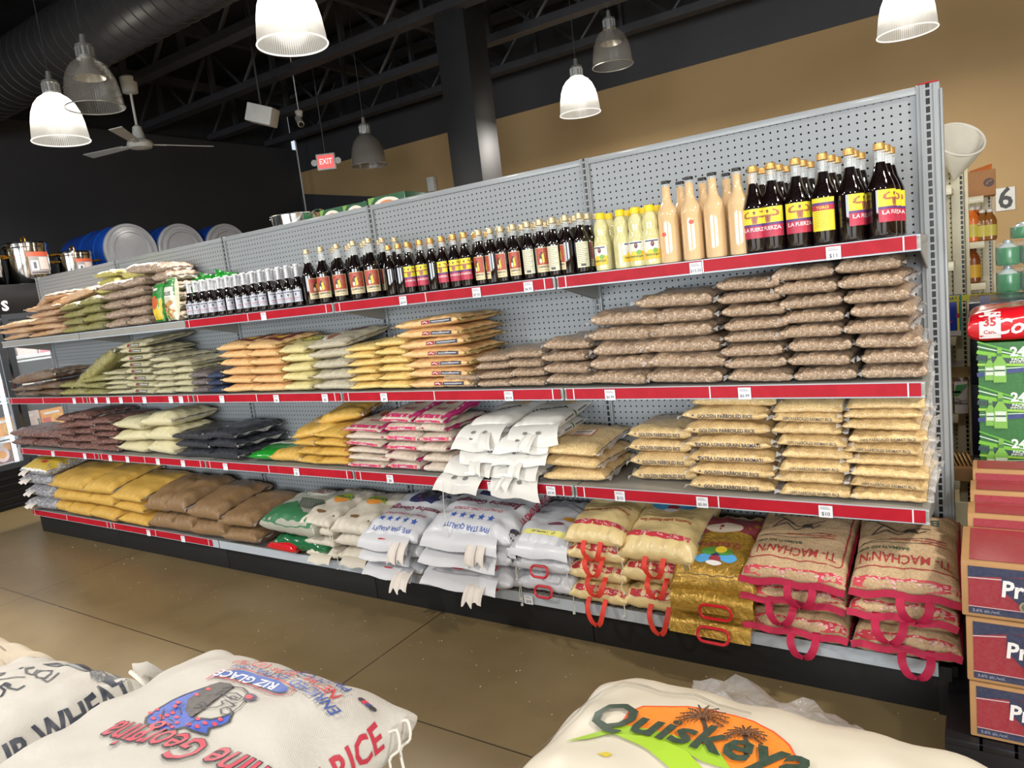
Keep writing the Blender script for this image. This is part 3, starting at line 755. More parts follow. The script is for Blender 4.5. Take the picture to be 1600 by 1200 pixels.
homT = simple('bag_of_hominy', g_hom, f_clear, qy=1.6, W=.28, T=.07, seeds=(9,), designs=[(design([('e', -.02, -.07, .058, .05, WHT), ('e', -.02, -.07, .048, .041, c(140, 90, 60)), ('e', .02, .07, .075, .045, NAVY), ('e', .02, .07, .055, .03, c(200, 40, 40)), ('l', [(-.02, .07), (0, .085), (.02, .06), (.04, .08), (.06, .065)], .008, WHT)]), TOPF, 'front_print', .02)])
yel = simple('bag_of_cornmeal', g_yel, f_yel, qy=1.8)
strip = [('r', -.02, -.009, .012, .009, c(150, 24, 40)), ('r', .014, -.009, .098, .009, c(30, 30, 50)), ('r', .02, -.001, .09, .003, c(190, 190, 200)), ('r', .02, -.006, .07, -.004, c(150, 150, 160)), ('l', [(-.014, 0), (-.006, .004), (.004, -.003)], .003, WHT)]
yelL = simple('bag_of_cornmeal', g_peach, f_yel, qy=2.2, seeds=(15, 16), designs=[(design(strip), front_frame(.027), 'side_label', .015)])
ylb = simple('bag_of_golden_cornmeal', g_yelb, f_clear, W=.24, qx=1.6, qy=1.6)
crm = simple('bag_of_lima_beans', g_cream, f_clear, W=.26, T=.075, qx=1.5, qy=1.5, pinch=.03)
blk = simple('bag_of_black_beans', g_black, f_clear, W=.28, T=.06)
def ricebag(txt, seed): return simple('bag_of_golden_rice', g_rice, f_clear, seeds=(seed, seed+1), W=.30, qy=2.0, qx=1.5, T=.053, flx=.02, designs=[(design([('t', txt, .0, -.004, .0185, c(30, 34, 70), {'bold': .018, 'sx': .88}), ('e', -.112, .0, .004, .003, c(60, 60, 80))]), front_frame(.024), 'side_lettering', .012)])
riA = ricebag('GOLDEN PARBOILED RICE', 30); riB = ricebag('EXTRA LONG GRAIN BASMATI', 33)
riC = simple('bag_of_basmati_rice', g_rice, f_clear, seeds=(36, 37), W=.23, T=.044, qy=2.0, flx=.02, designs=[(design([('t', '100% PARBOILED BASMATI RICE', 0, -.002, .0135, c(70, 60, 60), {'bold': .01, 'sx': .85})]), front_frame(.02), 'side_lettering', .012)])
toprice = [('e', -.03, -.04, .028, .022, c(190, 60, 30)), ('e', -.03, -.04, .02, .014, c(230, 180, 120)), ('e', .07, -.04, .02, .02, c(230, 230, 220)), ('r', -.05, .04, .10, .09, c(30, 60, 90)), ('r', -.10, .03, -.02, .06, c(60, 110, 60)), ('t', 'GOLDEN PARBOILED RICE', 0, -.105, .02, c(30, 34, 70), {'bold': .015})]
riAT = simple('bag_of_golden_rice', g_rice, f_clear, seeds=(39,), W=.30, qy=1.7, T=.06, flx=.02, designs=[(design(toprice), TOPF, 'front_print', .02)])
topbas = [('r', .055, -.10, .085, .10, c(225, 222, 215)), ('r', .03, -.10, .052, .08, c(150, 30, 40)), ('t', 'BASMATI', .07, 0, .024, c(60, 70, 140), {'rot': PI/2, 'bold': .02}), ('r', -.04, .01, .025, .06, c(90, 170, 190)), ('e', -.03, .05, .022, .02, c(210, 200, 60)), ('e', -.06, -.03, .018, .016, c(60, 110, 60)), ('e', -.06, -.03, .012, .010, c(230, 220, 190)), ('e', -.085, .07, .02, .02, c(225, 220, 210))]
riCT = simple('bag_of_basmati_rice', g_rice, f_clear, seeds=(41,), W=.23, T=.06, qy=1.6, flx=.02, designs=[(design(topbas), TOPF, 'front_print', .02)])
magd = [('r', -.10, -.0115, .085, .0085, c(200, 20, 96)), ('t', 'JASMINE', -.01, -.0015, .013, WHT, {'bold': .015}), ('e', -.085, -.0015, .009, .0065, c(235, 120, 110)), ('e', .07, -.0015, .009, .0065, c(235, 120, 110))]
mg = simple('bag_of_jasmine_rice', g_mag, f_mag, seeds=(44, 45), W=.22, T=.052, qy=2.0, flx=.02, designs=[(design(magd), front_frame(.022), 'side_label', .015)])
magt = [('r', -.11, -.15, -.085, .15, c(190, 20, 110)), ('r', .085, -.15, .11, .15, c(190, 20, 110)), ('e', 0, .05, .045, .05, c(170, 30, 40)), ('e', 0, .05, .035, .038, c(225, 90, 50)), ('t', 'RICE', 0, -.05, .035, c(190, 20, 80), {'bold': .02}), ('r', -.10, -.135, .10, -.115, c(200, 20, 96))]
mgT = simple('bag_of_jasmine_rice', g_mag, f_mag, seeds=(46,), W=.22, T=.06, qy=1.6, flx=.02, designs=[(design(magt), TOPF, 'front_print', .02), (design(magd), front_frame(.024), 'side_label', .015)])

# ------------------------------------------------------------------ second shelf
z2 = SH[1]['z']; F2, B2 = -.352, -.03
X = lambda px, py=598, Y=-.345: aty(px, py, Y).x
G = 'bags of brown lentils on the second shelf'
def lst(px0, px1, n, zt, where, topx=0, **k): return stack(lent, X(px0)+.006, X(px1)-.006, F2, B2, z2, zt, n, 'brown lentil bag', where, G, lean=topx, **k)
lst(1341, 1452, 8, 1.445, 'tall rightmost lentil stack', topx=-.055, seed=1, rj=4)
lst(1237, 1341, 8, 1.44, 'second lentil stack from the right', topx=-.045, seed=2, rj=4)
lst(1133, 1236, 8, 1.42, 'third lentil stack from the right', topx=-.01, seed=3, rj=4)
lst(1012, 1136, 6, 1.395, 'fourth lentil stack from the right', topx=-.02, seed=4, rj=3)
lst(918, 1020, 5, 1.345, 'fifth lentil stack from the right', topx=.03, seed=5, rj=6)
lst(854, 930, 4, 1.255, 'sixth lentil stack from the right', topx=-.0, seed=6, rj=7)
lst(797, 856, 4, 1.225, 'seventh lentil stack from the right', seed=7, rj=7)
lst(747, 800, 4, 1.215, 'leftmost full lentil stack by the corn meal', seed=8, rj=6)
lst(696, 752, 2, 1.135, 'low lentil pair beside the corn meal', seed=9, rj=8)
G = 'corn meal bags on the second shelf'
stack(yelL, X(640)+.0, X(738)-.0, F2, B2, z2, 1.385, 7, 'pale corn meal bag with label strips', 'labelled stack beside the lentils', G, lean=-.03, jit=.006, rj=3, seed=10)
stack(yel, X(594), X(641), F2, B2, z2, 1.305, 6, 'yellow corn meal bag', 'right yellow stack near the hominy', G, seed=11, rj=5)
stack(yel, X(548), X(594), F2, B2, z2, 1.29, 6, 'yellow corn meal bag', 'left yellow stack near the hominy', G, seed=12, rj=6)
stack(homT, X(487)+.02, X(552), F2, B2, z2, 1.335, 5, 'clear bag of white hominy', 'hominy stack on the second shelf', 'hominy bags on the second shelf', plain_pr=hom, tiltlast=.12, seed=13, rj=5)
stack(palT, X(445), X(489), F2, B2, z2, 1.315, 5, 'pale corn meal bag with green print', 'stack left of the hominy', G, plain_pr=pal, tiltlast=.10, seed=14, rj=5)
stack(pchT, X(396), X(445), F2, B2, z2, 1.345, 6, 'peach corn meal bag', 'right peach stack with dark red print', G, plain_pr=pch, tiltlast=.08, seed=15, rj=5)
stack(pchT, X(350), X(396), F2, B2, z2, 1.35, 6, 'peach corn meal bag', 'left peach stack with dark red print', G, plain_pr=pch, tiltlast=.06, seed=16, rj=5)
mix_ = simple('bag_of_mixed_beans', grain('grey_mixed_beans', c(84, 78, 84), c(130, 120, 118), 190), f_clear); blu = simple('bag_in_blue_film', grain('dark_blue_bag', c(24, 40, 76), c(60, 74, 104), 150), f_clear)
stack(mix_, X(300), X(326), F2, B2, z2, 1.2, 3, 'grey mixed bean bag', 'small grey heap on the second shelf', 'mixed bean bags on the second shelf', seed=17, rj=8)
stack(blu, X(327), X(349), F2, B2, z2, 1.19, 3, 'dark blue bean bag', 'small blue heap beside the peach bags', 'mixed bean bags on the second shelf', seed=18, rj=8)
G = 'white bean bags on the second shelf'
stack(wht, X(272), X(300), F2, B2, z2, 1.27, 5, 'white bean bag', 'rightmost white bean stack', G, seed=19, rj=6)
stack(wht, X(243), X(272), F2, B2, z2, 1.30, 6, 'white bean bag', 'white bean stack right of the labelled one', G, seed=20, rj=6)
stack(whtL, X(205)-.05, X(243), F2, B2, z2, 1.41, 8, 'white bean bag with dark side label', 'labelled white bean stack', G, seed=21, rj=3, tiltlast=.1)
stack(wht, X(165), X(203), F2, B2, z2, 1.23, 5, 'white bean bag', 'white bean stack left of the labelled one', G, seed=22, rj=6)
stack(olv, X(128), X(165), F2, B2, z2, 1.20, 3, 'green split pea bag', 'right pea pile on the second shelf', 'split pea bags on the second shelf', seed=23, rj=7)
stack(olv, X(95), X(130), F2, B2, z2, 1.17, 2, 'green split pea bag', 'left pea pile on the second shelf', 'split pea bags on the second shelf', seed=24, rj=7)
ob = tree_copy(olv[0][0], None, 'large bag of green split peas leaning on the white beans, second shelf', (X(118)+.25, -.2, 1.205), (0, -.38, .05), (2.4, .9, 1.7), 'split pea bags on the second shelf')
stack(brn, X(55), X(93), F2, B2, z2, 1.17, 2, 'clear bag of brown beans', 'right brown bean pile at the left end', 'brown bean bags at the left end', seed=25, rj=7)
stack(brn, X(20), X(57), F2, B2, z2, 1.15, 2, 'clear bag of brown beans', 'left brown bean pile at the left end', 'brown bean bags at the left end', seed=26, rj=7)
ob = tree_copy(brn[0][0], None, 'long bag of dark brown beans lying across the pile, left end of second shelf', (X(50), -.2, 1.175), (0, -.06, .03), (2.6, .95, 1.4), 'brown bean bags at the left end')

# ------------------------------------------------------------------ third shelf
z3 = SH[2]['z']; F3, B3 = -.355, -.03
X3 = lambda px, py=740, Y=-.35: aty(px, py, Y).x
G = 'basmati rice bags on the third shelf'
stack(riCT, X3(1327, 780), X3(1449, 790)-.0, F3, B3, z3, 1.02, 9, 'basmati rice bag with side lettering', 'rightmost stack on the third shelf', G, plain_pr=riC, seed=30, rj=2.5, tiltlast=.16)
stack(riCT, X3(1217, 770), X3(1326, 780), F3, B3, z3, 1.015, 8, 'basmati rice bag with side lettering', 'second rice stack from the right', G, plain_pr=riC, seed=31, rj=3, tiltlast=.2)
G = 'golden rice bags on the third shelf'
xa, xb = X3(1080, 765), X3(1214, 770); zz = z3
Tn = (.985-z3)/6
for i, (P, tx) in enumerate(((riA, 'golden parboiled'), (riA, 'golden parboiled'), (riB, 'extra long grain'), (riB, 'extra long grain'), (riA, 'golden parboiled'), (riA, 'golden parboiled'))):
    o, W, D, TT = P[i % 2]
    lab = 'golden rice bag lettered %s, %s of the tall stack at mid shelf' % (tx, ORD[i] if i < 5 else 'top')
    tree_copy(o, None, lab, ((xa+xb)/2+random.uniform(-.008, .008), (F3+B3)/2, z3+i*Tn+.001), (0, 0, random.uniform(-.03, .03)), ((xb-xa)/W, .32/D, Tn*.985/TT), G)
tree_copy(riAT[0][0], None, 'golden rice bag with printed face, lying on the very top of the tall stack', ((xa+xb)/2+.02, (F3+B3)/2+.02, .998), (.17, 0, -.03), ((xb-xa)/.30*.98, 1.0, .95), G)
stack(riA, X3(990, 742, -.27), X3(1082, 745, -.27)+.02, -.27, -.01, z3, .895, 4, 'golden rice bag lettered golden parboiled', 'set-back short stack', G, seed=33, rj=3)
riP = simple('bag_of_golden_rice', g_rice, f_clear, seeds=(51, 52), W=.25, qy=1.8, qx=1.8, flx=.015)
riPT = simple('bag_of_golden_rice', g_rice, f_clear, seeds=(53,), W=.25, qy=1.4, qx=1.4, flx=.015, designs=[(design([('r', -.05, -.03, .05, .03, c(200, 60, 50)), ('r', -.046, -.026, .046, .026, c(235, 225, 215)), ('r', -.035, .003, .035, .013, c(90, 80, 80)), ('r', -.035, -.015, .035, -.009, c(190, 120, 110))]), TOPF, 'paper_label', .02)])
stack(riPT, X3(845), X3(938), F3, B3+.02, z3, .84, 3, 'plain golden rice bag', 'short stack right of the torn bags', 'plain golden rice bags', plain_pr=riP, seed=34, rj=8, tiltlast=.08)
# magenta rice bags
G = 'magenta banded rice bags on the third shelf'
stack(mgT, X3(662), X3(708), F3, B3, z3, .96, 6, 'magenta banded rice bag', 'right magenta stack', G, plain_pr=mg, seed=35, rj=4, tiltlast=.14)
stack(mgT, X3(609), X3(661), F3, B3, z3, .96, 6, 'magenta banded rice bag', 'middle magenta stack', G, plain_pr=mg, seed=36, rj=4, tiltlast=.14)
stack(mgT, X3(549), X3(608), F3, B3, z3, .90, 6, 'magenta banded rice bag', 'left magenta stack', G, plain_pr=mg, seed=37, rj=5, tiltlast=.1)
G = 'golden corn meal bags on the third shelf'
stack(ylb, X3(500), X3(549), F3, B3, z3, .875, 4, 'golden corn meal bag', 'tall golden stack beside the magenta bags', G, seed=38, rj=6, tiltlast=.1)
stack(ylb, X3(468), X3(502), F3, B3, z3, .82, 3, 'golden corn meal bag', 'middle golden stack', G, seed=39, rj=6)
stack(ylb, X3(426), X3(470), F3, B3, z3, .755, 1, 'golden corn meal bag', 'lying alone at the left of the golden stacks', G, seed=40)
tree_copy(ylb[0][0], None, 'golden corn meal bag propped high against the pegboard', (X3(520), -.14, .90), (.15, -.12, .1), (1.2, .8, 1.2), G)
tree_copy(ylb[1][0], None, 'golden corn meal bag lying crosswise on the middle golden stack', (X3(487), -.2, .835), (.1, -.1, .3), (1.1, .9, 1.1), G)
# green printed bag
gb = pillow(.36, .30, .075, seed=61, flx=.02, qx=1.5, qy=1.5); kb = gb.copy()
o = obj('seed_mix_bag', gb, [plain('green_bag_film', c(24, 140, 40), .25, coat=.8), plain('green_bag_end', c(20, 110, 40), .3, coat=.6)], loc=(X3(425)+.0, -.2, z3+.001), rot=(0, 0, .1), angle=60)
tag(o, 'green bag with white printed panel lying on the third shelf', 'bag')
printed(design([('p', [(-.15, -.05), (-.05, -.02), (.12, -.04), (.17, .0), (.17, .13), (-.14, .13)], WHT), ('e', .06, .05, .05, .035, c(150, 110, 50)), ('e', -.04, .04, .04, .03, c(110, 130, 60)), ('e', .12, .09, .03, .025, c(180, 70, 40)), ('l', [(-.1, .09), (-.05, .1), (0, .085), (.03, .1)], .012, c(20, 90, 40))]), kb, TOPF, .02, .0015, 'front_print', o); kb.free()
G = 'black bean bags on the third shelf'
stack(blk, X3(332), X3(383), F3, B3, z3, .86, 3, 'shiny bag of black beans', 'right black bean pile', G, seed=41, rj=6)
stack(blk, X3(284), X3(332), F3, B3, z3, .84, 3, 'shiny bag of black beans', 'left black bean pile', G, seed=42, rj=6)
G = 'cream lima bean bags on the third shelf'
stack(crm, X3(238), X3(285), F3, B3, z3, .95, 3, 'cream lima bean bag', 'right cream pile', G, seed=43, rj=8)
stack(crm, X3(190), X3(238), F3, B3, z3, .91, 3, 'cream lima bean bag', 'left cream pile', G, seed=44, rj=8)
G = 'dark red bean bags on the third shelf'
stack(red, X3(160), X3(192), F3, B3, z3, .92, 5, 'dark red bean bag', 'right red bean pile', G, seed=45, rj=7)
stack(red, X3(128), X3(160), F3, B3, z3, .95, 5, 'dark red bean bag', 'second red bean pile from the right', G, seed=46, rj=7)
stack(red, X3(105), X3(128), F3, B3, z3, .93, 5, 'dark red bean bag', 'third red bean pile from the right', G, seed=47, rj=7)
stack(red, X3(63), X3(105), F3, B3, z3, .81, 2, 'dark red bean bag', 'low red pile near the left end', G, seed=48, rj=5)
stack(red, X3(28), X3(63), F3, B3, z3, .81, 2, 'dark red bean bag', 'low red pile at the left end', G, seed=49, rj=5)

# ------------------------------------------------------------------ top shelf, left end bags
z1 = SH[0]['z']; F1, B1 = -.335, -.03
X1 = lambda px, py=512, Y=-.33: aty(px, py, Y).x
G = 'tan grain bags at the left end of the top shelf'
stack(tanb, X1(8, 535), X1(45, 530), F1, B1, z1, 1.63, 3, 'clear bag of tan grain', 'leftmost pile on the top shelf', G, seed=50, rj=9)
stack(tanb, X1(46, 528), X1(98, 520), F1, B1, z1, 1.72, 5, 'clear bag of tan grain', 'taller pile on the top shelf', G, seed=51, rj=9)
tree_copy(tanb[1][0], None, 'clear bag of tan grain heaped highest against the pegboard', (X1(100), -.15, 1.72), (.1, -.15, .2), (2.0, .8, 1.1), G)
tree_copy(tanb[2][0], None, 'clear bag of tan grain sliding off the top shelf heap', (X1(70), -.2, 1.72), (.1, -.2, -.2), (1.5, .8, 1.0), G)
G = 'split pea bags on the top shelf'
stack(olv, X1(100, 520), X1(133), F1, B1, z1, 1.70, 4, 'green split pea bag', 'left pea stack on the top shelf', G, seed=52, rj=7)
stack(olv, X1(133), X1(166), F1, B1, z1, 1.72, 4, 'green split pea bag', 'right pea stack on the top shelf', G, seed=53, rj=7)
stack(ylp, X1(150), X1(180), -.28, B1, 1.725, 1.87, 3, 'yellow split pea bag', 'high pile on the pea stacks', G, seed=54, rj=7)
stack(ylp, X1(180), X1(212), -.22, -.02, 1.79, 1.87, 1, 'yellow split pea bag', 'on the very top beside the bean stack', G, seed=55, rj=4)
G = 'pinto bean bags on the top shelf'
stack(bei, X1(168), X1(200), F1, B1, z1, 1.79, 5, 'pinto bean bag', 'left pinto stack on the top shelf', G, seed=56, rj=3)
stack(bei, X1(200), X1(234), F1, B1, z1, 1.79, 5, 'pinto bean bag', 'middle pinto stack on the top shelf', G, seed=57, rj=3)
stack(bei, X1(235), X1(257), -.27, B1, z1, 1.80, 5, 'pinto bean bag', 'right pinto stack, set back', G, seed=58, rj=3)
tree_copy(bei[0][0], None, 'clear bag of pinto beans slanting on top of the stacks', (X1(228), -.17, 1.80), (0, .08, .1), (1.5, .8, 1.2), G)
# ------------------------------------------------------------------ bottles on the top shelf
m_dark = NT('dark_syrup_glass'); nz = m_dark.noise(m_dark.obj(), 6, 2)
m_dark = m_dark.base(col=m_dark.ramp(nz.outputs[0], [(.3, c(12, 6, 6)), (.7, c(22, 9, 8))]), rough=.06, coat=1, coatr=.03, spec=.6)
m_neckg = NT('clear_neck_glass'); nz = m_neckg.noise(m_neckg.obj(), 8, 2)
m_neckg = m_neckg.base(col=(.85, .88, .86, 1), rough=.04, alpha=m_neckg.math('ADD', .22, m_neckg.math('MULTIPLY', nz.outputs[0], .1)), spec=1.0)
m_gold = plain('gold_screw_cap', c(200, 158, 92), .3, .55); m_pgold = plain('pale_gold_screw_cap', c(196, 178, 140), .3, .5)
m_cream = NT('cream_liqueur_glass'); nz = m_cream.noise(m_cream.obj(), 5, 2)
m_cream = m_cream.base(col=m_cream.ramp(nz.outputs[0], [(.3, c(222, 186, 138)), (.7, c(230, 196, 150))]), rough=.07, coat=1, coatr=.03)
m_bcap = plain('black_cap', c(20, 20, 22), .35); m_ycap = plain('yellow_screw_cap', c(240, 205, 20), .4)
m_lem = NT('lemon_juice_bottle'); nz = m_lem.noise(m_lem.obj(), 20, 3)
m_lem = m_lem.base(col=m_lem.ramp(nz.outputs[0], [(.3, c(214, 204, 140)), (.7, c(232, 226, 172))]), rough=.12, coat=.8, coatr=.06, alpha=.93, normal=m_lem.bump(nz.outputs[0], .3, .003))
m_foil = NT('white_neck_foil'); nz = m_foil.noise(m_foil.obj(), 60, 3)
m_foil = m_foil.base(col=m_foil.ramp(nz.outputs[0], [(.3, c(176, 178, 184)), (.7, c(220, 220, 224))]), rough=.35, metal=.15, normal=m_foil.bump(nz.outputs[0], .3, .002))
def bottle(kind, H, R, des, capm, split, bodym=m_dark, neckm=m_neckg, nr=.0135, sh=.60, caph=.022, turn=0, prof=None, lz=.4, capr=None):
    """bottle standing at the origin: body, clear neck, cap and label are parts"""
    th = thing(kind, kind, 'bottle'); n = 28
    if prof is None:
        prof = [(R*.75, 0), (R*.94, .002), (R, .008), (R, H*sh*.9), (R*.985, H*sh*.95), (R*.93, H*sh), (R*.78, H*(sh+.06)), (R*.56, H*(sh+.125)), (nr*1.25, H*(sh+.19)), (nr, H*(sh+.24)), (nr, H-caph*1.1)]
    def at(z):
        for (r0, a), (r1, b) in zip(prof, prof[1:]):
            if a <= z <= b: return r0+(r1-r0)*(z-a)/max(1e-6, b-a)
        return prof[-1][0]
    zs = H*split
    low = [p for p in prof if p[1] < zs]+[(at(zs), zs)]; hi = [(at(zs), zs+.0005)]+[p for p in prof if p[1] > zs]
    bm = bmesh.new(); lathe(bm, low, n); keep = bm.copy(); obj('bottle_body', bm, bodym, th, angle=60)
    bm = bmesh.new(); lathe(bm, hi, 20)
    if neckm is m_neckg: tube(bm, [((nr+.0015)*math.cos(a), (nr+.0015)*math.sin(a), H-caph*1.25) for a in [2*PI*i/16 for i in range(16)]], .0016, 5, closed=True)
    obj('bottle_neck', bm, neckm, th, angle=60)
    cr = capr or nr+.002
    bm = bmesh.new(); lathe(bm, [(cr*.98, H-caph), (cr*1.04, H-caph*.96), (cr, H-caph*.7), (cr, H-.0015), (cr*.9, H)], 20); obj('cap', bm, capm, th, angle=40)
    if des:
        M = front_frame(H*lz) @ Matrix.Identity(4); Mr = Matrix.Rotation(turn, 4, 'Z') @ M
        printed(des, keep, Mr, .006, .0008, 'label', th, step=.00025)
    keep.free(); return th
YELI, MAGI, PUR = c(240, 222, 30), c(186, 16, 60), c(88, 40, 120); SKIN = c(176, 104, 66); HAIR = c(70, 34, 24)
def strongman(cx, cy, s):
    f = lambda P: [(cx+x*s, cy+y*s) for x, y in P]
    return [('p', f([(-.18, -.5), (.18, -.5), (.26, 0), (.36, .12), (-.36, .12), (-.26, 0)]), SKIN),
            ('e', cx, cy+.34*s, .10*s, .13*s, SKIN), ('e', cx, cy+.43*s, .11*s, .07*s, HAIR),
            ('p', f([(-.34, .12), (-.30, -.04), (-.66, -.04), (-.80, .08), (-.76, .2), (-.56, .1)]), SKIN), ('p', f([(-.80, .06), (-.68, .06), (-.60, .32), (-.44, .44), (-.52, .50), (-.76, .36)]), SKIN),
            ('p', f([(.34, .12), (.56, .1), (.76, .2), (.80, .08), (.66, -.04), (.30, -.04)]), SKIN), ('p', f([(.80, .06), (.76, .36), (.52, .50), (.44, .44), (.60, .32), (.68, .06)]), SKIN),
            ('e', cx-.46*s, cy+.46*s, .08*s, .07*s, SKIN), ('e', cx+.46*s, cy+.46*s, .08*s, .07*s, SKIN),
            ('l', f([(0, .1), (0, -.4)]), .02*s, HAIR), ('l', f([(-.2, .02), (0, -.06), (.2, .02)]), .025*s, HAIR), ('l', f([(-.12, -.18), (.12, -.18)]), .02*s, HAIR), ('l', f([(-.11, -.3), (.11, -.3)]), .02*s, HAIR)]
def lab_yellow(w, h):
    return design([('r', -w/2, -h/2, w/2, h/2, YELI), ('r', -w/2, -h/2, w/2, -h*.08, MAGI), ('r', -w/2, -h*.08, w/2, -h*.02, PUR)] + strongman(0, h*.2, h*.42) +
                  [('r', -w/2, -h*.10, w/2, -h*.03, PUR), ('t', 'LA FUERZA', 0, -h*.21, w*.22, c(240, 225, 225), {'bold': .02, 'sx': .82})])
def lab_back(w, h):
    it = [('r', -w/2, -h/2, w/2, h/2, YELI), ('r', -w/2, h*.28, w/2, h*.36, PUR), ('r', -w/2, h*.12, w/2, h*.28, MAGI), ('t', 'TORO', 0, h*.2, w*.2, YELI, {'bold': .02})]
    for k in range(9): it.append(('r', -w*.4, h*(.06-.055*k), w*(.4-.1*(k % 3)), h*(.068-.055*k), c(120, 110, 30)))
    return design(it)
ORG, PAPER = c(176, 62, 34), c(226, 208, 164)
def lab_orange(w, h):
    it = [('r', -w/2, -h/2, w/2, h/2, PAPER), ('r', -w*.47, -h*.2, w*.47, h*.48, ORG)]
    for k in range(10): a = PI*k/9; it.append(('l', [(0, h*.1), (w*.44*math.cos(a), h*.1+h*.34*math.sin(a))], w*.02, c(210, 120, 60)))
    it += [('e', -w*.05, h*.12, w*.2, h*.2, c(60, 26, 24)), ('p', [(-w*.02, -h*.15), (w*.16, -h*.08), (w*.1, h*.28), (-w*.06, h*.2)], c(235, 205, 40)), ('e', -w*.16, -h*.04, w*.09, h*.1, c(236, 226, 205)), ('e', w*.2, h*.24, w*.06, h*.06, SKIN),
           ('p', [(-w*.3, h*.3), (-w*.1, h*.2), (-w*.2, h*.4)], c(200, 30, 40)), ('t', 'CAMPEON', 0, -h*.29, w*.2, BLKI, {'bold': .03, 'sx': .85}), ('r', -w*.3, -h*.42, w*.3, -h*.40, c(150, 120, 60))]
    return design(it)
def lab_side(w, h):
    it = [('r', -w/2, -h/2, w/2, h/2, c(226, 222, 190))]
    for k in range(12): it.append(('r', -w*.42, h*(.42-.07*k), w*(.42-.12*(k % 3)), h*(.435-.07*k), c(120, 110, 90)))
    it.append(('r', -w*.2, -h*.45, w*.2, -h*.36, c(60, 60, 60))); return design(it)
def lab_white(w, h):
    it = [('r', -w/2, -h/2, w/2, h/2, c(196, 198, 208)), ('r', -w*.4, h*.30, w*.4, h*.38, c(70, 76, 96)), ('e', 0, h*.12, w*.1, h*.1, c(60, 60, 70)), ('r', -w*.015, -h*.1, w*.015, h*.05, c(60, 60, 70)), ('r', -w*.35, -h*.20, w*.35, -h*.15, c(180, 60, 80)), ('r', -w*.3, -h*.33, w*.3, -h*.30, c(120, 124, 140)), ('r', w*.42, -h*.4, w*.48, h*.4, c(90, 96, 110))]
    return design(it)
def lab_lemon(w, h):
    return design([('r', -w/2, -h/2, w/2, h/2, c(228, 226, 214)), ('p', [(-w/2, -h/2), (w/2, -h/2), (w/2, -h*.05), (w*.2, h*.05), (-w*.2, -h*.2), (-w/2, -h*.12)], c(240, 190, 40)), ('e', w*.05, h*.26, w*.12, h*.14, c(90, 30, 60)), ('e', w*.05, h*.3, w*.06, h*.06, SKIN), ('r', -w*.4, h*.38, w*.4, h*.44, NAVY),
                   ('e', -w*.12, -h*.12, w*.2, h*.12, c(236, 206, 40)), ('e', w*.2, -h*.08, w*.16, h*.12, c(120, 170, 50)), ('t', 'NARANJA', 0, -h*.28, w*.19, c(40, 110, 40), {'bold': .03})])
# prototypes (a few turns of each label)
def protos(n_turn, fn): return [fn(a) for a in n_turn]
B_SM = protos((0, .5, -.5, 1.0), lambda a: bottle('small_sauce_bottle', .212, .0285, lab_white(.05, .062), m_foil, .70, neckm=m_foil, nr=.0125, sh=.50, caph=.012, turn=a, lz=.27))
B_CA = protos((0, .25, 1.1, -.9), lambda a: bottle('cordial_bottle', .272, .037, lab_orange(.064, .10), m_pgold, .76, nr=.0135, sh=.58, turn=a, lz=.29))
B_CB = protos((0, .35, -1.2), lambda a: bottle('slim_cordial_bottle', .224, .0295, lab_orange(.046, .094), m_pgold, .80, nr=.0125, sh=.60, turn=a, lz=.31))
B_CS = protos((0, .4), lambda a: bottle('slim_cordial_bottle', .224, .0295, lab_side(.044, .094), m_pgold, .80, nr=.0125, sh=.60, turn=a, lz=.31))
B_FU = protos((.15, -.2, 1.5), lambda a: bottle('tonic_bottle', .225, .0295, lab_yellow(.050, .088), m_gold, .80, nr=.0125, sh=.58, turn=a, lz=.33))
B_FP = [bottle('tonic_bottle', .225, .0295, None, m_gold, .80, nr=.0125, sh=.58)]
B_FL = protos((.1, -.15, .9, 1.3), lambda a: bottle('large_tonic_bottle', .278, .039, lab_yellow(.074, .094), m_gold, .80, nr=.0145, sh=.56, turn=a, lz=.335, caph=.02))
B_FBK = [bottle('large_tonic_bottle', .278, .039, lab_back(.062, .10), m_gold, .80, nr=.0145, sh=.56, turn=.05, lz=.335, caph=.02)]
cprof = [(.028, 0), (.0345, .002), (.036, .01), (.036, .165), (.034, .178), (.027, .192), (.019, .205), (.0145, .222), (.0135, .27)]
B_CR = [bottle('cream_punch_bottle', .282, .036, d_, m_bcap, .93, bodym=m_cream, nr=.0135, prof=cprof, lz=.30, caph=.010, turn=.0) for d_ in (None, design([('e', -.012, .015, .008, .0075, c(240, 80, 50))]), design([('e', .012, .045, .008, .0075, c(240, 80, 50))]))]
lprof = [(.024, 0), (.031, .003), (.032, .015), (.032, .10), (.029, .118), (.026, .128), (.028, .14), (.0285, .155), (.024, .172), (.0145, .186), (.0135, .20)]
B_LE = protos((0, .3, 1.4), lambda a: bottle('sour_juice_bottle', .21, .032, lab_lemon(.052, .07), m_ycap, .93, bodym=m_lem, neckm=m_lem, prof=lprof, lz=.27, caph=.022, capr=.0165, turn=a))
ALLB = B_SM+B_CA+B_CB+B_CS+B_FU+B_FP+B_FL+B_FBK+B_CR+B_LE
def row(spec, words, group, zoff=0):
    for i, (P, px, Y, lab) in enumerate(spec):
        p = aty(px, 0, Y); x = _bx(px, Y)
        tree_copy(P, None, lab, (x, Y, z1+.0005), (0, 0, -.12*x*0), None, group)
def _bx(px, Y, H=.12):
    # world x of a bottle centred on column px, at height z1+H, depth Y
    lo, hi = 0, 1200
    for _ in range(40):
        m = (lo+hi)/2
        if aty(px, m, Y).z > z1+H: lo = m
        else: hi = m
    return aty(px, lo, Y).x
used = set()
def place(P, x, Y, lab, group, rz=0):
    tree_copy(P, None, lab, (x, Y, z1+.0005), (0, 0, rz), None, group)
rnd = random.Random(5)
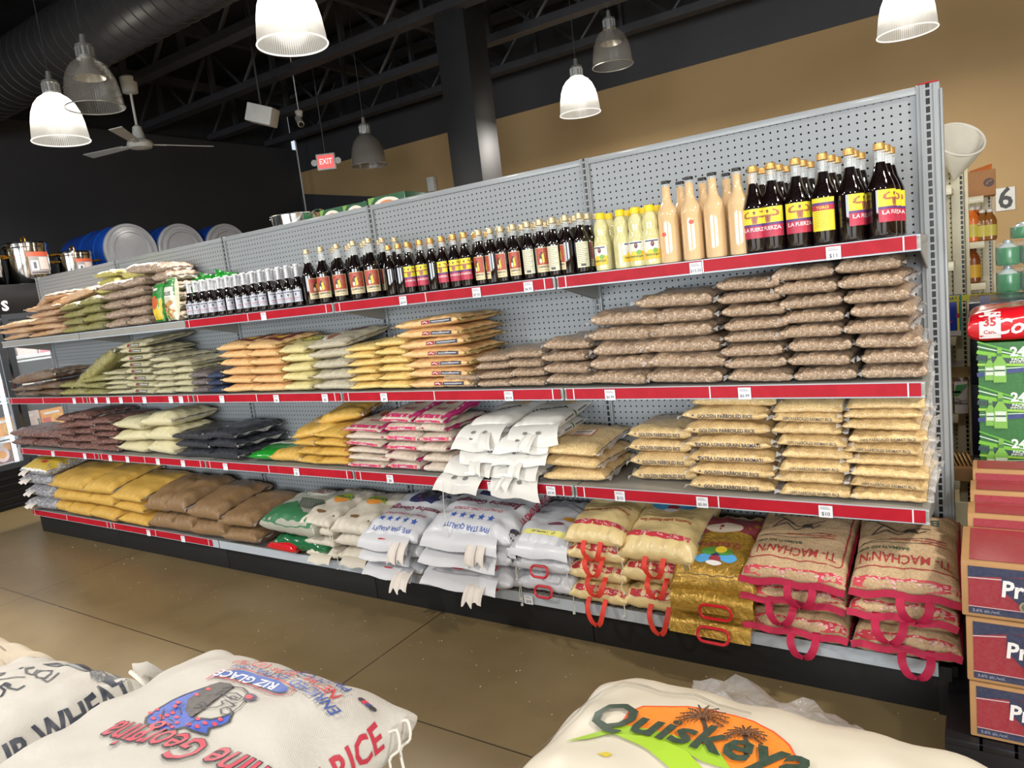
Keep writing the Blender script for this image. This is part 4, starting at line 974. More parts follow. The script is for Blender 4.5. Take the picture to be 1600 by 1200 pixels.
def run(name, protos_, pxs, Y0, rows, step, words, group, faces=None, dx=0.0):
    xs_ = [_bx(p, Y0) for p in pxs]
    for r in range(rows):
        for i, x in enumerate(xs_):
            P = (faces[i] if faces and r == 0 and faces[i] is not None else protos_[rnd.randrange(len(protos_))])
            rw = ('front row', 'second row', 'third row')[r]
            rz = math.atan2(CAM.x-x, -(CAM.y-Y0))*(.55 if not faces else .35)+rnd.uniform(-.25, .25)
            place(P, x+rnd.uniform(-.004, .004)+dx*r, Y0+step*r+rnd.uniform(-.004, .004), '%s, %s from left, %s' % (words, NTH[i], rw), group, rz)
run('s', B_SM, [296, 307, 319, 331, 344, 357, 371, 383, 396, 409, 423, 437, 451, 466], -.305, 3, .075, 'small dark bottle with white foil neck', 'small white-necked bottles')
run('c', B_CA, [485, 507, 531, 557, 582], -.30, 3, .09, 'dark cordial bottle with orange label', 'large orange-labelled cordial bottles', [B_CA[2], B_CA[0], B_CA[0], B_CA[0], B_CA[1]])
F = B_FP[0]
run('f', B_FU, [609, 625, 641, 659, 677, 693, 712, 730], -.305, 3, .078, 'dark tonic bottle with yellow and magenta label', 'small yellow-labelled tonic bottles', [F, F, B_FU[0], B_FU[0], F, B_FU[1], B_FU[0], B_FU[0]])
run('b', B_CB, [752, 768, 785, 804, 826, 846, 866, 886, 907], -.305, 3, .078, 'slim dark cordial bottle with orange label', 'slim cordial bottles', [B_CB[0], B_CB[2], B_CB[0], B_CB[0], B_CS[0], B_CB[1], B_CS[0], B_CB[2], B_CS[1]])
run('l', B_LE, [941, 970, 995, 1018], -.305, 2, .08, 'yellow sour juice bottle with yellow cap', 'yellow-capped juice bottles', [B_LE[0], B_LE[2], B_LE[0], B_LE[0]])
run('r', B_CR, [1046, 1080, 1117, 1155], -.29, 2, .10, 'cream-coloured bottle with black cap', 'cream-coloured bottles', [B_CR[1], B_CR[2], B_CR[0], B_CR[0]], dx=.02)
run('g', B_FL, [1182, 1209, 1248, 1290, 1330, 1377], -.29, 3, .09, 'large dark bottle with yellow strongman label', 'large strongman-labelled bottles', [B_FL[0], B_FL[1], B_FL[0], B_FBK[0], B_FL[3], B_FL[2]], dx=.004)
for o in ALLB: kill(o)
# upright bags of greens between beans and small bottles
def standing_bag(x, Y, H, Wd, des, mat, label, rz=0, lean=.12):
    bm = pillow(Wd, H, .06, seed=int(H*997), qx=1.3, qy=1.3, pinch=.04); kb = bm.copy()
    o = obj('vegetable_bag', bm, [mat], loc=(x, Y, z1+H/2+.001), rot=(PI/2-lean, 0, rz), angle=60); tag(o, label, 'bag', 'green printed food bags')
    printed(des, kb, TOPF, .015, .0012, 'front_print', o); kb.free(); return o
m_grn = plain('green_food_bag', c(30, 140, 44), .22, coat=.8); m_pgrn = plain('pale_food_bag', c(214, 214, 190), .25, coat=.8)
veg = []
rv = random.Random(3)
for k in range(26): veg.append(('e', rv.uniform(-.05, .05), rv.uniform(-.11, -.02), rv.uniform(.008, .017), rv.uniform(.006, .014), [c(190, 120, 60), c(90, 120, 50), c(200, 160, 70), c(150, 60, 40), c(214, 190, 120)][k % 5]))
standing_bag(_bx(255, -.29), -.28, .23, .11, design([('r', -.05, .05, .05, .11, c(24, 120, 40)), ('r', -.05, -.1, .05, .02, c(226, 190, 30)), ('e', 0, .0, .035, .04, c(196, 90, 30)), ('r', -.03, .07, .03, .085, WHT)]), m_grn, 'upright green and yellow food bag, left of the taller one', -.15)
standing_bag(_bx(272, -.29), -.27, .25, .13, design([('p', [(-.06, .02), (.06, .02), (.06, .12), (-.06, .12)], c(34, 140, 50)), ('t', 'MILLET', 0, .095, .028, BLKI, {'bold': .03}), ('r', -.055, .01, .055, .07, c(228, 226, 214)), ('t', 'MOLES', .0, .03, .03, c(20, 60, 30), {'bold': .03})]+veg), m_pgrn, 'upright pale food bag printed with vegetables beside the small bottles', -.15)
for k, (px, dz, sx) in enumerate(((276, .28, 1.0), (300, .285, 1.15), (330, .27, 1.0), (352, .255, .8))):
    bm = pillow(.20*sx, .20, .05, seed=70+k, flx=.012, fl=.03, flw=.008); kb = bm.copy()
    o = obj('vegetable_bag', bm, [m_grn, m_grn], loc=(_bx(px, -.09)+.0, -.085, z1+.13+.0), rot=(PI/2-.25, .12*(k-1), .1*(k % 2)), angle=60)
    tag(o, 'bright green food bag standing behind the small bottles, %s from left' % NTH[k], 'bag', 'green printed food bags')
    printed(design([('l', [(-.08*sx, -.02), (-.07*sx, .06), (.07*sx, .06), (.08*sx, -.02)], .004, WHT), ('e', .0, .0, .05, .03, WHT)]), kb, TOPF, .02, .0015, 'front_print', o); kb.free()

# ------------------------------------------------------------------ bottom shelf sacks
z4 = SH[3]['z']+.001
X4 = lambda px, py=900, Y=-.40: aty(px, py, Y).x
w_white = woven('white_woven_sack', c(214, 216, 222), .4, coat=.3); w_cream = woven('cream_woven_sack', c(214, 206, 190), .5)
w_jute = None
t = NT('jute_cloth'); o_ = t.obj(); sp = t.n('ShaderNodeSeparateXYZ'); t.l(o_, sp.inputs[0])
a_ = t.math('SINE', t.math('MULTIPLY', sp.outputs[0], 1300)); b_ = t.math('SINE', t.math('MULTIPLY', t.math('ADD', sp.outputs[1], sp.outputs[2]), 1300)); wv = t.math('MULTIPLY', a_, b_)
nz = t.noise(o_, 160, 4, .7); n9 = t.noise(o_, 10, 4, .6, .8)
cc = t.ramp(nz.outputs[0], [(.3, c(172, 142, 106)), (.7, c(216, 188, 150))]); cc = t.mix(t.math('MULTIPLY', t.math('ADD', wv, 1), .12), cc, c(110, 82, 54))
w_jute = t.base(col=cc, rough=.85, normal=t.bump(wv, .3, .001, t.bump(n9.outputs[0], .8, .012)))
w_gold = woven('gold_woven_sack', c(232, 208, 150), .36, coat=.4, wr=.007)
t = NT('gold_foil_film'); nz = t.noise(t.obj(), 9, 5, .6, 1.5); n8 = t.noise(t.obj(), 90, 3)
w_foil = t.base(col=t.ramp(n8.outputs[0], [(.3, c(160, 124, 46)), (.7, c(196, 158, 74))]), rough=.28, metal=.45, normal=t.bump(nz.outputs[0], .8, .018))
m_rfab = plain('crimson_webbing', c(170, 14, 60), .7, var=.1, nscale=60); m_rpl = plain('red_plastic_handle', c(190, 20, 40), .3, coat=.5); m_rtape = plain('orange_red_webbing', c(214, 60, 44), .6, var=.1, nscale=60)
m_paper = plain('white_paper_flap', c(222, 214, 206), .6, var=.03); m_string = plain('white_cotton_string', c(220, 216, 205), .8)
def sack(name, W, D, T, mat, seed, top=(), side=(), front=(), label='', loc=(0, 0, 0), rot=(0, 0, 0), grid=.02, group=None, cat='sack', kw=None, mats=None):
    k = dict(qx=2.2, qy=1.9, pinch=.05, wr=.008, nu=32, nv=34, px=4.4, py=3.8); k.update(kw or {})
    bm = pillow(W, D, T, seed=seed, **k); kb = bm.copy()
    o = obj(name, bm, mats or [mat, mat], loc=loc, rot=rot, angle=75); tag(o, label, cat, group)
    if top: printed(design(list(top)), kb, TOPF, grid, .0014, 'printed_top', o)
    if side: printed(design(list(side)), kb, side_frame(1, T*.5), grid, .0014, 'printed_side', o)
    if front: printed(design(list(front)), kb, front_frame(T*.5), grid, .0014, 'printed_front', o)
    kb.free(); return o
def handle(parent, x, y, z, w=.09, h=.04, droop=1.2):
    """red plastic carry handle hanging at the sack mouth"""
    bm = bmesh.new(); P = []
    for cx, cy in rr(-w/2, -h, w/2, 0, h*.45, 5): P.append((x+cx, y+cy*math.cos(droop), z+cy*math.sin(droop)))
    tube(bm, P, .0055, 6, closed=True); return obj('handle', bm, m_rpl, parent)
def flap(parent, x, y, z, w, L, droop=1.0, cut=True, tw=0.0, seed=0, name='paper_flap', mat=None, holes=False):
    """sheet hanging forward and down from a sack mouth"""
    bm = bmesh.new(); rw = random.Random(seed); n, m = 8, 8; V = {}; ph = rw.uniform(0, 6)
    for i in range(n+1):
        yy, zz = y, z
        for j in range(m+1):
            u = i/n-.5; s = j/m; a = droop*s; 
            yy = y-L*(math.sin(droop*s)/droop if droop else s); zz = z-L*((1-math.cos(droop*s))/droop)
            ln = .14*L*(1-abs(2*abs(u)-.0))*(s**3) if cut else .0
            V[i, j] = bm.verts.new((x+u*w*(1+.12*s)+tw*s*L, yy+ln*math.cos(a), zz+ln*math.sin(a)+.006*math.sin(u*9+ph)*s))
    for i in range(n):
        for j in range(m): bm.faces.new((V[i, j], V[i+1, j], V[i+1, j+1], V[i, j+1]))
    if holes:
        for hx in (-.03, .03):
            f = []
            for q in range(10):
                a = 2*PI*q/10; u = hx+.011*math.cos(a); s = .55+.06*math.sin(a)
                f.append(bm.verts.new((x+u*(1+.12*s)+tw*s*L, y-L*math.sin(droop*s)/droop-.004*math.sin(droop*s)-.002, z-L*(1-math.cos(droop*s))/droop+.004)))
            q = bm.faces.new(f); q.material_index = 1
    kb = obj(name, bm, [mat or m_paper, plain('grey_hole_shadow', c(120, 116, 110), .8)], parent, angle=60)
    return kb
def strings(parent, x, y, z, L, seed=0):
    bm = bmesh.new(); rw = random.Random(seed); tube(bm, wave([(x, y, z), (x+rw.uniform(-.01, .01), y-.012, z-L*.4), (x+rw.uniform(-.012, .012), y-.012, z-L)]), .0016, 5)
    tube(bm, [(x, y-.012, z-L*.9), (x, y-.012, z-L)], .004, 6); return obj('string', bm, m_string, parent)
def straps(parent, x, y, z, gap=.08, L=.09, mat=None, w=.024):
    bm = bmesh.new(); ribbon(bm, wave([(x-gap/2, y+.02, z+.01), (x-gap/2, y-.018, z-L*.3), (x-gap*.30, y-.024, z-L*.8), (x, y-.02, z-L), (x+gap*.30, y-.024, z-L*.8), (x+gap/2, y-.018, z-L*.3), (x+gap/2, y+.02, z+.01)], 5), w, .002)
    return obj('carry_strap', bm, mat or m_rfab, parent)
# printed motifs, drawn as they are seen (most lettering is upside down towards the aisle)
R180 = {'rot': PI, 'bold': .012}
def head(cx, cy, s, flip=1):
    f = lambda P: [(cx+x*s*flip, cy+y*s) for x, y in P]
    return [('p', f([(.10, .36), (-.1, .42), (-.34, .34), (-.56, .12), (-.72, -.16), (-.66, -.34), (-.3, -.4), (0, -.36), (.28, -.42), (.34, -.3), (.5, -.18), (.34, -.14), (.1, -.22), (-.12, -.18), (-.14, .02), (.0, .16), (.16, .3)]), NAVY),
            ('p', f([(.24, .36), (.0, .42), (-.2, .34), (-.34, .12), (-.34, -.1), (-.22, -.2), (-.14, -.1), (-.12, .06), (.06, .22)]), c(36, 34, 40)),
            ('l', f([(.14, .3), (.34, .34), (.48, .24), (.44, .06), (.5, -.02), (.38, -.16), (.2, -.2)]), .03*s, c(30, 30, 36)),
            ('l', f([(.1, .16), (.26, .2), (.38, .12)]), .03*s, c(30, 30, 36)), ('l', f([(-.06, .02), (.1, -.02), (.2, .04), (.24, .0), (.34, .02)]), .022*s, c(30, 30, 36)),
            ('e', cx+.54*s*flip, cy+.12*s, .07*s, .06*s, NAVY), ('e', cx-.4*s*flip, cy-.1*s, .06*s, .05*s, c(150, 50, 80)), ('e', cx-.2*s*flip, cy-.28*s, .06*s, .05*s, c(150, 50, 80)), ('e', cx-.46*s*flip, cy+.1*s, .05*s, .04*s, c(150, 50, 80))]
def stars(cx, cy, sp_, r, col, n=5): return [('p', star(cx+(i-(n-1)/2)*sp_, cy, r), col) for i in range(n)]
BL = c(34, 80, 170)
jas_top = head(.03, .08, .13)+[('t', 'Jasmine Georgina', 0, -.01, .042, c(70, 30, 60), {'rot': PI, 'shear': .35, 'bold': .015}), ('t', 'Jasmine Georgina', .002, -.012, .040, c(150, 50, 80), {'rot': PI, 'shear': .35}),
     ('t', 'QUALITY LONG ETOILES', 0, -.060, .019, c(190, 60, 80), R180)]+stars(0, -.10, .04, .016, BL)+[('t', 'FIVE STAR QUALITY', 0, -.145, .022, BL, R180)]
jas_side = head(-.12, .0, .045, -1)+[('t', 'JASMINE RICE', .045, 0, .04, c(196, 40, 80), {'bold': .02, 'sx': .85})]
qui_top = [('e', .0, .03, .05, .042, c(236, 150, 40)), ('p', [(-.07, .02), (.0, .05), (.07, .02), (.02, .09), (-.05, .085)], c(150, 180, 40)), ('t', 'Quiskeya', 0, .05, .034, c(40, 70, 30), {'rot': PI, 'bold': .025, 'shear': .25}), ('r', -.06, .10, .06, .104, c(130, 130, 130)), ('r', -.05, .115, .05, .118, c(130, 130, 130)), ('r', -.07, .14, .07, .16, c(150, 120, 100)), ('e', -.02, -.11, .03, .014, c(120, 84, 40)), ('t', '4', -.1, -.11, .02, BLKI, R180), ('t', '4', .09, -.13, .02, BLKI, R180)]
tim_top = [('t', 'TI-MACHAN', 0, -.07, .036, c(190, 60, 60), {'rot': PI, 'bold': .02}), ('t', 'BASMATI', .02, -.02, .036, c(206, 90, 90), {'rot': PI, 'bold': .02}), ('t', 'MILAGROSA', .02, .04, .03, BLKI, {'rot': PI, 'bold': .02}), ('r', -.13, -.145, .13, -.12, c(226, 220, 120)), ('t', 'golden basmati rice', 0, -.133, .014, c(90, 90, 50), {'rot': PI, 'bold': .02}), ('e', .115, -.132, .008, .008, c(90, 70, 90)), ('e', -.115, -.132, .008, .008, c(90, 70, 90)), ('e', .0, .12, .05, .03, c(70, 120, 50))]
tim2 = [('e', .07, -.02, .03, .02, c(236, 170, 40)), ('l', [(-.1, .1), (.0, .12), (.1, .06)], .004, c(120, 110, 130)), ('l', [(-.1, .05), (0, .08), (.1, .03)], .003, c(150, 140, 150)), ('l', [(-.12, -.02), (-.02, .03)], .004, c(150, 140, 150)), ('t', 'RIZ', -.09, .02, .04, c(120, 120, 140), {'rot': PI-.3}), ('e', .03, -.07, .04, .012, c(120, 50, 80)), ('r', -.13, -.145, .13, -.12, c(226, 220, 120)), ('e', .115, -.132, .008, .008, c(90, 70, 90)), ('e', -.115, -.132, .008, .008, c(90, 70, 90)), ('t', 'golden basmati rice', 0, -.133, .014, c(90, 90, 50), {'rot': PI, 'bold': .02})]
TIR, TID = c(160, 34, 34), c(60, 54, 46)
jute_top = [('l', rr(-.135, -.11, .13, .17, .02), .004, TIR, True), ('t', "TI- MACHAN'N", -.0, -.075, .048, TIR, {'rot': PI, 'bold': .012, 'sx': .70}), ('t', 'BASMATI RIZ DIRI', -.055, -.035, .017, c(50, 84, 50), {'rot': PI, 'bold': .015}),
    ('l', [(-.12, -.01), (-.06, .0), (.05, .02), (.09, .018), (.05, -.005), (-.03, -.012), (-.12, -.01)], .0022, TID), ('t', 'PURE PARBOILED', -.0, .006, .011, TIR, {'rot': PI, 'bold': .02}), ('e', .01, .055, .014, .010, TID), ('l', [(.01, .05), (-.02, .03), (-.05, .06), (-.09, .035), (-.06, .085), (-.03, .06)], .004, TID), ('l', [(.05, .06), (.03, .04), (.02, .065), (.06, .08)], .004, TID), ('l', [(-.08, .1), (-.02, .05), (.03, .045)], .004, TID),
    ('t', 'BASMATI', -.01, .125, .05, c(66, 84, 74), {'rot': PI, 'bold': .015, 'sx': .95}), ('t', '100% PARBOILED', .15, .02, .026, TID, {'rot': PI/2, 'bold': .01, 'sx': .8}), ('t', 'MACHAN', -.155, .04, .02, TID, {'rot': -PI/2, 'bold': .01}), ('r', .04, -.005, .10, -.002, TIR), ('r', .045, .005, .10, .008, TIR), ('r', .05, .015, .10, .018, TIR)]
def redband(W, D, y):
    it = [('r', -W*.47, y-.012, W*.47, y+.01, c(190, 30, 50))]
    rw = random.Random(int(W*1000))
    for k in range(46): x = rw.uniform(-W*.45, W*.45); yy = rw.uniform(y-.008, y+.007); it.append(('r', x, yy, x+rw.uniform(.003, .012), yy+.0025, c(226, 170, 176)))
    return it
dom_map = [('e', -.045, .0, .034, .022, c(70, 160, 220)), ('e', .045, .01, .034, .022, c(70, 160, 220)), ('e', .0, .035, .06, .022, c(70, 140, 40)), ('e', .015, .045, .022, .018, c(236, 206, 30)), ('e', .0, -.002, .022, .014, c(150, 30, 50)), ('e', 0, -.022, .03, .010, c(226, 222, 220)), ('p', [(-.02, .012), (.0, .028), (.02, .012)], NAVY)]
def shift(items, dx, dy, s=1.0):
    out = []
    for it in items:
        it = list(it)
        if it[0] in 'te': it[2 if it[0] == 't' else 1] = it[2 if it[0] == 't' else 1]*s+dx; it[3 if it[0] == 't' else 2] = it[3 if it[0] == 't' else 2]*s+dy
        if it[0] == 't': it[4] *= s
        if it[0] == 'e': it[3] *= s; it[4] *= s
        if it[0] in 'pl': it[1] = [(x*s+dx, y*s+dy) for x, y in it[1]]
        if it[0] == 'r': it[1:5] = [it[1]*s+dx, it[2]*s+dy, it[3]*s+dx, it[4]*s+dy]
        out.append(tuple(it))
    return out
ind_top = shift(dom_map, 0, .06, 1.1)+[('t', 'Premium Indian Basmati Rice', 0, -.035, .022, c(170, 84, 40), {'rot': PI, 'bold': .03, 'sx': .8}), ('r', -.1, .005, .1, .008, c(120, 90, 50)), ('r', -.1, -.012, .1, -.009, c(120, 90, 50)), ('r', -.1, -.005, .1, -.003, c(120, 90, 50))]+redband(.26, .3, -.12)
ind_side = [('t', 'BASMATI RICE', 0, .0, .03, c(96, 96, 150), {'bold': .02})]
foil_top = [('p', [(-.16, .19), (.16, .19), (.16, .02), (.1, .1), (-.03, .11), (-.16, .02)], c(120, 20, 34)), ('e', 0, .12, .07, .028, c(196, 180, 160)), ('t', 'QUISQUEYA', 0, .035, .028, c(140, 30, 30), {'rot': PI, 'bold': .02}), ('t', 'Premium', 0, .062, .02, c(110, 80, 30), {'rot': PI, 'shear': .3})]+shift(dom_map, 0, -.035, .95)+[('r', -.15, -.098, .15, -.0955, c(90, 66, 24)), ('r', -.15, -.108, .15, -.1065, c(120, 90, 40))]
FY = -.44; zt = z4
def pile(name, words, px0, px1, n, T, mat, tops, side=(), seed=0, D=.42, yf=-.42, tilt=.0, rz=.0, toptilt=0.0, lean=0.0, group=None, under=(), kw=None, acc=None, cat='sack', Wf=1.0, where=''):
    x0, x1 = X4(px0), X4(px1); W = (x1-x0)*Wf; z = z4; out = []
    for i in range(n):
        last = i == n-1
        wd = 'top' if last else ORD[i]
        lab = '%s, %s of the %s' % (words, wd, where)
        o = sack(name, W, D, T, mat, seed+i*3, top=(tops if last else under), side=side if last or i == n-2 else (), label=lab,
                 loc=((x0+x1)/2+lean*i/max(1, n-1), yf+D/2+random.uniform(-.01, .01), z+(abs(math.sin(toptilt))*D*.22 if last else 0)), rot=(toptilt if last else tilt, 0, rz+random.uniform(-.03, .03)), group=group, kw=kw, cat=cat)
        if acc: acc(o, i, n, W, D, T)
        z += T*.93; out.append(o)
    return out
def acc_jute(o, i, n, W, D, T):
    bm = bmesh.new(); pts = [(-W*.5+W*k/12, -D*.5+.012*math.cos((k/6-1)*1.4)-.018, T*.46+.006*math.sin(k*1.3+i)) for k in range(13)]
    ribbon(bm, pts, .022, .004, side=Vector((0, -.5, -1))); obj('mouth_band', bm, m_rfab, o)
    bm = bmesh.new(); tube(bm, [(W*.5*(1-.0)-.004, -D*.48+D*.96*k/14, T*.46+.004*(-1)**k) for k in range(15)], .005, 5); obj('side_stitching', bm, m_rfab, o)
    straps(o, .0+.03*(-1)**i, -D*.5-.014, T*.42, .075, .066)
j1 = pile('jute_rice_sack', 'jute rice sack with red mouth band', 1327, 1499, 3, .112, w_jute, shift(jute_top, 0, -.02, 1.12)+redband(.33, 0, -.185), seed=80, D=.41, yf=-.44, toptilt=.24, acc=acc_jute, group='jute rice sacks with red straps', under=redband(.33, 0, -.185), where='right jute pile', kw=dict(wr=.006))
j2 = pile('jute_rice_sack', 'jute rice sack with red mouth band', 1163, 1325, 3, .108, w_jute, shift(jute_top, 0, -.02, 1.12)+redband(.33, 0, -.185), seed=90, D=.41, yf=-.44, toptilt=.24, acc=acc_jute, group='jute rice sacks with red straps', under=redband(.33, 0, -.185), where='left jute pile', kw=dict(wr=.006))
def acc_foil(o, i, n, W, D, T):
    bm = bmesh.new(); ribbon(bm, wave([(0, -D*.5+.03, T*.46), (0, -D*.5-.02, T*.40), (0, -D*.5-.045, T*.40-.045)]), W*.94, .002, side=Vector((1, 0, 0))); obj('bag_top', bm, w_foil, o)
    handle(o, .02, -D*.5-.045, T*.40-.004, .11, .05, 1.25)
pile('gold_foil_rice_bag', 'shiny gold foil rice bag with red handle', 1050, 1183, 2, .135, w_foil, shift(foil_top, 0, -.06), side=[('r', -.1, -.02, -.0, .02, c(150, 90, 60)), ('e', .09, .03, .03, .025, c(190, 190, 60))], seed=100, D=.39, yf=-.43, toptilt=.36, tilt=.06, rz=-.0, acc=acc_foil, group='gold foil rice bags', where='foil bag pair', kw=dict(wr=.009, px=5))
def acc_ind(o, i, n, W, D, T):
    straps(o, .0, -D*.5+.0, T*.40, .07, .07 if i else .10, m_rtape, .02)
    if i == n-1:
        bm = bmesh.new(); bmesh.ops.create_cube(bm, size=1)
        for v in bm.verts: v.co = Vector((W*.42+v.co.x*.008, -D*.5-.012+v.co.y*.004, T*.36+v.co.z*.024))
        obj('zip_pull', bm, m_alu, o)
    strings(o, W*.44, -D*.48, T*.4, .05, i)
pile('gold_woven_rice_sack', 'gold woven basmati sack with orange-red band', 972, 1088, 3, .115, w_gold, ind_top, side=ind_side, seed=110, D=.38, yf=-.41, toptilt=.26, acc=acc_ind, group='gold woven basmati sacks', under=redband(.26, 0, -.165), where='right gold pile')
pile('gold_woven_rice_sack', 'gold woven basmati sack with orange-red band', 889, 980, 4, .092, w_gold, ind_top, side=(), seed=120, D=.38, yf=-.41, toptilt=.24, acc=acc_ind, group='gold woven basmati sacks', under=redband(.26, 0, -.165), where='left gold pile', kw=dict(qx=1.7))
def acc_w(o, i, n, W, D, T):
    if i < n-1: handle(o, .0, -D*.5-.005, T*.5, .08, .045, 1.3)
    if i == n-1: flap(o, .0, -D*.5+.05, T*.72, W*.9, .10, 1.3, False, mat=w_white, name='sack_mouth', seed=i)
    strings(o, W*.46, -D*.46, T*.45, .10, i); strings(o, -W*.46, -D*.46, T*.4, .07, i+9)
pile('white_rice_sack', 'white woven rice sack with yellow strip', 806, 893, 3, .10, w_white, tim2, side=[('t', 'RICE', -.1, 0, .04, c(200, 60, 90), {'bold': .02})], seed=130, D=.38, yf=-.41, toptilt=.16, acc=acc_w, group='white rice sacks with yellow strips', where='right yellow-strip pile')
pile('white_rice_sack', 'white woven rice sack with yellow strip', 730, 815, 3, .095, w_white, tim_top, seed=140, D=.38, yf=-.41, toptilt=.16, acc=acc_w, group='white rice sacks with yellow strips', where='left yellow-strip pile')
def acc_j(o, i, n, W, D, T):
    handle(o, -.03, -D*.5-.006, T*.42, .08, .045, 1.2)
    if i != 1: flap(o, .06, -D*.5+.02, T*.50, .05, .15, 1.35, True, seed=i+3); flap(o, .105, -D*.5+.02, T*.50, .05, .14, 1.35, True, seed=i+5)
    flap(o, -.02, -D*.5+.05, T*.66, W*.8, .12, 1.1, False, mat=w_white, name='sack_mouth', seed=i)
pile('white_jasmine_sack', 'white jasmine rice sack with five blue stars', 672, 812, 3, .113, w_white, shift(jas_top, 0, .01, 1.25), side=shift(jas_side, 0, 0, 1.25), seed=150, D=.41, yf=-.45, toptilt=.22, acc=acc_j, Wf=.92, lean=.02, group='white jasmine rice sacks', where='tall jasmine pile')
pile('white_jasmine_sack', 'white jasmine rice sack with five blue stars', 588, 672, 3, .092, w_white, shift(jas_top, 0, .01, 1.25), side=(), seed=160, D=.41, yf=-.45, toptilt=.2, acc=acc_j, group='white jasmine rice sacks', where='low jasmine pile')
def acc_q(o, i, n, W, D, T):
    strings(o, W*.45, -D*.48, T*.4, .06, i)
    if i == 0: flap(o, .0, -D*.5+.02, T*.5, W*.6, .07, 1.2, False, mat=w_cream, name='sack_mouth', seed=i)
pile('cream_rice_sack', 'cream rice sack with orange and green print', 535, 590, 3, .088, w_cream, qui_top, seed=170, D=.39, yf=-.42, toptilt=.15, acc=acc_q, group='cream printed rice sacks', where='right cream pile')
pile('cream_rice_sack', 'cream rice sack with orange and green print', 488, 535, 4, .066, w_cream, qui_top, seed=180, D=.39, yf=-.42, toptilt=.15, acc=acc_q, group='cream printed rice sacks', where='left cream pile')
# green and grey rice sack with a little red packet
GRN = c(14, 104, 56)
gs = [('p', [(-.25, -.21), (.25, -.21), (.25, -.13), (.08, -.11), (.0, -.07), (-.08, -.02), (-.25, -.07)], GRN), ('e', -.02, .10, .12, .065, c(226, 224, 215)), ('l', ell(-.02, .10, .115, .06), .004, GRN, True), ('t', 'LA REINA', -.02, .115, .03, c(150, 30, 40), {'rot': PI, 'bold': .03}), ('t', 'PERICO', -.02, .085, .03, c(150, 30, 40), {'rot': PI, 'bold': .03}), ('t', 'PERICO', .14, -.02, .04, c(40, 60, 50), {'rot': PI+.3, 'bold': .02}), ('r', -.25, .17, .25, .21, c(110, 160, 150))]
for k in range(14): gs.append(('l', [(-.07+.014*k, .01), (-.0+.016*k, -.075)], .005, c(30, 60, 44)))
gx = (X4(400, 860)+X4(540, 860))/2
sack('green_rice_sack', .44, .38, .11, plain('grey_clear_sack', c(168, 168, 156), .25, coat=.8), 190, label='green and grey rice sack under the printed one', loc=(gx+.02, -.22, z4), grid=.02, group='green and grey rice sacks', mats=[plain('green_sack_film', c(20, 96, 56), .25, coat=.8)]*2)
sack('green_rice_sack', .48, .38, .14, plain('grey_clear_sack', c(168, 168, 156), .25, coat=.8), 191, top=gs, label='top green and grey rice sack with white oval and green stripes', loc=(gx-.02, -.235, z4+.12), rot=(.16, 0, -.06), grid=.02, group='green and grey rice sacks')
rp = pillow(.24, .12, .065, seed=193, flx=.014); kb = rp.copy()
o = obj('red_packet', rp, [plain('red_packet_film', c(200, 22, 34), .2, coat=1), plain('red_packet_end', c(180, 30, 40), .3, coat=.8)], loc=(X4(446, 868, -.40), -.36, z4), rot=(0, 0, -.05), angle=60); tag(o, 'small shiny red packet lying in front of the green sack', 'packet')
printed(design([('r', -.075, -.02, -.03, .025, c(235, 215, 210)), ('r', .01, -.02, .055, .02, c(235, 200, 200)), ('r', -.07, -.005, -.035, -.0, c(200, 22, 34)), ('r', .015, 0, .05, .004, c(200, 22, 34))]), kb, TOPF, .015, .001, 'printed_label', o); kb.free()
# brown wheat sacks, golden sacks, silver sacks
def big(nm, mat, W, n, seeds): return proto(nm, 'sack', mat, W, .42, .12, seeds, (), dict(qx=2.0, qy=1.8, pinch=.045, wr=.008, flx=.01, nu=26, nv=26), f_clear)
bw = big('sack_of_wheat', g_lbrown, .32, 3, (201, 202, 203)); yw = big('sack_of_golden_meal', g_yelb, .32, 3, (204, 205, 206)); 
G = 'clear sacks of brown wheat on the bottom shelf'
stack(bw, X4(352, 835), X4(405, 850), -.42, -.02, z4, .40, 2, 'clear sack of brown wheat', 'pile beside the green sack', G, seed=60, rj=3, tiltlast=.12)
o = stack(bw, X4(302, 830), X4(353, 835), -.42, -.02, z4, .44, 2, 'clear sack of brown wheat', 'second wheat pile from the right', G, seed=61, rj=3, tiltlast=.18)
stack(bw, X4(268, 820), X4(303, 830), -.41, -.02, z4, .46, 2, 'clear sack of brown wheat', 'third wheat pile from the right', G, seed=62, rj=3, tiltlast=.2)
stack(bw, X4(235, 820), X4(268, 820), -.41, -.02, z4, .45, 2, 'clear sack of brown wheat', 'leftmost wheat pile beside the golden sacks', G, seed=63, rj=3, tiltlast=.2)
G = 'clear sacks of golden meal on the bottom shelf'
stack(yw, X4(185, 810), X4(236, 820), -.42, -.02, z4, .46, 3, 'golden meal sack', 'rightmost golden pile', G, seed=64, rj=3, tiltlast=.18)
stack(yw, X4(142, 800), X4(186, 810), -.42, -.02, z4, .50, 3, 'golden meal sack', 'second golden pile from the right', G, seed=65, rj=3, tiltlast=.18)
stack(yw, X4(103, 790), X4(143, 800), -.42, -.02, z4, .50, 3, 'golden meal sack', 'third golden pile from the right', G, seed=66, rj=3, tiltlast=.18)
stack(yw, X4(80, 790), X4(104, 790), -.40, -.02, z4, .48, 3, 'golden meal sack', 'leftmost golden pile beside the silver sacks', G, seed=67, rj=3, tiltlast=.18)
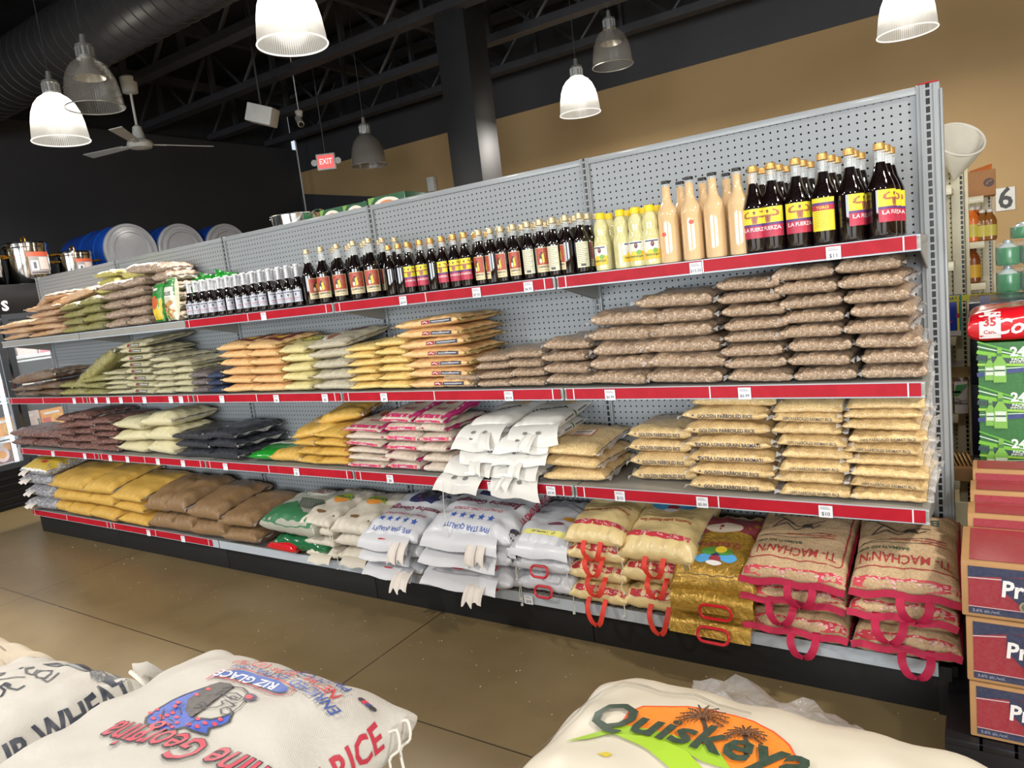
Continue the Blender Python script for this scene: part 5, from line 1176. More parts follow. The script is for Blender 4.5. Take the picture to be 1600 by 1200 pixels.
sv = [('r', -.24, -.17, .24, .19, c(196, 164, 40)), ('p', [(-.24, -.02), (-.1, .04), (.1, 0), (.24, .06), (.24, .19), (-.24, .19)], c(30, 80, 160)), ('t', 'Verrelli', .02, .1, .08, WHT, {'rot': PI, 'shear': .3, 'bold': .02}), ('r', .02, -.12, .1, -.09, c(180, 50, 30)), ('r', -.24, -.19, .24, -.17, WHT)]
for k in range(4):
    o = sack('silver_rice_sack', X4(84, 780)-X4(36, 760), .38, .105, g_silver, 210+k, top=sv if k == 3 else (), label='silver-ended rice sack, %s of the leftmost pile' % (['bottom', 'second from bottom', 'third from bottom', 'top, with blue and yellow print,'][k]), loc=((X4(84, 780)+X4(36, 760))/2+.02*(k % 2), -.22, z4+k*.097), rot=(.14 if k == 3 else 0, 0, .04*(-1)**k), group='silver-ended rice sacks', kw=dict(qx=1.6, qy=1.5))
    flap(o, -.1, -.18, .055, .10, .06, .8, False, seed=k, name='sack_mouth')
# white torn-top bags hanging over the third shelf
w_flap = plain('white_sack_plastic', c(220, 217, 210), .45, coat=.25, var=.03)
xa, xb = X3(708, 735), X3(848, 745)
Wb = (xb-xa)/2
for k in range(10):
    col_, lv = k % 2, k//2
    xx = xa+Wb*(.5+col_)+.02*lv; zz = z3+.001+lv*.052
    top_ = lv == 4
    o = sack('white_rice_bag', Wb*1.0, .32, .058, w_flap, 220+k, side=[('r', -.1, -.003, -.02, .003, c(110, 110, 110)), ('r', .02, -.003, .1, .003, c(110, 110, 110)), ('e', .0, 0, .007, .012, c(60, 120, 50))] if col_ else (),
             top=([('r', -.07, .03, .07, .10, c(196, 190, 176)), ('t', 'YUQUERA', 0, -.02, .035, c(30, 40, 20), {'rot': .35, 'bold': .03}), ('e', .05, .07, .03, .02, c(226, 160, 40))] if top_ else ()),
             label='white plastic rice bag with torn mouth, %s in the %s pile' % (['bottom', 'second', 'third', 'fourth', 'top'][lv], ['left', 'right'][col_]), loc=(xx, -.185+.01*lv, zz), rot=(.0 if lv < 4 else .12, -.05 if lv == 4 else 0, random.uniform(-.1, .1)), group='white torn-mouthed rice bags', cat='bag', kw=dict(qx=1.5, nu=20, nv=20, wr=.005))
    flap(o, .0, -.14, .034, Wb*.98, .12 if lv else .15, 1.25 if lv else 1.5, False, tw=random.uniform(-.5, .5), seed=k, name='bag_mouth', mat=w_flap, holes=True)
    if lv in (1, 3) or (lv == 0 and col_): flap(o, .02, -.16, .046, .055, .13, 1.3, True, tw=random.uniform(-.4, .4), seed=k+20, name='bag_strap', mat=w_flap)
o = bpy.data.objects.get('white_rice_bag'); strings(o, -.08, -.27, .0, .30, 3)
for o, *_ in [(p,) for p in PROTOS]: kill(o)
# ------------------------------------------------------------------ foreground sacks on their pallets
def fg_pt(px, py, Z, o):
    p = atz(px, py, Z)-Vector(o.location); r = Matrix.Rotation(-o.rotation_euler.z, 3, 'Z') @ p; return (r.x, r.y)
def seg_text(s, A, B, col, bold=.012, shear=0, hgt=None, flip=False):
    """text whose reading direction runs from A to B; size follows the length"""
    L = math.hypot(B[0]-A[0], B[1]-A[1]); V, _ = text_tris(s, 1.0, bold, shear); wd = max(v[0] for v in V)-min(v[0] for v in V)
    size = hgt or L/wd; sx = L/(wd*size)
    return ('t', s, (A[0]+B[0])/2, (A[1]+B[1])/2, size, col, {'rot': math.atan2(B[1]-A[1], B[0]-A[0]), 'bold': bold, 'shear': shear, 'sx': sx})
w_fg = woven('white_coarse_woven_sack', c(208, 204, 197), .55, amp=.05, sc_=900, wr=.003); w_fgc = woven('peach_white_woven_sack', c(212, 198, 176), .55, amp=.05, sc_=900)
w_fg2 = plain('cream_plastic_sack', c(212, 205, 188), .42, coat=.25, var=.02)
FK = dict(qx=2.3, qy=2.0, pinch=.045, wr=.006, nu=56, nv=56, px=4.2, py=4.0, seam=True)
def fg(name, W, D, T, mat, seed, loc, rz, label, kw=None, grp='big rice sacks on the near pallets'):
    k = dict(FK); k.update(kw or {}); bm = pillow(W, D, T, seed=seed, **k); kb = bm.copy()
    o = obj(name, bm, [mat, mat], loc=loc, rot=(0, 0, rz), angle=80); tag(o, label, 'sack', grp); return o, kb
ZB = .645
# jasmine sack
J, kJ = fg('jasmine_rice_sack', .58, .62, .185, w_fg, 301, (-1.025, -2.185, ZB), .04, 'big white rice sack in front with blue and red woman\'s head print')
Zj = ZB+.165
def jp(x, y): return fg_pt(240+x/6.667, 1020+y/6.667, Zj, J)
def j5(x, y): return fg_pt(x/4, 900+y/4, Zj, J)
def j6(x, y): return fg_pt(400+x/4, 900+y/4, Zj, J)
SC, SR, OUT = c(46, 84, 190), c(216, 50, 76), c(44, 44, 52)
scarf = [jp(*p) for p in [(850, 465), (800, 420), (700, 405), (560, 450), (400, 510), (200, 600), (60, 690), (-50, 790), (-60, 850), (30, 890), (90, 930), (200, 945), (350, 915), (430, 950), (580, 970), (600, 910), (720, 880), (810, 840), (850, 760), (740, 800), (620, 830), (480, 820), (420, 780), (430, 700), (440, 650), (520, 600), (600, 550), (660, 510), (760, 475)]]
hair = [jp(*p) for p in [(850, 465), (800, 418), (700, 403), (600, 430), (500, 500), (380, 600), (355, 700), (400, 795), (440, 810), (420, 720), (440, 650), (520, 600), (600, 550), (660, 510), (760, 475)]]
it = [('p', scarf, SC), ('l', scarf, .0045, OUT, True), ('p', hair, c(58, 52, 50)),
      ('l', [jp(*p) for p in [(740, 480), (850, 460), (950, 470), (1000, 520), (990, 560), (960, 590), (970, 620), (920, 700), (850, 750), (840, 790)]], .0028, OUT),
      ('l', [jp(*p) for p in [(670, 550), (880, 530), (940, 570), (900, 605), (800, 585), (740, 550)]], .0024, OUT), ('l', [jp(*p) for p in [(810, 570), (850, 558), (890, 578), (850, 590), (810, 570)]], .002, OUT),
      ('l', [jp(*p) for p in [(440, 690), (560, 710), (680, 695), (745, 660), (730, 630), (770, 615), (830, 640), (860, 670), (840, 640), (890, 635)]], .0024, OUT),
      ('l', [jp(*p) for p in [(480, 650), (540, 635), (600, 670), (520, 690), (480, 650)]], .002, OUT), ('l', [jp(*p) for p in [(500, 650), (560, 690)]], .002, OUT), ('l', [jp(*p) for p in [(580, 650), (520, 690)]], .002, OUT),
      ('l', [jp(*p) for p in [(770, 680), (720, 710), (730, 760), (790, 775), (840, 750), (820, 700), (770, 680), (860, 670)]], .0024, OUT)]
def blob(x, y, rx, ry, col): 
    return ('p', [jp(x+rx*math.cos(a), y+ry*math.sin(a)) for a in [2*PI*i/16 for i in range(16)]], col)
it += [blob(1030, 575, 66, 46, c(66, 60, 100)), blob(1015, 575, 38, 26, SR)]
for x, y in ((590, 480), (470, 545), (280, 630), (250, 670), (60, 700), (100, 770), (110, 790), (220, 735), (265, 790), (-10, 740), (20, 800), (180, 870), (270, 855), (220, 905), (85, 840), (490, 830), (395, 890), (480, 910), (560, 870), (660, 870), (720, 825), (160, 760)): it.append(blob(x, y, 26, 17, SR))
for a, b in (((130, 700), (90, 830)), ((300, 690), (310, 750)), ((380, 900), (460, 830)), ((60, 900), (240, 860)), ((180, 800), (230, 830)), ((340, 640), (200, 720))): it.append(('l', [jp(*a), jp(*b)], .0022, OUT))
cap = [(570, 370), (700, 290), (850, 252), (950, 250), (1100, 290), (1300, 340), (1440, 400), (1475, 450), (1440, 510), (1350, 522), (1250, 505), (1000, 425), (800, 368), (650, 350)]
it += [('l', [jp(*p) for p in cap], .0028, c(200, 50, 70), True), ('p', [jp(*p) for p in [(610, 352), (720, 292), (860, 270), (950, 272), (1100, 312), (1300, 362), (1405, 420), (1412, 460), (1360, 492), (1270, 484), (1000, 400), (810, 345)]], c(34, 84, 180)),
       seg_text('RIZ GLACÉ', jp(1290, 430), jp(690, 300), c(240, 238, 235), .02)]
BT = c(40, 78, 165); RT_ = c(206, 60, 70)
it += [seg_text('ENRICHED', j6(500, 850), j6(235, 690), BT), seg_text('EXTRA', j6(205, 672), j6(15, 632), BT), seg_text('LONG', jp(1060, 232), jp(830, 222), BT),
       seg_text('NET wt.', j6(505, 765), j6(300, 655), RT_), seg_text('50 lbs (22.7kg)', j6(260, 645), j6(-130, 560), RT_), seg_text('PRODUCT OF', j6(575, 700), j6(190, 592), BT),
       seg_text('Jasmine Georgina', fg_pt(475, 1232, Zj, J), fg_pt(168, 1158, Zj, J), OUT, .03, .35, hgt=.085), seg_text('Jasmine Georgina', fg_pt(474, 1231, Zj, J), fg_pt(170, 1158, Zj, J), c(206, 70, 90), .008, .35, hgt=.083)]
for k in range(4): it.append(('e', *j6(650+20*k, 712+9*k), .007, .006, [c(70, 50, 70), SR, c(60, 70, 140), OUT][k]))
printed(design(it), kJ, TOPF, .012, .0012, 'printed_top', J)
printed(design([('t', 'JASMINE RICE', .055, .015, .066, c(186, 24, 56), {'bold': .02, 'sx': .82})]), kJ, side_frame(1, .085), .012, .0012, 'printed_side', J); kJ.free()
for s in (0, 1):
    bm = bmesh.new(); tube(bm, wave([(.27, .26-.03*s, .09), (.295, .272-.03*s, .10), (.307, .26-.03*s, .075), (.29, .25-.03*s, .055), (.298, .245-.03*s, .0), (.293, .25-.04*s, -.03)]), .0028, 6); obj('string_loop', bm, m_string, J)
# bulgur sack
B, kB = fg('bulgur_wheat_sack', .42, .60, .16, w_fg, 302, (-1.665, -2.30, .60), .09, 'big white bulgur wheat sack with navy lettering along its side, left', kw=dict(wr=.009))
Zb = .60+.14
bp_ = lambda px, py: fg_pt(px, py, Zb, B)
def b0(x, y): return bp_(x/5.454, 980+y/5.454)
nv = c(40, 48, 66)
it = [('p', [b0(*p) for p in [(360, 350), (480, 300), (600, 282), (760, 288), (900, 350), (860, 345), (700, 322), (560, 322), (440, 345)]], nv), ('p', [b0(*p) for p in [(430, 345), (520, 315), (600, 305), (620, 322), (860, 345), (900, 352)]], c(150, 158, 164)),
      ('l', [b0(*p) for p in [(770, 380), (800, 362), (850, 368), (868, 395), (830, 418), (780, 412), (770, 380)]], .003, nv), ('l', [b0(790, 395), b0(840, 375)], .006, nv), ('l', [b0(800, 375), b0(830, 405)], .005, nv), ('l', [b0(860, 385), b0(905, 365)], .004, nv), ('l', [b0(870, 372), b0(890, 385)], .004, nv),
      ('l', [b0(*p) for p in [(410, 400), (350, 410), (310, 450), (330, 490), (390, 480), (440, 440), (450, 405), (410, 400)]], .0045, nv), ('l', [b0(*p) for p in [(505, 420), (460, 460), (410, 500), (370, 488)]], .004, nv),
      ('l', [b0(*p) for p in [(300, 400), (240, 430), (240, 460), (290, 460), (330, 410)]], .005, nv), ('l', [b0(*p) for p in [(250, 385), (190, 440), (200, 400), (150, 430)]], .005, nv), ('l', [b0(*p) for p in [(225, 495), (150, 510), (90, 530), (0, 545), (-60, 560)]], .004, nv), ('l', [b0(*p) for p in [(220, 565), (160, 600), (90, 600), (70, 570), (20, 600), (60, 620), (30, 660), (-40, 680)]], .005, nv), ('e', *b0(80, 580), .012, .006, nv),
      ('l', [b0(*p) for p in [(-60, 480), (0, 450), (60, 455), (20, 500), (60, 490)]], .005, nv)]
printed(design(it), kB, TOPF, .014, .0012, 'printed_top', B)
printed(design([('t', 'BULGUR WHEAT', .06, .015, .070, nv, {'bold': .03, 'sx': .80})]), kB, side_frame(1, .08), .012, .0012, 'printed_side', B); kB.free()
def sheet(name, pts, mat, parent=None, n=8, amp=.012, label=None, cat=None, seed=0):
    """crumpled sheet through a grid of control points (rows of equal length)"""
    bm = bmesh.new(); R = [wave(r, 4) for r in pts]; Cc = list(zip(*R)); cols = [wave(list(cl), 4) for cl in Cc]; rw = Vector((seed*3.1, seed*1.7, 0))
    V = [[bm.verts.new(p+Vector((0, 0, amp*noise.fractal(Vector(p)*22+rw, 1, 2, 3)))) for p in cl] for cl in cols]
    for a, b in zip(V, V[1:]):
        for k in range(len(a)-1): bm.faces.new((a[k], b[k], b[k+1], a[k+1]))
    o = obj(name, bm, mat, parent, angle=80)
    if label: tag(o, label, cat)
    return o
P_ = lambda px, py, Z, o: (lambda p: Vector((Matrix.Rotation(-o.rotation_euler.z, 3, 'Z') @ (atz(px, py, Z)-Vector(o.location)))))(0)
sheet('open_sack_mouth', [[P_(206, 1038, .71, B), P_(230, 1036, .715, B), P_(262, 1050, .70, B), P_(290, 1036, .72, B)], [P_(210, 1052, .70, B), P_(232, 1068, .67, B), P_(268, 1076, .64, B), P_(302, 1052, .70, B)], [P_(226, 1066, .69, B), P_(240, 1096, .64, B), P_(275, 1092, .66, B), P_(316, 1072, .69, B)]], w_fg, B, amp=.01)
bm = bmesh.new(); tube(bm, wave([P_(204, 1050, .725, B), P_(216, 1060, .72, B), P_(228, 1073, .70, B), P_(230, 1090, .66, B), P_(226, 1116, .62, B)]), .005, 8); tube(bm, wave([P_(228, 1073, .70, B), P_(236, 1090, .67, B), P_(240, 1108, .64, B)]), .003, 6); obj('drawstring', bm, m_string, B)
# peach sack far left
Pk, kP = fg('peach_white_sack', .56, .50, .14, w_fgc, 303, (-2.16, -2.25, .60), .02, 'peach-white sack with brown curly lettering at the left edge')
pp = lambda px, py: fg_pt(px, py, .72, Pk); br = c(110, 86, 70)
printed(design([('l', [pp(*p) for p in [(28, 1034), (34, 1038), (40, 1034), (36, 1030), (44, 1036)]], .003, br), seg_text('omes', pp(52, 1048), pp(38, 1036), br, .02), ('l', [pp(0, 1012), pp(8, 1016)], .004, br), ('l', [pp(8, 1052), pp(20, 1054), pp(30, 1058)], .003, br), ('l', [pp(0, 1030), pp(60, 1042)], .0015, c(180, 150, 130))]), kP, TOPF, .014, .0012, 'printed_top', Pk); kP.free()
# quiskeya sack
Q, kQ = fg('printed_rice_sack', .62, .56, .18, w_fg2, 304, (-.135, -1.975, ZB+.03), -.03, 'big cream sack in front printed with orange sun and palm trees', kw=dict(wr=.005, pinch=.03, qx=2.6, px=5))
Zq = ZB+.19
q7 = lambda x, y: fg_pt(800+x/4, 900+y/4, Zq, Q)
q8 = lambda x, y: fg_pt(1200+x/4, 900+y/4, Zq, Q)
ORN, LIM, DG, PB = c(244, 136, 20), c(160, 200, 20), c(24, 54, 34), c(60, 40, 20)
sun = [(690, 1000), (740, 930), (830, 888), (960, 880), (1100, 884), (1250, 910), (1400, 950), (1520, 990), (1640, 1060), (1740, 1150), (1800, 1260), (1700, 1330), (1400, 1300), (1100, 1200), (900, 1080)]
it = [('p', [q7(*p) for p in sun], ORN), ('l', [q7(*p) for p in sun[:11]], .0022, c(230, 70, 30)),
      ('p', [q7(*p) for p in [(340, 1078), (470, 1050), (600, 1020), (700, 1010), (900, 1050), (1100, 1110), (1300, 1190), (1380, 1300), (1200, 1250), (1000, 1150), (800, 1080), (600, 1060), (470, 1080)]], c(150, 190, 20)),
      ('p', [q7(*p) for p in [(640, 1062), (900, 1100), (1100, 1190), (1200, 1290), (1000, 1290), (860, 1180)]], LIM), ('p', [q7(*p) for p in [(540, 1200), (600, 1190), (640, 1210), (600, 1230)]], c(210, 190, 30)),
      ('l', [q7(*p) for p in [(1196, 960), (1215, 1020), (1220, 1060), (1205, 1090)]], .006, PB), ('l', [q7(*p) for p in [(1465, 1100), (1475, 1150), (1470, 1220)]], .006, PB)]
for cx, cy, s in ((1195, 965, 1.0), (1465, 1095, .8)):
    for k in range(11):
        a = -.35+PI*1.25*k/10-.3; ex, ey = cx+170*s*math.cos(a), cy-80*s*math.sin(a)+26*s*abs(math.cos(a))
        mid = ((cx+ex)/2, (cy+ey)/2-18*s); it.append(('l', [q7(cx, cy), q7(*mid), q7(ex, ey)], .0026, PB))
        for m in range(1, 6):
            t_ = m/6; x, y = cx+(ex-cx)*t_, cy+(ey-cy)*t_-14*s*math.sin(PI*t_); it.append(('l', [q7(x, y), q7(x+8*s*math.cos(a), y+30*s)], .0014, c(120, 70, 20)))
it += [seg_text('Quiskeya', q7(505, 925), q7(1850, 1290), DG, .025, .22, hgt=.077)]
for off in (0, 12):
    it.append(('l', [q7(*p) for p in [(-60, 1200+off), (20, 1160+off), (110, 1080+off), (220, 1020+off), (300, 960+off), (420, 880+off), (470, 800+off), (560, 710+off), (640, 690+off), (700, 668+off), (800, 710+off), (920, 765+off), (1150, 800+off), (1300, 880+off), (1500, 940+off)]], .0013, c(110, 104, 100)))
printed(design(it), kQ, TOPF, .012, .0012, 'printed_top', Q); kQ.free()
# sack beneath, offset so its white corner shows
Q2 = fg('plain_white_sack', .64, .56, .14, w_fg2, 305, (-.10, -1.94, ZB-.11), -.05, 'plain white sack directly under the sun-printed sack')[0]
wr = sheet('plastic_wrap', [[atz(1083, 1064, .72), atz(1150, 1066, .73), atz(1220, 1092, .71), atz(1290, 1112, .72), atz(1352, 1142, .71)], [atz(1082, 1078, .77), atz(1150, 1090, .77), atz(1215, 1105, .765), atz(1280, 1125, .77), atz(1350, 1150, .765)], [atz(1084, 1110, .765), atz(1150, 1118, .765), atz(1220, 1130, .765), atz(1280, 1150, .765), atz(1350, 1170, .76)]], film('crumpled_clear_wrap', (.62, .62, .64, 1), .38, .1), amp=.03, label='crumpled clear plastic wrap behind the sun-printed sack', cat='plastic wrap', seed=2)
# sacks below, down to the pallets (their edges show between the top sacks)
for base_, nlay, zt_ in ((J, 4, ZB), (B, 4, .60), (Pk, 4, .60), (Q2, 3, ZB-.11)):
    h = (zt_-.14)/nlay
    for k in range(nlay):
        n_ = base_.copy(); COL.objects.link(n_); n_.location = (base_.location.x+random.uniform(-.012, .012)-(.0 if base_ is not J else .01), base_.location.y-.02+random.uniform(-.01, .01), .14+k*h)
        Tz = {J: .19, B: .17, Pk: .14, Q2: .14}[base_]; n_.scale.z = h*.97/Tz; n_.rotation_euler.z += random.uniform(-.03, .03)
        n_['label'] = 'stacked sack, %s layer of the pile under the %s' % (ORD[k], {J: 'woman\'s head sack', B: 'bulgur wheat sack', Pk: 'peach-white sack', Q2: 'sun-printed sack'}[base_]); n_['group'] = 'sacks stacked below the top ones'
m_wood = plain('pallet_wood', c(150, 118, 80), .8, var=.2, nscale=14)
def pallet(x0, x1, y0, y1, label, mat=m_wood, z=0, h=.135, name='pallet'):
    th = thing(name, label, 'pallet', ((x0+x1)/2, (y0+y1)/2, z)); a, b = (x1-x0)/2, (y1-y0)/2
    for k in range(7):
        x = -a+(2*a-.09)*k/6; bm = boxbm(x, x+.09, -b, b, h-.02, h, .002); obj('deck_board', bm, mat, th, smooth=False)
    for yy in (-b, -.04, b-.08): bm = boxbm(-a, a, yy, yy+.08, .02 if mat is m_wood else 0, h-.02, .002); obj('stringer', bm, mat, th, smooth=False)
    bm = boxbm(-a, a, -b, -b+.09, 0, .02); box(bm, -a, a, b-.09, b, 0, .02); obj('bottom_board', bm, mat, th, smooth=False)
pallet(-1.42, -.72, -2.52, -1.92, 'wooden pallet under the near sack pile with the woman\'s head print')
pallet(-2.45, -1.47, -2.58, -2.0, 'wooden pallet under the bulgur wheat sacks')
pallet(-.45, .30, -2.28, -1.70, 'wooden pallet under the sun-printed sacks')

# ------------------------------------------------------------------ beer cartons and drinks at the right
m_card = plain('brown_cardboard', c(176, 134, 88), .75, var=.05, nscale=20); m_cardw = plain('white_cardboard', c(190, 184, 178), .6)
def carton(name, x0, x1, y0, y1, z0, z1, mat, front=(), left=(), label='', cat='carton', group=None, topd=(), mat2=None):
    th_loc = ((x0+x1)/2, (y0+y1)/2, z0); a, b, h = (x1-x0)/2, (y1-y0)/2, z1-z0
    bm = bmesh.new(); box(bm, -a, a, -b, b, 0, h, .004); o = obj(name, bm, mat, loc=th_loc); tag(o, label, cat, group)
    if front: M = front_frame(h/2, -b-.0008); printed(design(list(front)), None, M, name='printed_front', parent=o)
    if left: M = Matrix(((0, 0, -1, -a-.0008), (-1, 0, 0, 0), (0, 1, 0, h/2), (0, 0, 0, 1))); printed(design(list(left)), None, M, name='printed_side', parent=o)
    if topd: M = Matrix.Translation((0, 0, h+.0008)); printed(design(list(topd)), None, M, name='printed_top', parent=o)
    return o
BR, BN = c(150, 18, 38), c(26, 36, 72)
def beer_front(a, h):
    H = h/2; e = .016
    it = [('r', -a+e, -H+.012, a-.01, H-.012, BR), ('p', [(-a+e, H-.012), (a-.01, H-.012), (a-.01, H-.022), (.0, H-.026), (-a*.5, H-.034), (-a+e, H*.45)], BN),
          ('l', [(-a+e, H*.43), (-a*.5, H-.042), (0, H-.033), (a-.01, H-.028)], .003, c(205, 180, 180)), ('r', -a+e, -H+.012, a-.01, -H+.030, BN), ('l', [(-a+e, -H+.032), (a-.01, -H+.032)], .002, c(205, 180, 180)),
          ('t', '3.6% alc./vol.', -a+.055, -H+.021, .012, c(170, 172, 190)), ('p', [(-a+.09, H-.035), (a*.3, H-.03), (a*.3, -H*.1), (-.0, -H*.55), (-a+.13, -H*.40), (-a+.09, H*.1)], BN),
          ('t', 'Presidente', -a+.20, H*.12, .062, c(236, 232, 230), {'bold': .03, 'shear': .1, 'sx': .85}), ('r', -a+.14, -H*.42, a*.6, -H*.38, c(205, 200, 180))]
    for k in range(3): it += [('e', -a+.145+.036*k, -H*.42, .019, .017, c(150, 140, 110)), ('e', -a+.145+.036*k, -H*.42, .014, .012, c(90, 84, 70))]
    return it
YB1 = -.62; xl = .085
zs_ = [.12]+[aty(1512, y, YB1).z for y in (1062, 962, 876)]
GB = 'red and navy beer cartons at the right'
for k in range(3):
    a = .21; dx = (0, -.004, -.012)[k]
    carton('beer_carton', xl+dx, xl+dx+.42, YB1, YB1+.27, zs_[k]+.001, zs_[k+1]-.002, m_card, beer_front(a, zs_[k+1]-zs_[k]), label='red and navy beer carton, %s of the front stack of three' % ('bottom', 'middle', 'top')[k], group=GB, topd=[('r', -.19, -.12, .19, .12, BR), ('r', -.02, -.05, .10, .03, BN), ('t', 'Presidente', .06, -.01, .05, c(236, 232, 230), {'bold': .03})])
ztop = zs_[3]
hs = (.045, .085, .13)
for k in range(3):
    y0 = YB1+.275+.115*k*1.0; zt_ = ztop+.035*(k+1)
    carton('beer_carton', xl+.0+.006*k, xl+.42, y0, y0+.112, .121, zt_, m_card, [('r', -.195, (zt_-.121)/2-.16, .205, (zt_-.121)/2-.012, BR), ('e', .04, (zt_-.121)/2-.035, .035, .016, BN), ('t', 'P', .03, (zt_-.121)/2-.035, .03, c(236, 232, 230), {'bold': .03})], label='beer carton standing behind the front stack, %s row back' % NTH[k], group=GB, topd=[('r', -.19, -.045, .205, .045, BR), ('e', .05, 0, .05, .02, BN), ('t', 'Pr', .05, .0, .04, c(236, 232, 230), {'bold': .03})])
y0 = YB1+.275+.345; 
ZH = aty(1534, 748, .12).z
carton('white_drink_carton', xl+.01, xl+.43, y0, y0+.40, .121, ZH-.002, m_cardw, [('t', 'ono', .06, (ZH-.121)/2-.03, .05, c(60, 50, 50), {'bold': .04, 'rot': PI})], label='white carton with dark lettering supporting the green beer cartons', topd=[('r', -.19, -.18, .20, .1, c(110, 60, 60)), ('e', .1, -.12, .05, .03, c(220, 130, 50)), ('r', -.15, -.17, -.09, -.12, c(190, 186, 190))])
# plastic pallet beneath
pallet(xl-.06, xl+.50, YB1-.03, YB1+1.05, 'black plastic pallet under the beer cartons', plain('black_plastic_pallet', c(18, 19, 24), .4), h=.118)
# green beer cartons
zz_ = [ZH]+[aty(1534, y, .12).z for y in (640, 537)]
GG = c(16, 104, 22); yg = .12
zz_ = [ZH, aty(1536, 676, yg).z, aty(1535, 605, yg).z, aty(1533, 536, yg).z]
def bottle_art(cx, cy, s):
    return [('p', [(cx-.3*s, cy-s), (cx+.3*s, cy-s), (cx+.3*s, cy+.1*s), (cx+.12*s, cy+.45*s), (cx+.11*s, cy+s), (cx-.11*s, cy+s), (cx-.12*s, cy+.45*s), (cx-.3*s, cy+.1*s)], c(120, 180, 60)),
            ('r', cx-.25*s, cy-.62*s, cx+.25*s, cy-.05*s, c(206, 220, 200)), ('r', cx-.25*s, cy-.36*s, cx+.25*s, cy-.27*s, c(40, 80, 50)), ('r', cx-.11*s, cy+.5*s, cx+.11*s, cy+.68*s, c(60, 120, 50))]
def green_front(h):
    H = h/2; a = .21; it = [('r', -a, -H, a, H, GG)]
    for k, (y, col, wd) in enumerate(((.35, c(120, 190, 30), .012), (.2, c(24, 60, 60), .016), (.02, c(150, 200, 60), .008), (-.12, c(200, 226, 200), .003), (-.25, c(30, 50, 120), .014), (.5, c(200, 226, 200), .004), (.62, c(90, 170, 40), .006))):
        it.append(('l', [(-a, H*y*1.7), (-.05, H*(y*.5-.05)), (a, H*(y*.3-.12))], wd, col))
    it += bottle_art(-a+.032, -.006, H*.60)+bottle_art(-a+.060, .0, H*.78)
    it += [('t', 'Heineken', .035, -H*.32, .095, c(238, 240, 236), {'bold': .035, 'sx': .66}), ('t', '24', -.10, H*.55, .042, c(230, 236, 226), {'bold': .04}), ('t', 'PACK', -.10, H*.22, .014, c(220, 230, 216), {'bold': .03}), ('t', 'IMPORTED', -.096, H*.1, .011, c(220, 230, 216), {'bold': .02})]
    return it
m_gc = plain('green_carton_board', c(20, 104, 28), .4)
for k in range(3):
    carton('green_beer_carton', .118, .118+.42, yg, yg+.30, zz_[k]+.001, zz_[k+1]-.001, m_gc, green_front(zz_[k+1]-zz_[k]), label='green 24 pack beer carton, %s of the stack of three' % ('bottom', 'middle', 'top')[k], group='green beer cartons')
# navy cartons behind-left of the green ones
zn = [.001, .33, .62, .90, 1.14, aty(1525, 470, .55).z]
for k in range(5):
    carton('navy_drink_carton', aty(1517, 600, .48).x, .46, .48, .85, zn[k], zn[k+1]-.002, plain('navy_carton_board', c(16, 22, 48), .35, coat=.4), [('r', -.15, .02, -.12, .06, c(60, 64, 90)), ('e', -.13, -.04, .02, .02, c(50, 56, 90))], label='dark navy drink carton, %s of the stack behind the green cartons' % (ORD[k] if k < 4 else 'top'), group='navy drink cartons')
# red cola can pack on top
zc = zz_[3]+.001; zc2 = aty(1560, 488, yg).z
m_redf = plain('red_shrink_film', c(206, 20, 34), .22, coat=1)
bm = pillow(.46, .30, zc2-zc+.01, seed=401, qx=3.0, qy=3.0, px=7, py=7, pinch=.01, wr=.006, nu=30, nv=26); kb = bm.copy()
o = obj('can_pack', bm, [m_redf, m_redf], loc=(.088+.23, yg+.14, zc), angle=70); tag(o, 'red shrink-wrapped pack of 35 cola cans on the green cartons', 'can pack')
printed(design([('r', -.195, -.035, -.135, .05, c(232, 226, 222)), ('t', '35', -.165, .018, .036, c(190, 24, 40), {'bold': .04}), ('t', 'Cans', -.165, -.014, .018, c(190, 24, 40), {'bold': .02}), ('t', 'Coca-Cola', -.01, -.0, .07, c(238, 232, 230), {'shear': .3, 'bold': .02}), ('e', -.14, -.005, .0, .0, WHT)]), kb, front_frame((zc2-zc)*.5), .02, .001, 'printed_front', o); kb.free()
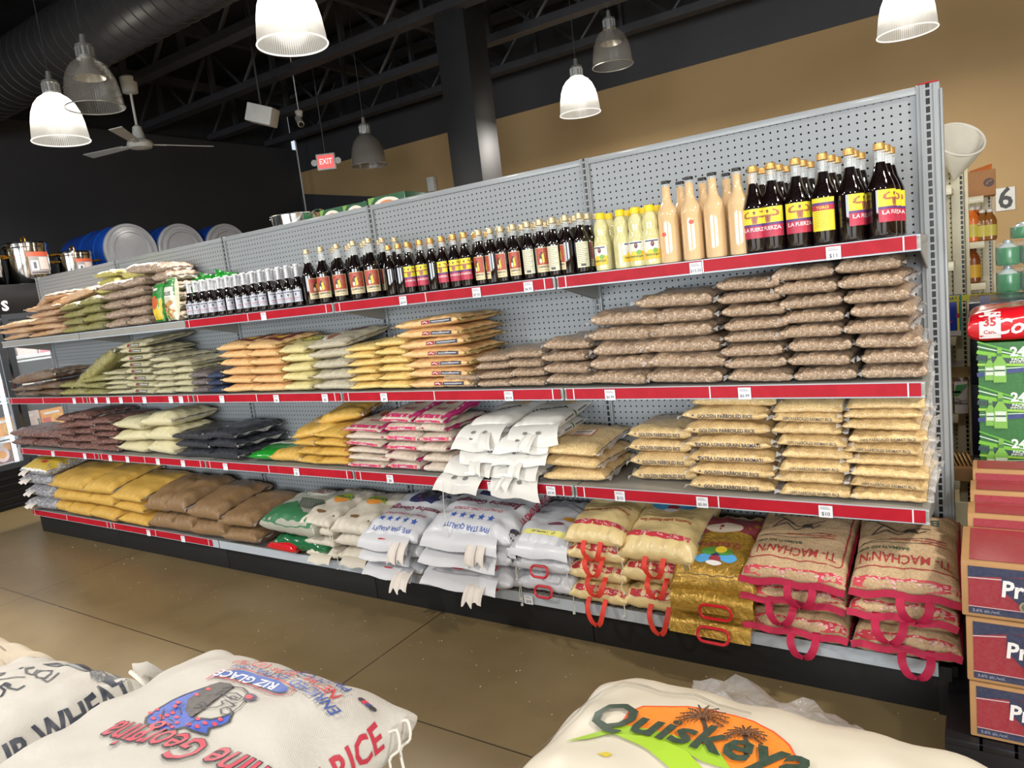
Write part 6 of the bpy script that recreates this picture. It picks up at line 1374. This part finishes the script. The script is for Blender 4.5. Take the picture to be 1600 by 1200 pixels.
# clear packs of green-labelled bottles
m_pet = plain('clear_bottle_plastic', c(190, 205, 205), .1, coat=1, var=.12, nscale=30); m_glab = plain('green_bottle_label', c(10, 130, 70), .25, coat=.8); m_pcap = plain('green_bottle_cap', c(30, 120, 70), .4)
ygp = 1.0; zg = [aty(1580, y, ygp).z for y in (497, 458, 415, 374, 348)]
xg = aty(1556, 440, ygp).x
sup = carton('shelf_high_carton', xg-.005, xg+.46, ygp+.02, ygp+.38, .001, zg[0]-.003, plain('dark_carton_board', c(34, 32, 34), .6), label='dark carton stack supporting the clear bottle packs', cat='carton')
for k in range(4):
    z0 = zg[k]; h = zg[k+1]-zg[k]-.003; nx = 5
    xo = .0 if k < 3 else .055
    th = thing('bottle_pack', 'clear pack of green-labelled drink bottles, %s of its stack' % (ORD[k] if k < 3 else 'top'), 'bottle pack', (xg+xo, ygp, z0), group='clear packs of green-labelled bottles')
    for i in range(nx):
        for j in range(2):
            bm = bmesh.new(); R = .042; lathe(bm, [(R*.8, .0), (R, .008), (R, h*.62), (R*.9, h*.7), (R*.5, h*.86), (.014, h*.9), (.014, h)], 18, center=(.045+i*.088, .05+j*.09, 0)); b_ = obj('bottle', bm, m_pet, th)
            bm = bmesh.new(); lathe(bm, [(R+.001, h*.04), (R+.0016, h*.06), (R+.0016, h*.70), (R+.001, h*.72)], 18, center=(.045+i*.088, .05+j*.09, 0), caps=False); obj('label', bm, m_glab, b_)
    bm = bmesh.new(); P = [(0, 0), (.45, 0), (.45, .19), (0, .19)]; box(bm, 0, .445, .004, .19, .0, h*.93, .02); obj('shrink_wrap', bm, film('bottle_pack_film', (.85, .92, .9, 1), .12, .08), th)

# ------------------------------------------------------------------ aisles behind: beige shelving
BEI = c(196, 188, 158)
m_bpeg = pegmat('beige_pegboard', BEI, r=.0038); m_bsl = slotmat('beige_slotted_upright', c(200, 194, 170)); m_bei = plain('beige_enamel', c(214, 206, 176), .4, coat=.2, var=.03)
def back_unit(Y, xr, top, lips, label, L=2.4, D=.36):
    th = thing('beige_shelving', label, 'shelving unit')
    obj('back_panel', boxbm(xr-L, xr-.045, Y-.004, Y+.004, .1, top-.02), m_bpeg, th, smooth=False)
    bm = boxbm(-.045, .012, -.017, .04, .0, top, .002); obj('upright', bm, m_bsl, th, (xr-.018, Y, 0), smooth=False)
    bm = boxbm(.014, .03, -.03, .06, 0, top-.02, .002); obj('end_trim', bm, m_bei, th, (xr-.018, Y, 0), smooth=False)
    for z in lips:
        bm = bmesh.new(); box(bm, xr-L, xr-.05, Y-D, Y-.018, z-.03, z-.004, .001); box(bm, xr-L, xr-.05, Y-D-.008, Y-D, z-.04, z+.004, .002); obj('shelf', bm, m_bei, th, smooth=False)
    obj('kick_plate', boxbm(xr-L, xr, Y-D-.02, Y-D, 0, .12), m_bei, th, smooth=False)
    return th
YA, YC = 1.75, 3.4
xA = aty(1511, 400, YA).x; topA = aty(1506, 248, YA).z
lA = [aty(1488, y, YA-.36).z for y in (290, 410, 527, 648, 752)]
back_unit(YA, xA, topA, lA, 'beige shelving unit in the next aisle, right behind the grey gondola end')
xC = aty(1552, 400, YC).x; lC = [aty(1530, y, YC-.36).z for y in (307, 378, 443, 510)]
topC = aty(1546, 300, YC).z
back_unit(YC, xC, topC, lC+[.5, .2], 'farther beige shelving unit in front of the tan wall')
# goods on them
o = carton('cardboard_box', aty(1512, 290, YC-.3).x-.3, aty(1556, 290, YC-.3).x, YC-.34, YC-.04, lC[0], aty(1535, 266, YC-.34).z, plain('brown_box_board', c(178, 128, 84), .75), label='brown cardboard box on top of the far beige shelving', cat='box',
           front=[('e', .19-.0, .0, .03, .028, c(70, 34, 24)), ('l', [(.175, -.01), (.19, .01), (.205, .01)], .006, c(178, 128, 84))])
bm = bmesh.new(); a0 = aty(1514, 268, YC-.34); a1 = aty(1550, 258, YC-.34); bm.faces.new([bm.verts.new(v) for v in ((0, 0, 0), (a1.x-a0.x, 0, .03), (a1.x-a0.x, .12, .0), (0, .12, -.03))])
bmesh.ops.solidify(bm, geom=bm.faces[:], thickness=.004); f_ = obj('open_flap', bm, plain('brown_box_board', c(178, 128, 84), .75), o, smooth=False); f_.location = Vector((a0.x, a0.y, a0.z))-Vector(o.location)
m_jor = plain('orange_juice_plastic', c(236, 120, 40), .3, coat=.6); m_tea = plain('amber_tea_plastic', c(150, 96, 40), .2, coat=.8); m_wcap = plain('white_bottle_cap', c(225, 222, 215), .4); m_ylab = plain('yellow_drink_label', c(214, 200, 90), .4)
def simple_bottle(name, loc, H, R, body, cap_, lab_=None, label='', group=None):
    th = thing(name, label, 'bottle', loc, group=group)
    bm = bmesh.new(); lathe(bm, [(R*.8, 0), (R, .01), (R, H*.62), (R*.85, H*.72), (R*.42, H*.86), (R*.4, H*.93)], 18); obj('bottle_body', bm, body, th)
    bm = bmesh.new(); lathe(bm, [(R*.46, H*.9), (R*.46, H*.985), (R*.4, H)], 14); obj('cap', bm, cap_, th)
    if lab_: bm = bmesh.new(); lathe(bm, [(R+.001, H*.15), (R+.0012, H*.5)], 18, caps=False); obj('label', bm, lab_, th)
for k, (px, body) in enumerate(((1519, m_jor), (1527, m_jor), (1535, m_tea), (1542, m_tea), (1547, m_tea))):
    p = aty(px, 360, YC-.27); simple_bottle('juice_bottle', (p.x, YC-.27+.07*(k % 2), lC[1]), .24 if k < 2 else .21, .045 if k < 2 else .04, body, m_wcap, m_ylab, '%s drink bottle on the far beige shelf, %s from left' % ('orange' if k < 2 else 'amber', NTH[k]), 'drink bottles on the far beige shelf')
p = aty(1521, 420, YC-.25); simple_bottle('sauce_bottle', (p.x, YC-.25, lC[2]), .25, .045, plain('brown_sauce_glass', c(130, 66, 26), .2, coat=.8), plain('brown_cap', c(100, 50, 30), .4), plain('mustard_label', c(214, 168, 50), .4), 'lone brown sauce bottle with yellow label on far beige shelf')
p = aty(1537, 495, YC-.3); carton('yellow_can_box', p.x-.13, p.x+.16, YC-.34, YC-.06, lC[3], lC[3]+.20, plain('yellow_box_board', c(190, 150, 70), .5), [('r', -.12, -.08, -.02, .08, c(200, 160, 50)), ('r', .0, -.07, .05, .07, c(150, 150, 160)), ('e', -.07, 0, .03, .03, c(150, 60, 50)), ('e', .09, .02, .03, .03, c(170, 90, 70))], label='yellow printed carton low on the far beige shelving', cat='box')
bm = pillow(.30, .22, .05, seed=411, qx=1.4, qy=1.4); p = aty(1528, 388, YC-.3); tag(obj('white_packet', bm, [m_wh, m_wh], loc=(p.x-.06, YC-.2, lC[1]-.09+.0)), 'white packet wedged under the far beige shelf', 'packet')
bpy.data.objects['white_packet'].location.z = lC[2]+.001; bpy.data.objects['white_packet'].location.x = aty(1520, 388, YC-.2).x-.28
yA = YA-.30
def bx_(name, pxa, pxb, py, y, z0, h, d, mat, fr, label, cat='box'):
    a = aty(pxa, py, y).x; b = aty(pxb, py, y).x; m = (a+b)/2; return carton(name, a, b, y, y+d, z0+.001, z0+h, mat, fr, label=label, cat=cat)
bx_('board_game_box', 1420, 1503, 495, yA-.02, lA[2], .205, .05, plain('blue_game_box', c(36, 70, 190), .35, coat=.5), [('r', -.3, .07, .3, .1, c(236, 226, 60)), ('t', 'HEARTS', .07, .085, .022, c(40, 60, 120), {'bold': .02}), ('r', .095, -.1, .105, .1, c(236, 210, 40)), ('r', .108, -.1, .116, .1, c(60, 150, 120)), ('e', .1, .0, .009, .012, c(180, 30, 50)), ('p', [(-.0, -.05), (.08, -.03), (.0, -.012), (-.06, -.03)], c(226, 60, 90)), ('r', -.3, -.1, .11, -.075, c(200, 190, 190))], 'blue and yellow game box on the beige shelf behind the gondola end')
bx_('food_photo_box', 1440, 1504, 580, yA+.02, lA[3]+.062, .17, .2, plain('brown_food_box', c(196, 190, 200), .4), [('e', .02, -.02, .07, .07, c(90, 56, 36)), ('e', .02, -.02, .045, .045, c(130, 90, 50)), ('r', -.2, .03, .3, .085, c(150, 120, 60))], 'box with a brown food bowl picture on the beige shelf')
bx_('leaf_printed_box', 1491, 1512, 615, yA-.04, lA[3]-.0, .155, .12, m_cardw, [('p', [(-.03, .02), (-.02, .07), (.03, .075), (.01, .05), (.0, .03), (-.02, .01)], c(60, 140, 70)), ('t', 'LUTIONS', .002, -.01, .011, c(70, 70, 70), {'bold': .02}), ('t', '& CORNE', .002, -.025, .012, c(70, 70, 70), {'bold': .03})], 'white box with a green leaf on the beige shelf')
bx_('kraft_food_box', 1440, 1490, 615, yA-.04, lA[3], .155, .12, m_card, [('r', .0, .03, .1, .04, BLKI), ('t', 'CORNE', .07, -.02, .02, c(60, 50, 40), {'bold': .03}), ('t', 'LUTIONS', .07, .0, .012, c(60, 50, 40), {'bold': .02})], 'kraft brown food box left of the white leaf box')
tr_ = bx_('cardboard_tray', 1440, 1521, 740, yA-.06, lA[4], .07, .26, m_card, (), 'shallow cardboard tray holding round flatbreads', 'tray')
for k in range(7):
    p = aty(1477+6.5*k, 728, yA-.02); bm = bmesh.new(); lathe(bm, [(.04, -.006), (.052, -.004), (.054, .0), (.052, .004), (.04, .006)], 22)
    o = obj('flatbread', bm, plain('toasted_bread', c(206, 168, 112), .7, var=.2, nscale=50), loc=(p.x, yA+.03, lA[4]+.085), rot=(0, PI/2-.35, .2)); tag(o, 'round toasted flatbread on edge in the tray, %s from left' % NTH[k], 'bread', 'flatbreads in the tray')
# cloth strainer on a stick, cream ladle cloth above the beige shelving
p0 = aty(1500, 232, YA-.1)
th = thing('cloth_coffee_strainer', 'white cloth coffee strainer hung above the beige shelving', 'strainer', p0)
bm = bmesh.new(); RR = .115; tilt_ = Matrix.Rotation(.55, 3, 'Y') @ Matrix.Rotation(.75, 3, 'X'); n = 32; rings = []
C0 = Vector((.0, 0, .045)); tip = Vector((-.03, 0, -.155))
for j in range(10):
    s = j/9; rings.append([])
    for i in range(n):
        a = 2*PI*i/n; q = C0+tilt_ @ Vector((RR*math.cos(a), RR*math.sin(a), 0)); rr_ = (1-s**1.3); pt = tip.lerp(q, 1-s) if False else Vector((tip.x+(q.x-tip.x)*(1-s**1.2)*1.0, tip.y+(q.y-tip.y)*rr_, tip.z+(q.z-tip.z)*(1-s)))
        pt += (pt-Vector((tip.x, tip.y, pt.z)))*.05*math.sin(a*7+j*.3); rings[-1].append(bm.verts.new(pt))
for A, B_ in zip(rings, rings[1:]):
    for i in range(n): bm.faces.new((A[i], A[(i+1) % n], B_[(i+1) % n], B_[i]))
obj('cloth_cone', bm, plain('white_cotton_cloth', c(214, 208, 192), .9, var=.05), th, angle=80)
bm = bmesh.new(); tube(bm, [C0+tilt_ @ Vector((RR*math.cos(a), RR*math.sin(a), 0)) for a in [2*PI*i/32 for i in range(32)]], .006, 8, closed=True); obj('rim', bm, plain('white_cotton_rim', c(232, 226, 214), .8), th)
bm = bmesh.new(); tube(bm, [(-.10, 0, .0), (-.2, .02, -.05), (-.26, .1, -.16)], .008, 8); obj('handle', bm, m_wood, th)

# boxes and colander on the far side's high shelf
zr = 1.6605
GBx = c(26, 84, 50)
for k, (pa, pb) in enumerate(((499, 534), (536, 572), (577, 634))):
    a = aty(pa, 325, .16).x; b = aty(pb, 315, .16).x; ht = aty((pa+pb)/2, (326, 318, 304)[k], .16).z
    H = ht-zr; W2 = (b-a)/2
    carton('soup_box', a, b, .16, .38, zr, ht, plain('green_soup_box', c(26, 84, 50), .4, coat=.3), [('e', .0, H/2-.055, W2*.75, .045, c(236, 226, 206)), ('e', 0, H/2-.055, W2*.5, .03, c(220, 130, 60)), ('r', -W2, H/2-.16, W2, H/2-.1, c(200, 210, 180)), ('p', [(-W2, H/2), (-W2*.6, H/2), (-W2, H/2-.05)], c(120, 160, 60))], label='green box with a soup bowl picture behind the panel, %s from left' % NTH[k], cat='box', group='green soup boxes behind the panel')
p = aty(455, 338, .22); m_chr = plain('polished_steel', c(200, 200, 198), .12, 1.0, var=.04)
th = thing('steel_colander', 'polished steel colander with two handles showing above the panel', 'colander', (p.x, .26, zr))
hc = aty(455, 338, .24).z-zr
bm = bmesh.new(); lathe(bm, [(.05, 0), (.11, hc*.35), (.14, hc*.8), (.15, hc), (.158, hc+.002), (.148, hc-.003)], 32, caps=False); obj('bowl', bm, m_chr, th)
for s in (-1, 1): bm = bmesh.new(); tube(bm, wave([(s*.15, -.04, hc-.02), (s*.20, -.03, hc+.005), (s*.20, .03, hc+.005), (s*.15, .04, hc-.02)]), .005, 6); obj('handle', bm, m_chr, th)

# ------------------------------------------------------------------ left: cooler row, pots, barrels
XC = -7.2; zc_ = atx(40, 443, XC).z; hb = atx(0, 492, XC).z
m_cool = plain('black_cooler_panel', c(22, 22, 25), .3, var=.1); m_alf = plain('dark_aluminium_frame', c(70, 74, 80), .35, .5)
th = thing('glass_door_cooler', 'black glass-door refrigerated cooler along the left wall', 'cooler')
y_doors = [-3.2, -2.4, -1.6, -.8, .0, .8, 1.6, 2.4, 3.2, 4.0]
yfr = atx(30, 640, XC).y
bm = bmesh.new(); X0c = XC-1.15
box(bm, X0c, XC-.02, -3.2, 4.1, zc_-.06, zc_); box(bm, X0c, XC-.0, -3.2, 4.1, hb, zc_, .004); box(bm, X0c, X0c+.05, -3.2, 4.1, 0, hb); box(bm, X0c, XC, -3.25, -3.2, 0, zc_); box(bm, X0c, XC, 4.1, 4.15, 0, zc_); obj('cabinet', bm, m_cool, th, smooth=False)
zbase = atx(60, 722, XC).z
bm = bmesh.new(); box(bm, X0c, XC-.01, -3.2, 4.1, 0, zbase, .004)
for k in range(5): box(bm, XC-.01, XC+.012, -3.2, 4.1, .03+k*(zbase-.05)/5, .045+k*(zbase-.05)/5, .003)
obj('grille_base', bm, m_cool, th, smooth=False)
M = Matrix(((0, 0, 1, XC+.001), (1, 0, 0, 0), (0, 1, 0, (hb+zc_)/2-.06), (0, 0, 0, 1)))
printed(design([('t', 'S', atx(5, 466, XC).y, -.0, .12, c(230, 230, 232), {'bold': .04})]), None, M, name='header_lettering', parent=th)
edges = [yfr-.78*3, yfr-.78*2, yfr-.78, yfr, yfr+.78, yfr+.78*2, yfr+.78*3, yfr+.78*4]
m_cgl = NT('cooler_glass'); nz = m_cgl.noise(m_cgl.obj(), 3, 1); m_cgl = m_cgl.base(col=(.8, .9, 1, 1), rough=.03, alpha=m_cgl.math('ADD', .07, m_cgl.math('MULTIPLY', nz.outputs[0], .03)))
m_led = emis('cooler_led_strip', (.85, .93, 1, 1), 2.5)
for a, b in zip(edges, edges[1:]):
    bm = bmesh.new(); box(bm, XC-.03, XC+.02, a+.01, a+.06, zbase, hb); box(bm, XC-.03, XC+.02, b-.06, b-.01, zbase, hb); box(bm, XC-.03, XC+.02, a+.06, b-.06, zbase, zbase+.05); box(bm, XC-.03, XC+.02, a+.06, b-.06, hb-.05, hb)
    d = obj('door', bm, m_alf, th, smooth=False); obj('door_glass', boxbm(XC-.006, XC, a+.06, b-.06, zbase+.05, hb-.05), m_cgl, d, smooth=False)
    bm = bmesh.new(); tube(bm, [(XC+.05, b-.09, 1.0), (XC+.05, b-.09, 1.5)], .01, 8); obj('door_handle', bm, m_alf, d)
    obj('light_strip', boxbm(XC-.06, XC-.045, b-.10, b-.07, zbase+.05, hb-.06), m_led, th, smooth=False)
m_shw = plain('white_wire_shelf', c(214, 220, 226), .4)
szs = [zbase+.02, .62, .97, 1.32]
for z in szs:
    bm = bmesh.new(); box(bm, X0c+.1, XC-.08, -3.1, 4.05, z-.012, z); box(bm, XC-.09, XC-.08, -3.1, 4.05, z-.03, z+.03); obj('shelf', bm, m_shw, th, smooth=False)
l = bpy.data.lights.new('cooler_light', 'AREA'); l.shape = 'RECTANGLE'; l.size = 5.5; l.size_y = .1; l.energy = 16; l.color = (.85, .93, 1)
lo = bpy.data.objects.new('cooler_light', l); COL.objects.link(lo); lo.parent = th; lo.location = (XC-.1, .3, hb-.03); lo.rotation_euler = (0, 0, PI/2)
cols = [c(226, 150, 40), c(210, 60, 60), c(214, 196, 190), c(206, 120, 130), c(70, 110, 90), c(230, 220, 210), c(120, 70, 70), c(90, 90, 120)]
rc = random.Random(9); cnt = {}
shelfn = ['bottom', 'second', 'third', 'top']
for zi, z in enumerate(szs):
    y = yfr-.75; k = 0
    while y < yfr+1.6:
        w_ = rc.uniform(.16, .26); h_ = rc.uniform(.12, .24); cl = cols[rc.randrange(8)]; cb = cols[rc.randrange(8)]
        cx = (XC-.18-.25)
        bm = boxbm(-.07, .07, -w_/2, w_/2, 0, h_, .006); o = obj('frozen_food_box', bm, plain('food_board_%d' % cols.index(cl), cl, .4, coat=.4), loc=(XC-.2, y+w_/2, z+.001))
        tag(o, 'frozen food box in the left cooler, %s from the near end of the %s shelf' % (NTH[k], shelfn[zi]), 'box', 'boxes in the left cooler')
        M = Matrix(((0, 0, 1, .0708), (1, 0, 0, 0), (0, 1, 0, h_/2), (0, 0, 0, 1)))
        printed(design([('r', -w_*.46, -h_*.44, w_*.46, h_*.1, cb), ('e', w_*.1, -h_*.05, w_*.28, h_*.3, c(236, 176, 60) if k % 2 else c(226, 200, 196)), ('e', w_*.1, -h_*.05, w_*.16, h_*.16, cl), ('r', -w_*.4, h_*.26, w_*.2, h_*.38, WHT)]), None, M, name='printed_front', parent=o)
        y += w_+.012; k += 1
# stock pots
m_brass = plain('brass_handle', c(200, 150, 60), .2, .9)
def pot(name, y, R, H, label):
    th = thing(name, label, 'stock pot', (XC-.32, y, zc_+.001), group='polished stock pots on the cooler')
    bm = bmesh.new(); lathe(bm, [(R*.97, 0), (R, .01), (R, H*.9), (R*1.03, H*.92), (R*1.03, H)], 40); obj('pot_body', bm, m_chr, th)
    bm = bmesh.new(); lathe(bm, [(R*1.02, H+.001), (R*1.0, H+.015), (R*.5, H+.03), (.02, H+.033)], 40); lid = obj('lid', bm, m_chr, th)
    bm = bmesh.new(); tube(bm, wave([(-.04, 0, H+.03), (-.03, 0, H+.07), (.03, 0, H+.07), (.04, 0, H+.03)]), .008, 8); obj('lid_handle', bm, m_brass, lid)
    for s in (-1, 1): bm = bmesh.new(); tube(bm, wave([(-.05, s*R, H*.72), (-.05, s*(R+.07), H*.74), (.05, s*(R+.07), H*.74), (.05, s*R, H*.72)]), .010, 8); obj('side_handle', bm, m_brass, th)
    bm = bmesh.new(); n = 10
    for k in range(n+1):
        pass
    keep = bmesh.new(); lathe(keep, [(R, 0), (R, H)], 60)
    M = side_frame(1, H*.45, R*.1)
    printed(design([('r', -R*.45, -H*.22, R*.5, H*.25, c(150, 144, 146)), ('r', -R*.5, H*.22, R*.55, H*.33, c(206, 84, 50)), ('r', 0, -H*.1, R*.45, H*.2, c(226, 210, 205)), ('r', -R*.38, -H*.12, -R*.05, H*.12, c(214, 214, 214)), ('r', -R*.28, -H*.08, -R*.15, H*.08, c(90, 90, 100)), ('r', -R*.4, -H*.2, R*.4, -H*.16, c(80, 70, 70))]), keep, M, .03, .002, 'box_label', th); keep.free()
    return th
def yat(px): return atx(px, 420, XC-.0).y
ya, yb = atx(30, 420, XC-.32).y, atx(67, 420, XC-.32).y
pot('stock_pot', (ya+yb)/2-.02, .19, atx(50, 383, XC-.32).z-zc_, 'tall polished stock pot on the cooler, in the middle')
ya, yb = atx(98, 410, XC-.32).y, atx(134, 410, XC-.32).y
pot('stock_pot', (ya+yb)/2-.0, .165, .285, 'smaller polished stock pot beside the blue barrels')
ya = atx(-14, 420, XC-.32).y
pot('stock_pot', ya-.09, .18, .36, 'stock pot cut off by the left edge of the photo')
# blue barrels lying on the cooler
m_blue = plain('blue_barrel_plastic', c(18, 74, 176), .32, coat=.3, var=.08, nscale=3); m_glid = plain('grey_barrel_lid', c(150, 152, 158), .4, coat=.2)
for k, (pl, pr_) in enumerate(((168, 246), (246, 322), (322, 384))):
    Xb = XC-.30; yl = atx(pl, 380, Xb).y; yr = atx(pr_, 378, Xb).y
    R = .285; yc = [1.62, 2.235, 2.85][k]
    yc = (atx(205, 380, Xb).y, atx(205, 380, Xb).y+.60, atx(205, 380, Xb).y+1.20)[k]
    th = thing('blue_barrel', 'blue plastic barrel lying on its side with grey lid, %s' % ('nearest and leftmost', 'middle one of three', 'farthest, half hidden by the shelving')[k], 'barrel', (Xb, yc, zc_+R+.012), (0, PI/2, 0), group='blue barrels on the cooler')
    bm = bmesh.new(); lathe(bm, [(R*.86, -1.05), (R*.95, -1.04), (R, -.98), (R, -.60), (R*1.025, -.59), (R*1.025, -.55), (R, -.54), (R, -.30), (R*1.025, -.29), (R*1.025, -.25), (R, -.24), (R, -.05), (R*.97, -.02)], 56); obj('barrel_body', bm, m_blue, th)
    bm = bmesh.new(); lathe(bm, [(R*1.0, -.045), (R*1.03, -.04), (R*1.03, -.01), (R*1.0, .0), (R*.94, .0), (R*.92, -.012), (R*.80, -.012), (R*.78, .004), (R*.70, .004), (R*.68, -.01), (.01, -.01)], 56); lid = obj('lid', bm, m_glid, th)
    bm = bmesh.new(); lathe(bm, [(.05, -.008), (.05, .008), (.036, .010), (.034, .002), (.01, .002)], 24, center=(R*.60, -R*.22, 0)); obj('bung', bm, m_glid, lid)

# spilled grains along the foot of the shelving
bm = bmesh.new(); rg = random.Random(21)
for k in range(170):
    x = rg.uniform(-5.5, .0); y = -.38-abs(rg.gauss(0, .35)); r_ = rg.uniform(.001, .0021)
    if y < -1.6: continue
    a = rg.uniform(0, PI); q = bmesh.ops.create_icosphere(bm, subdivisions=1, radius=r_)
    for v in q['verts']: v.co = Vector((x+v.co.x*2*math.cos(a)-v.co.y*math.sin(a), y+v.co.x*2*math.sin(a)+v.co.y*math.cos(a), r_*.8+v.co.z*.8))
tag(obj('spilled_grains', bm, plain('pale_rice_grain', c(214, 200, 170), .6)), 'pale rice grains spilled on the floor before the black kick plate', 'spilled grain', kind='stuff')
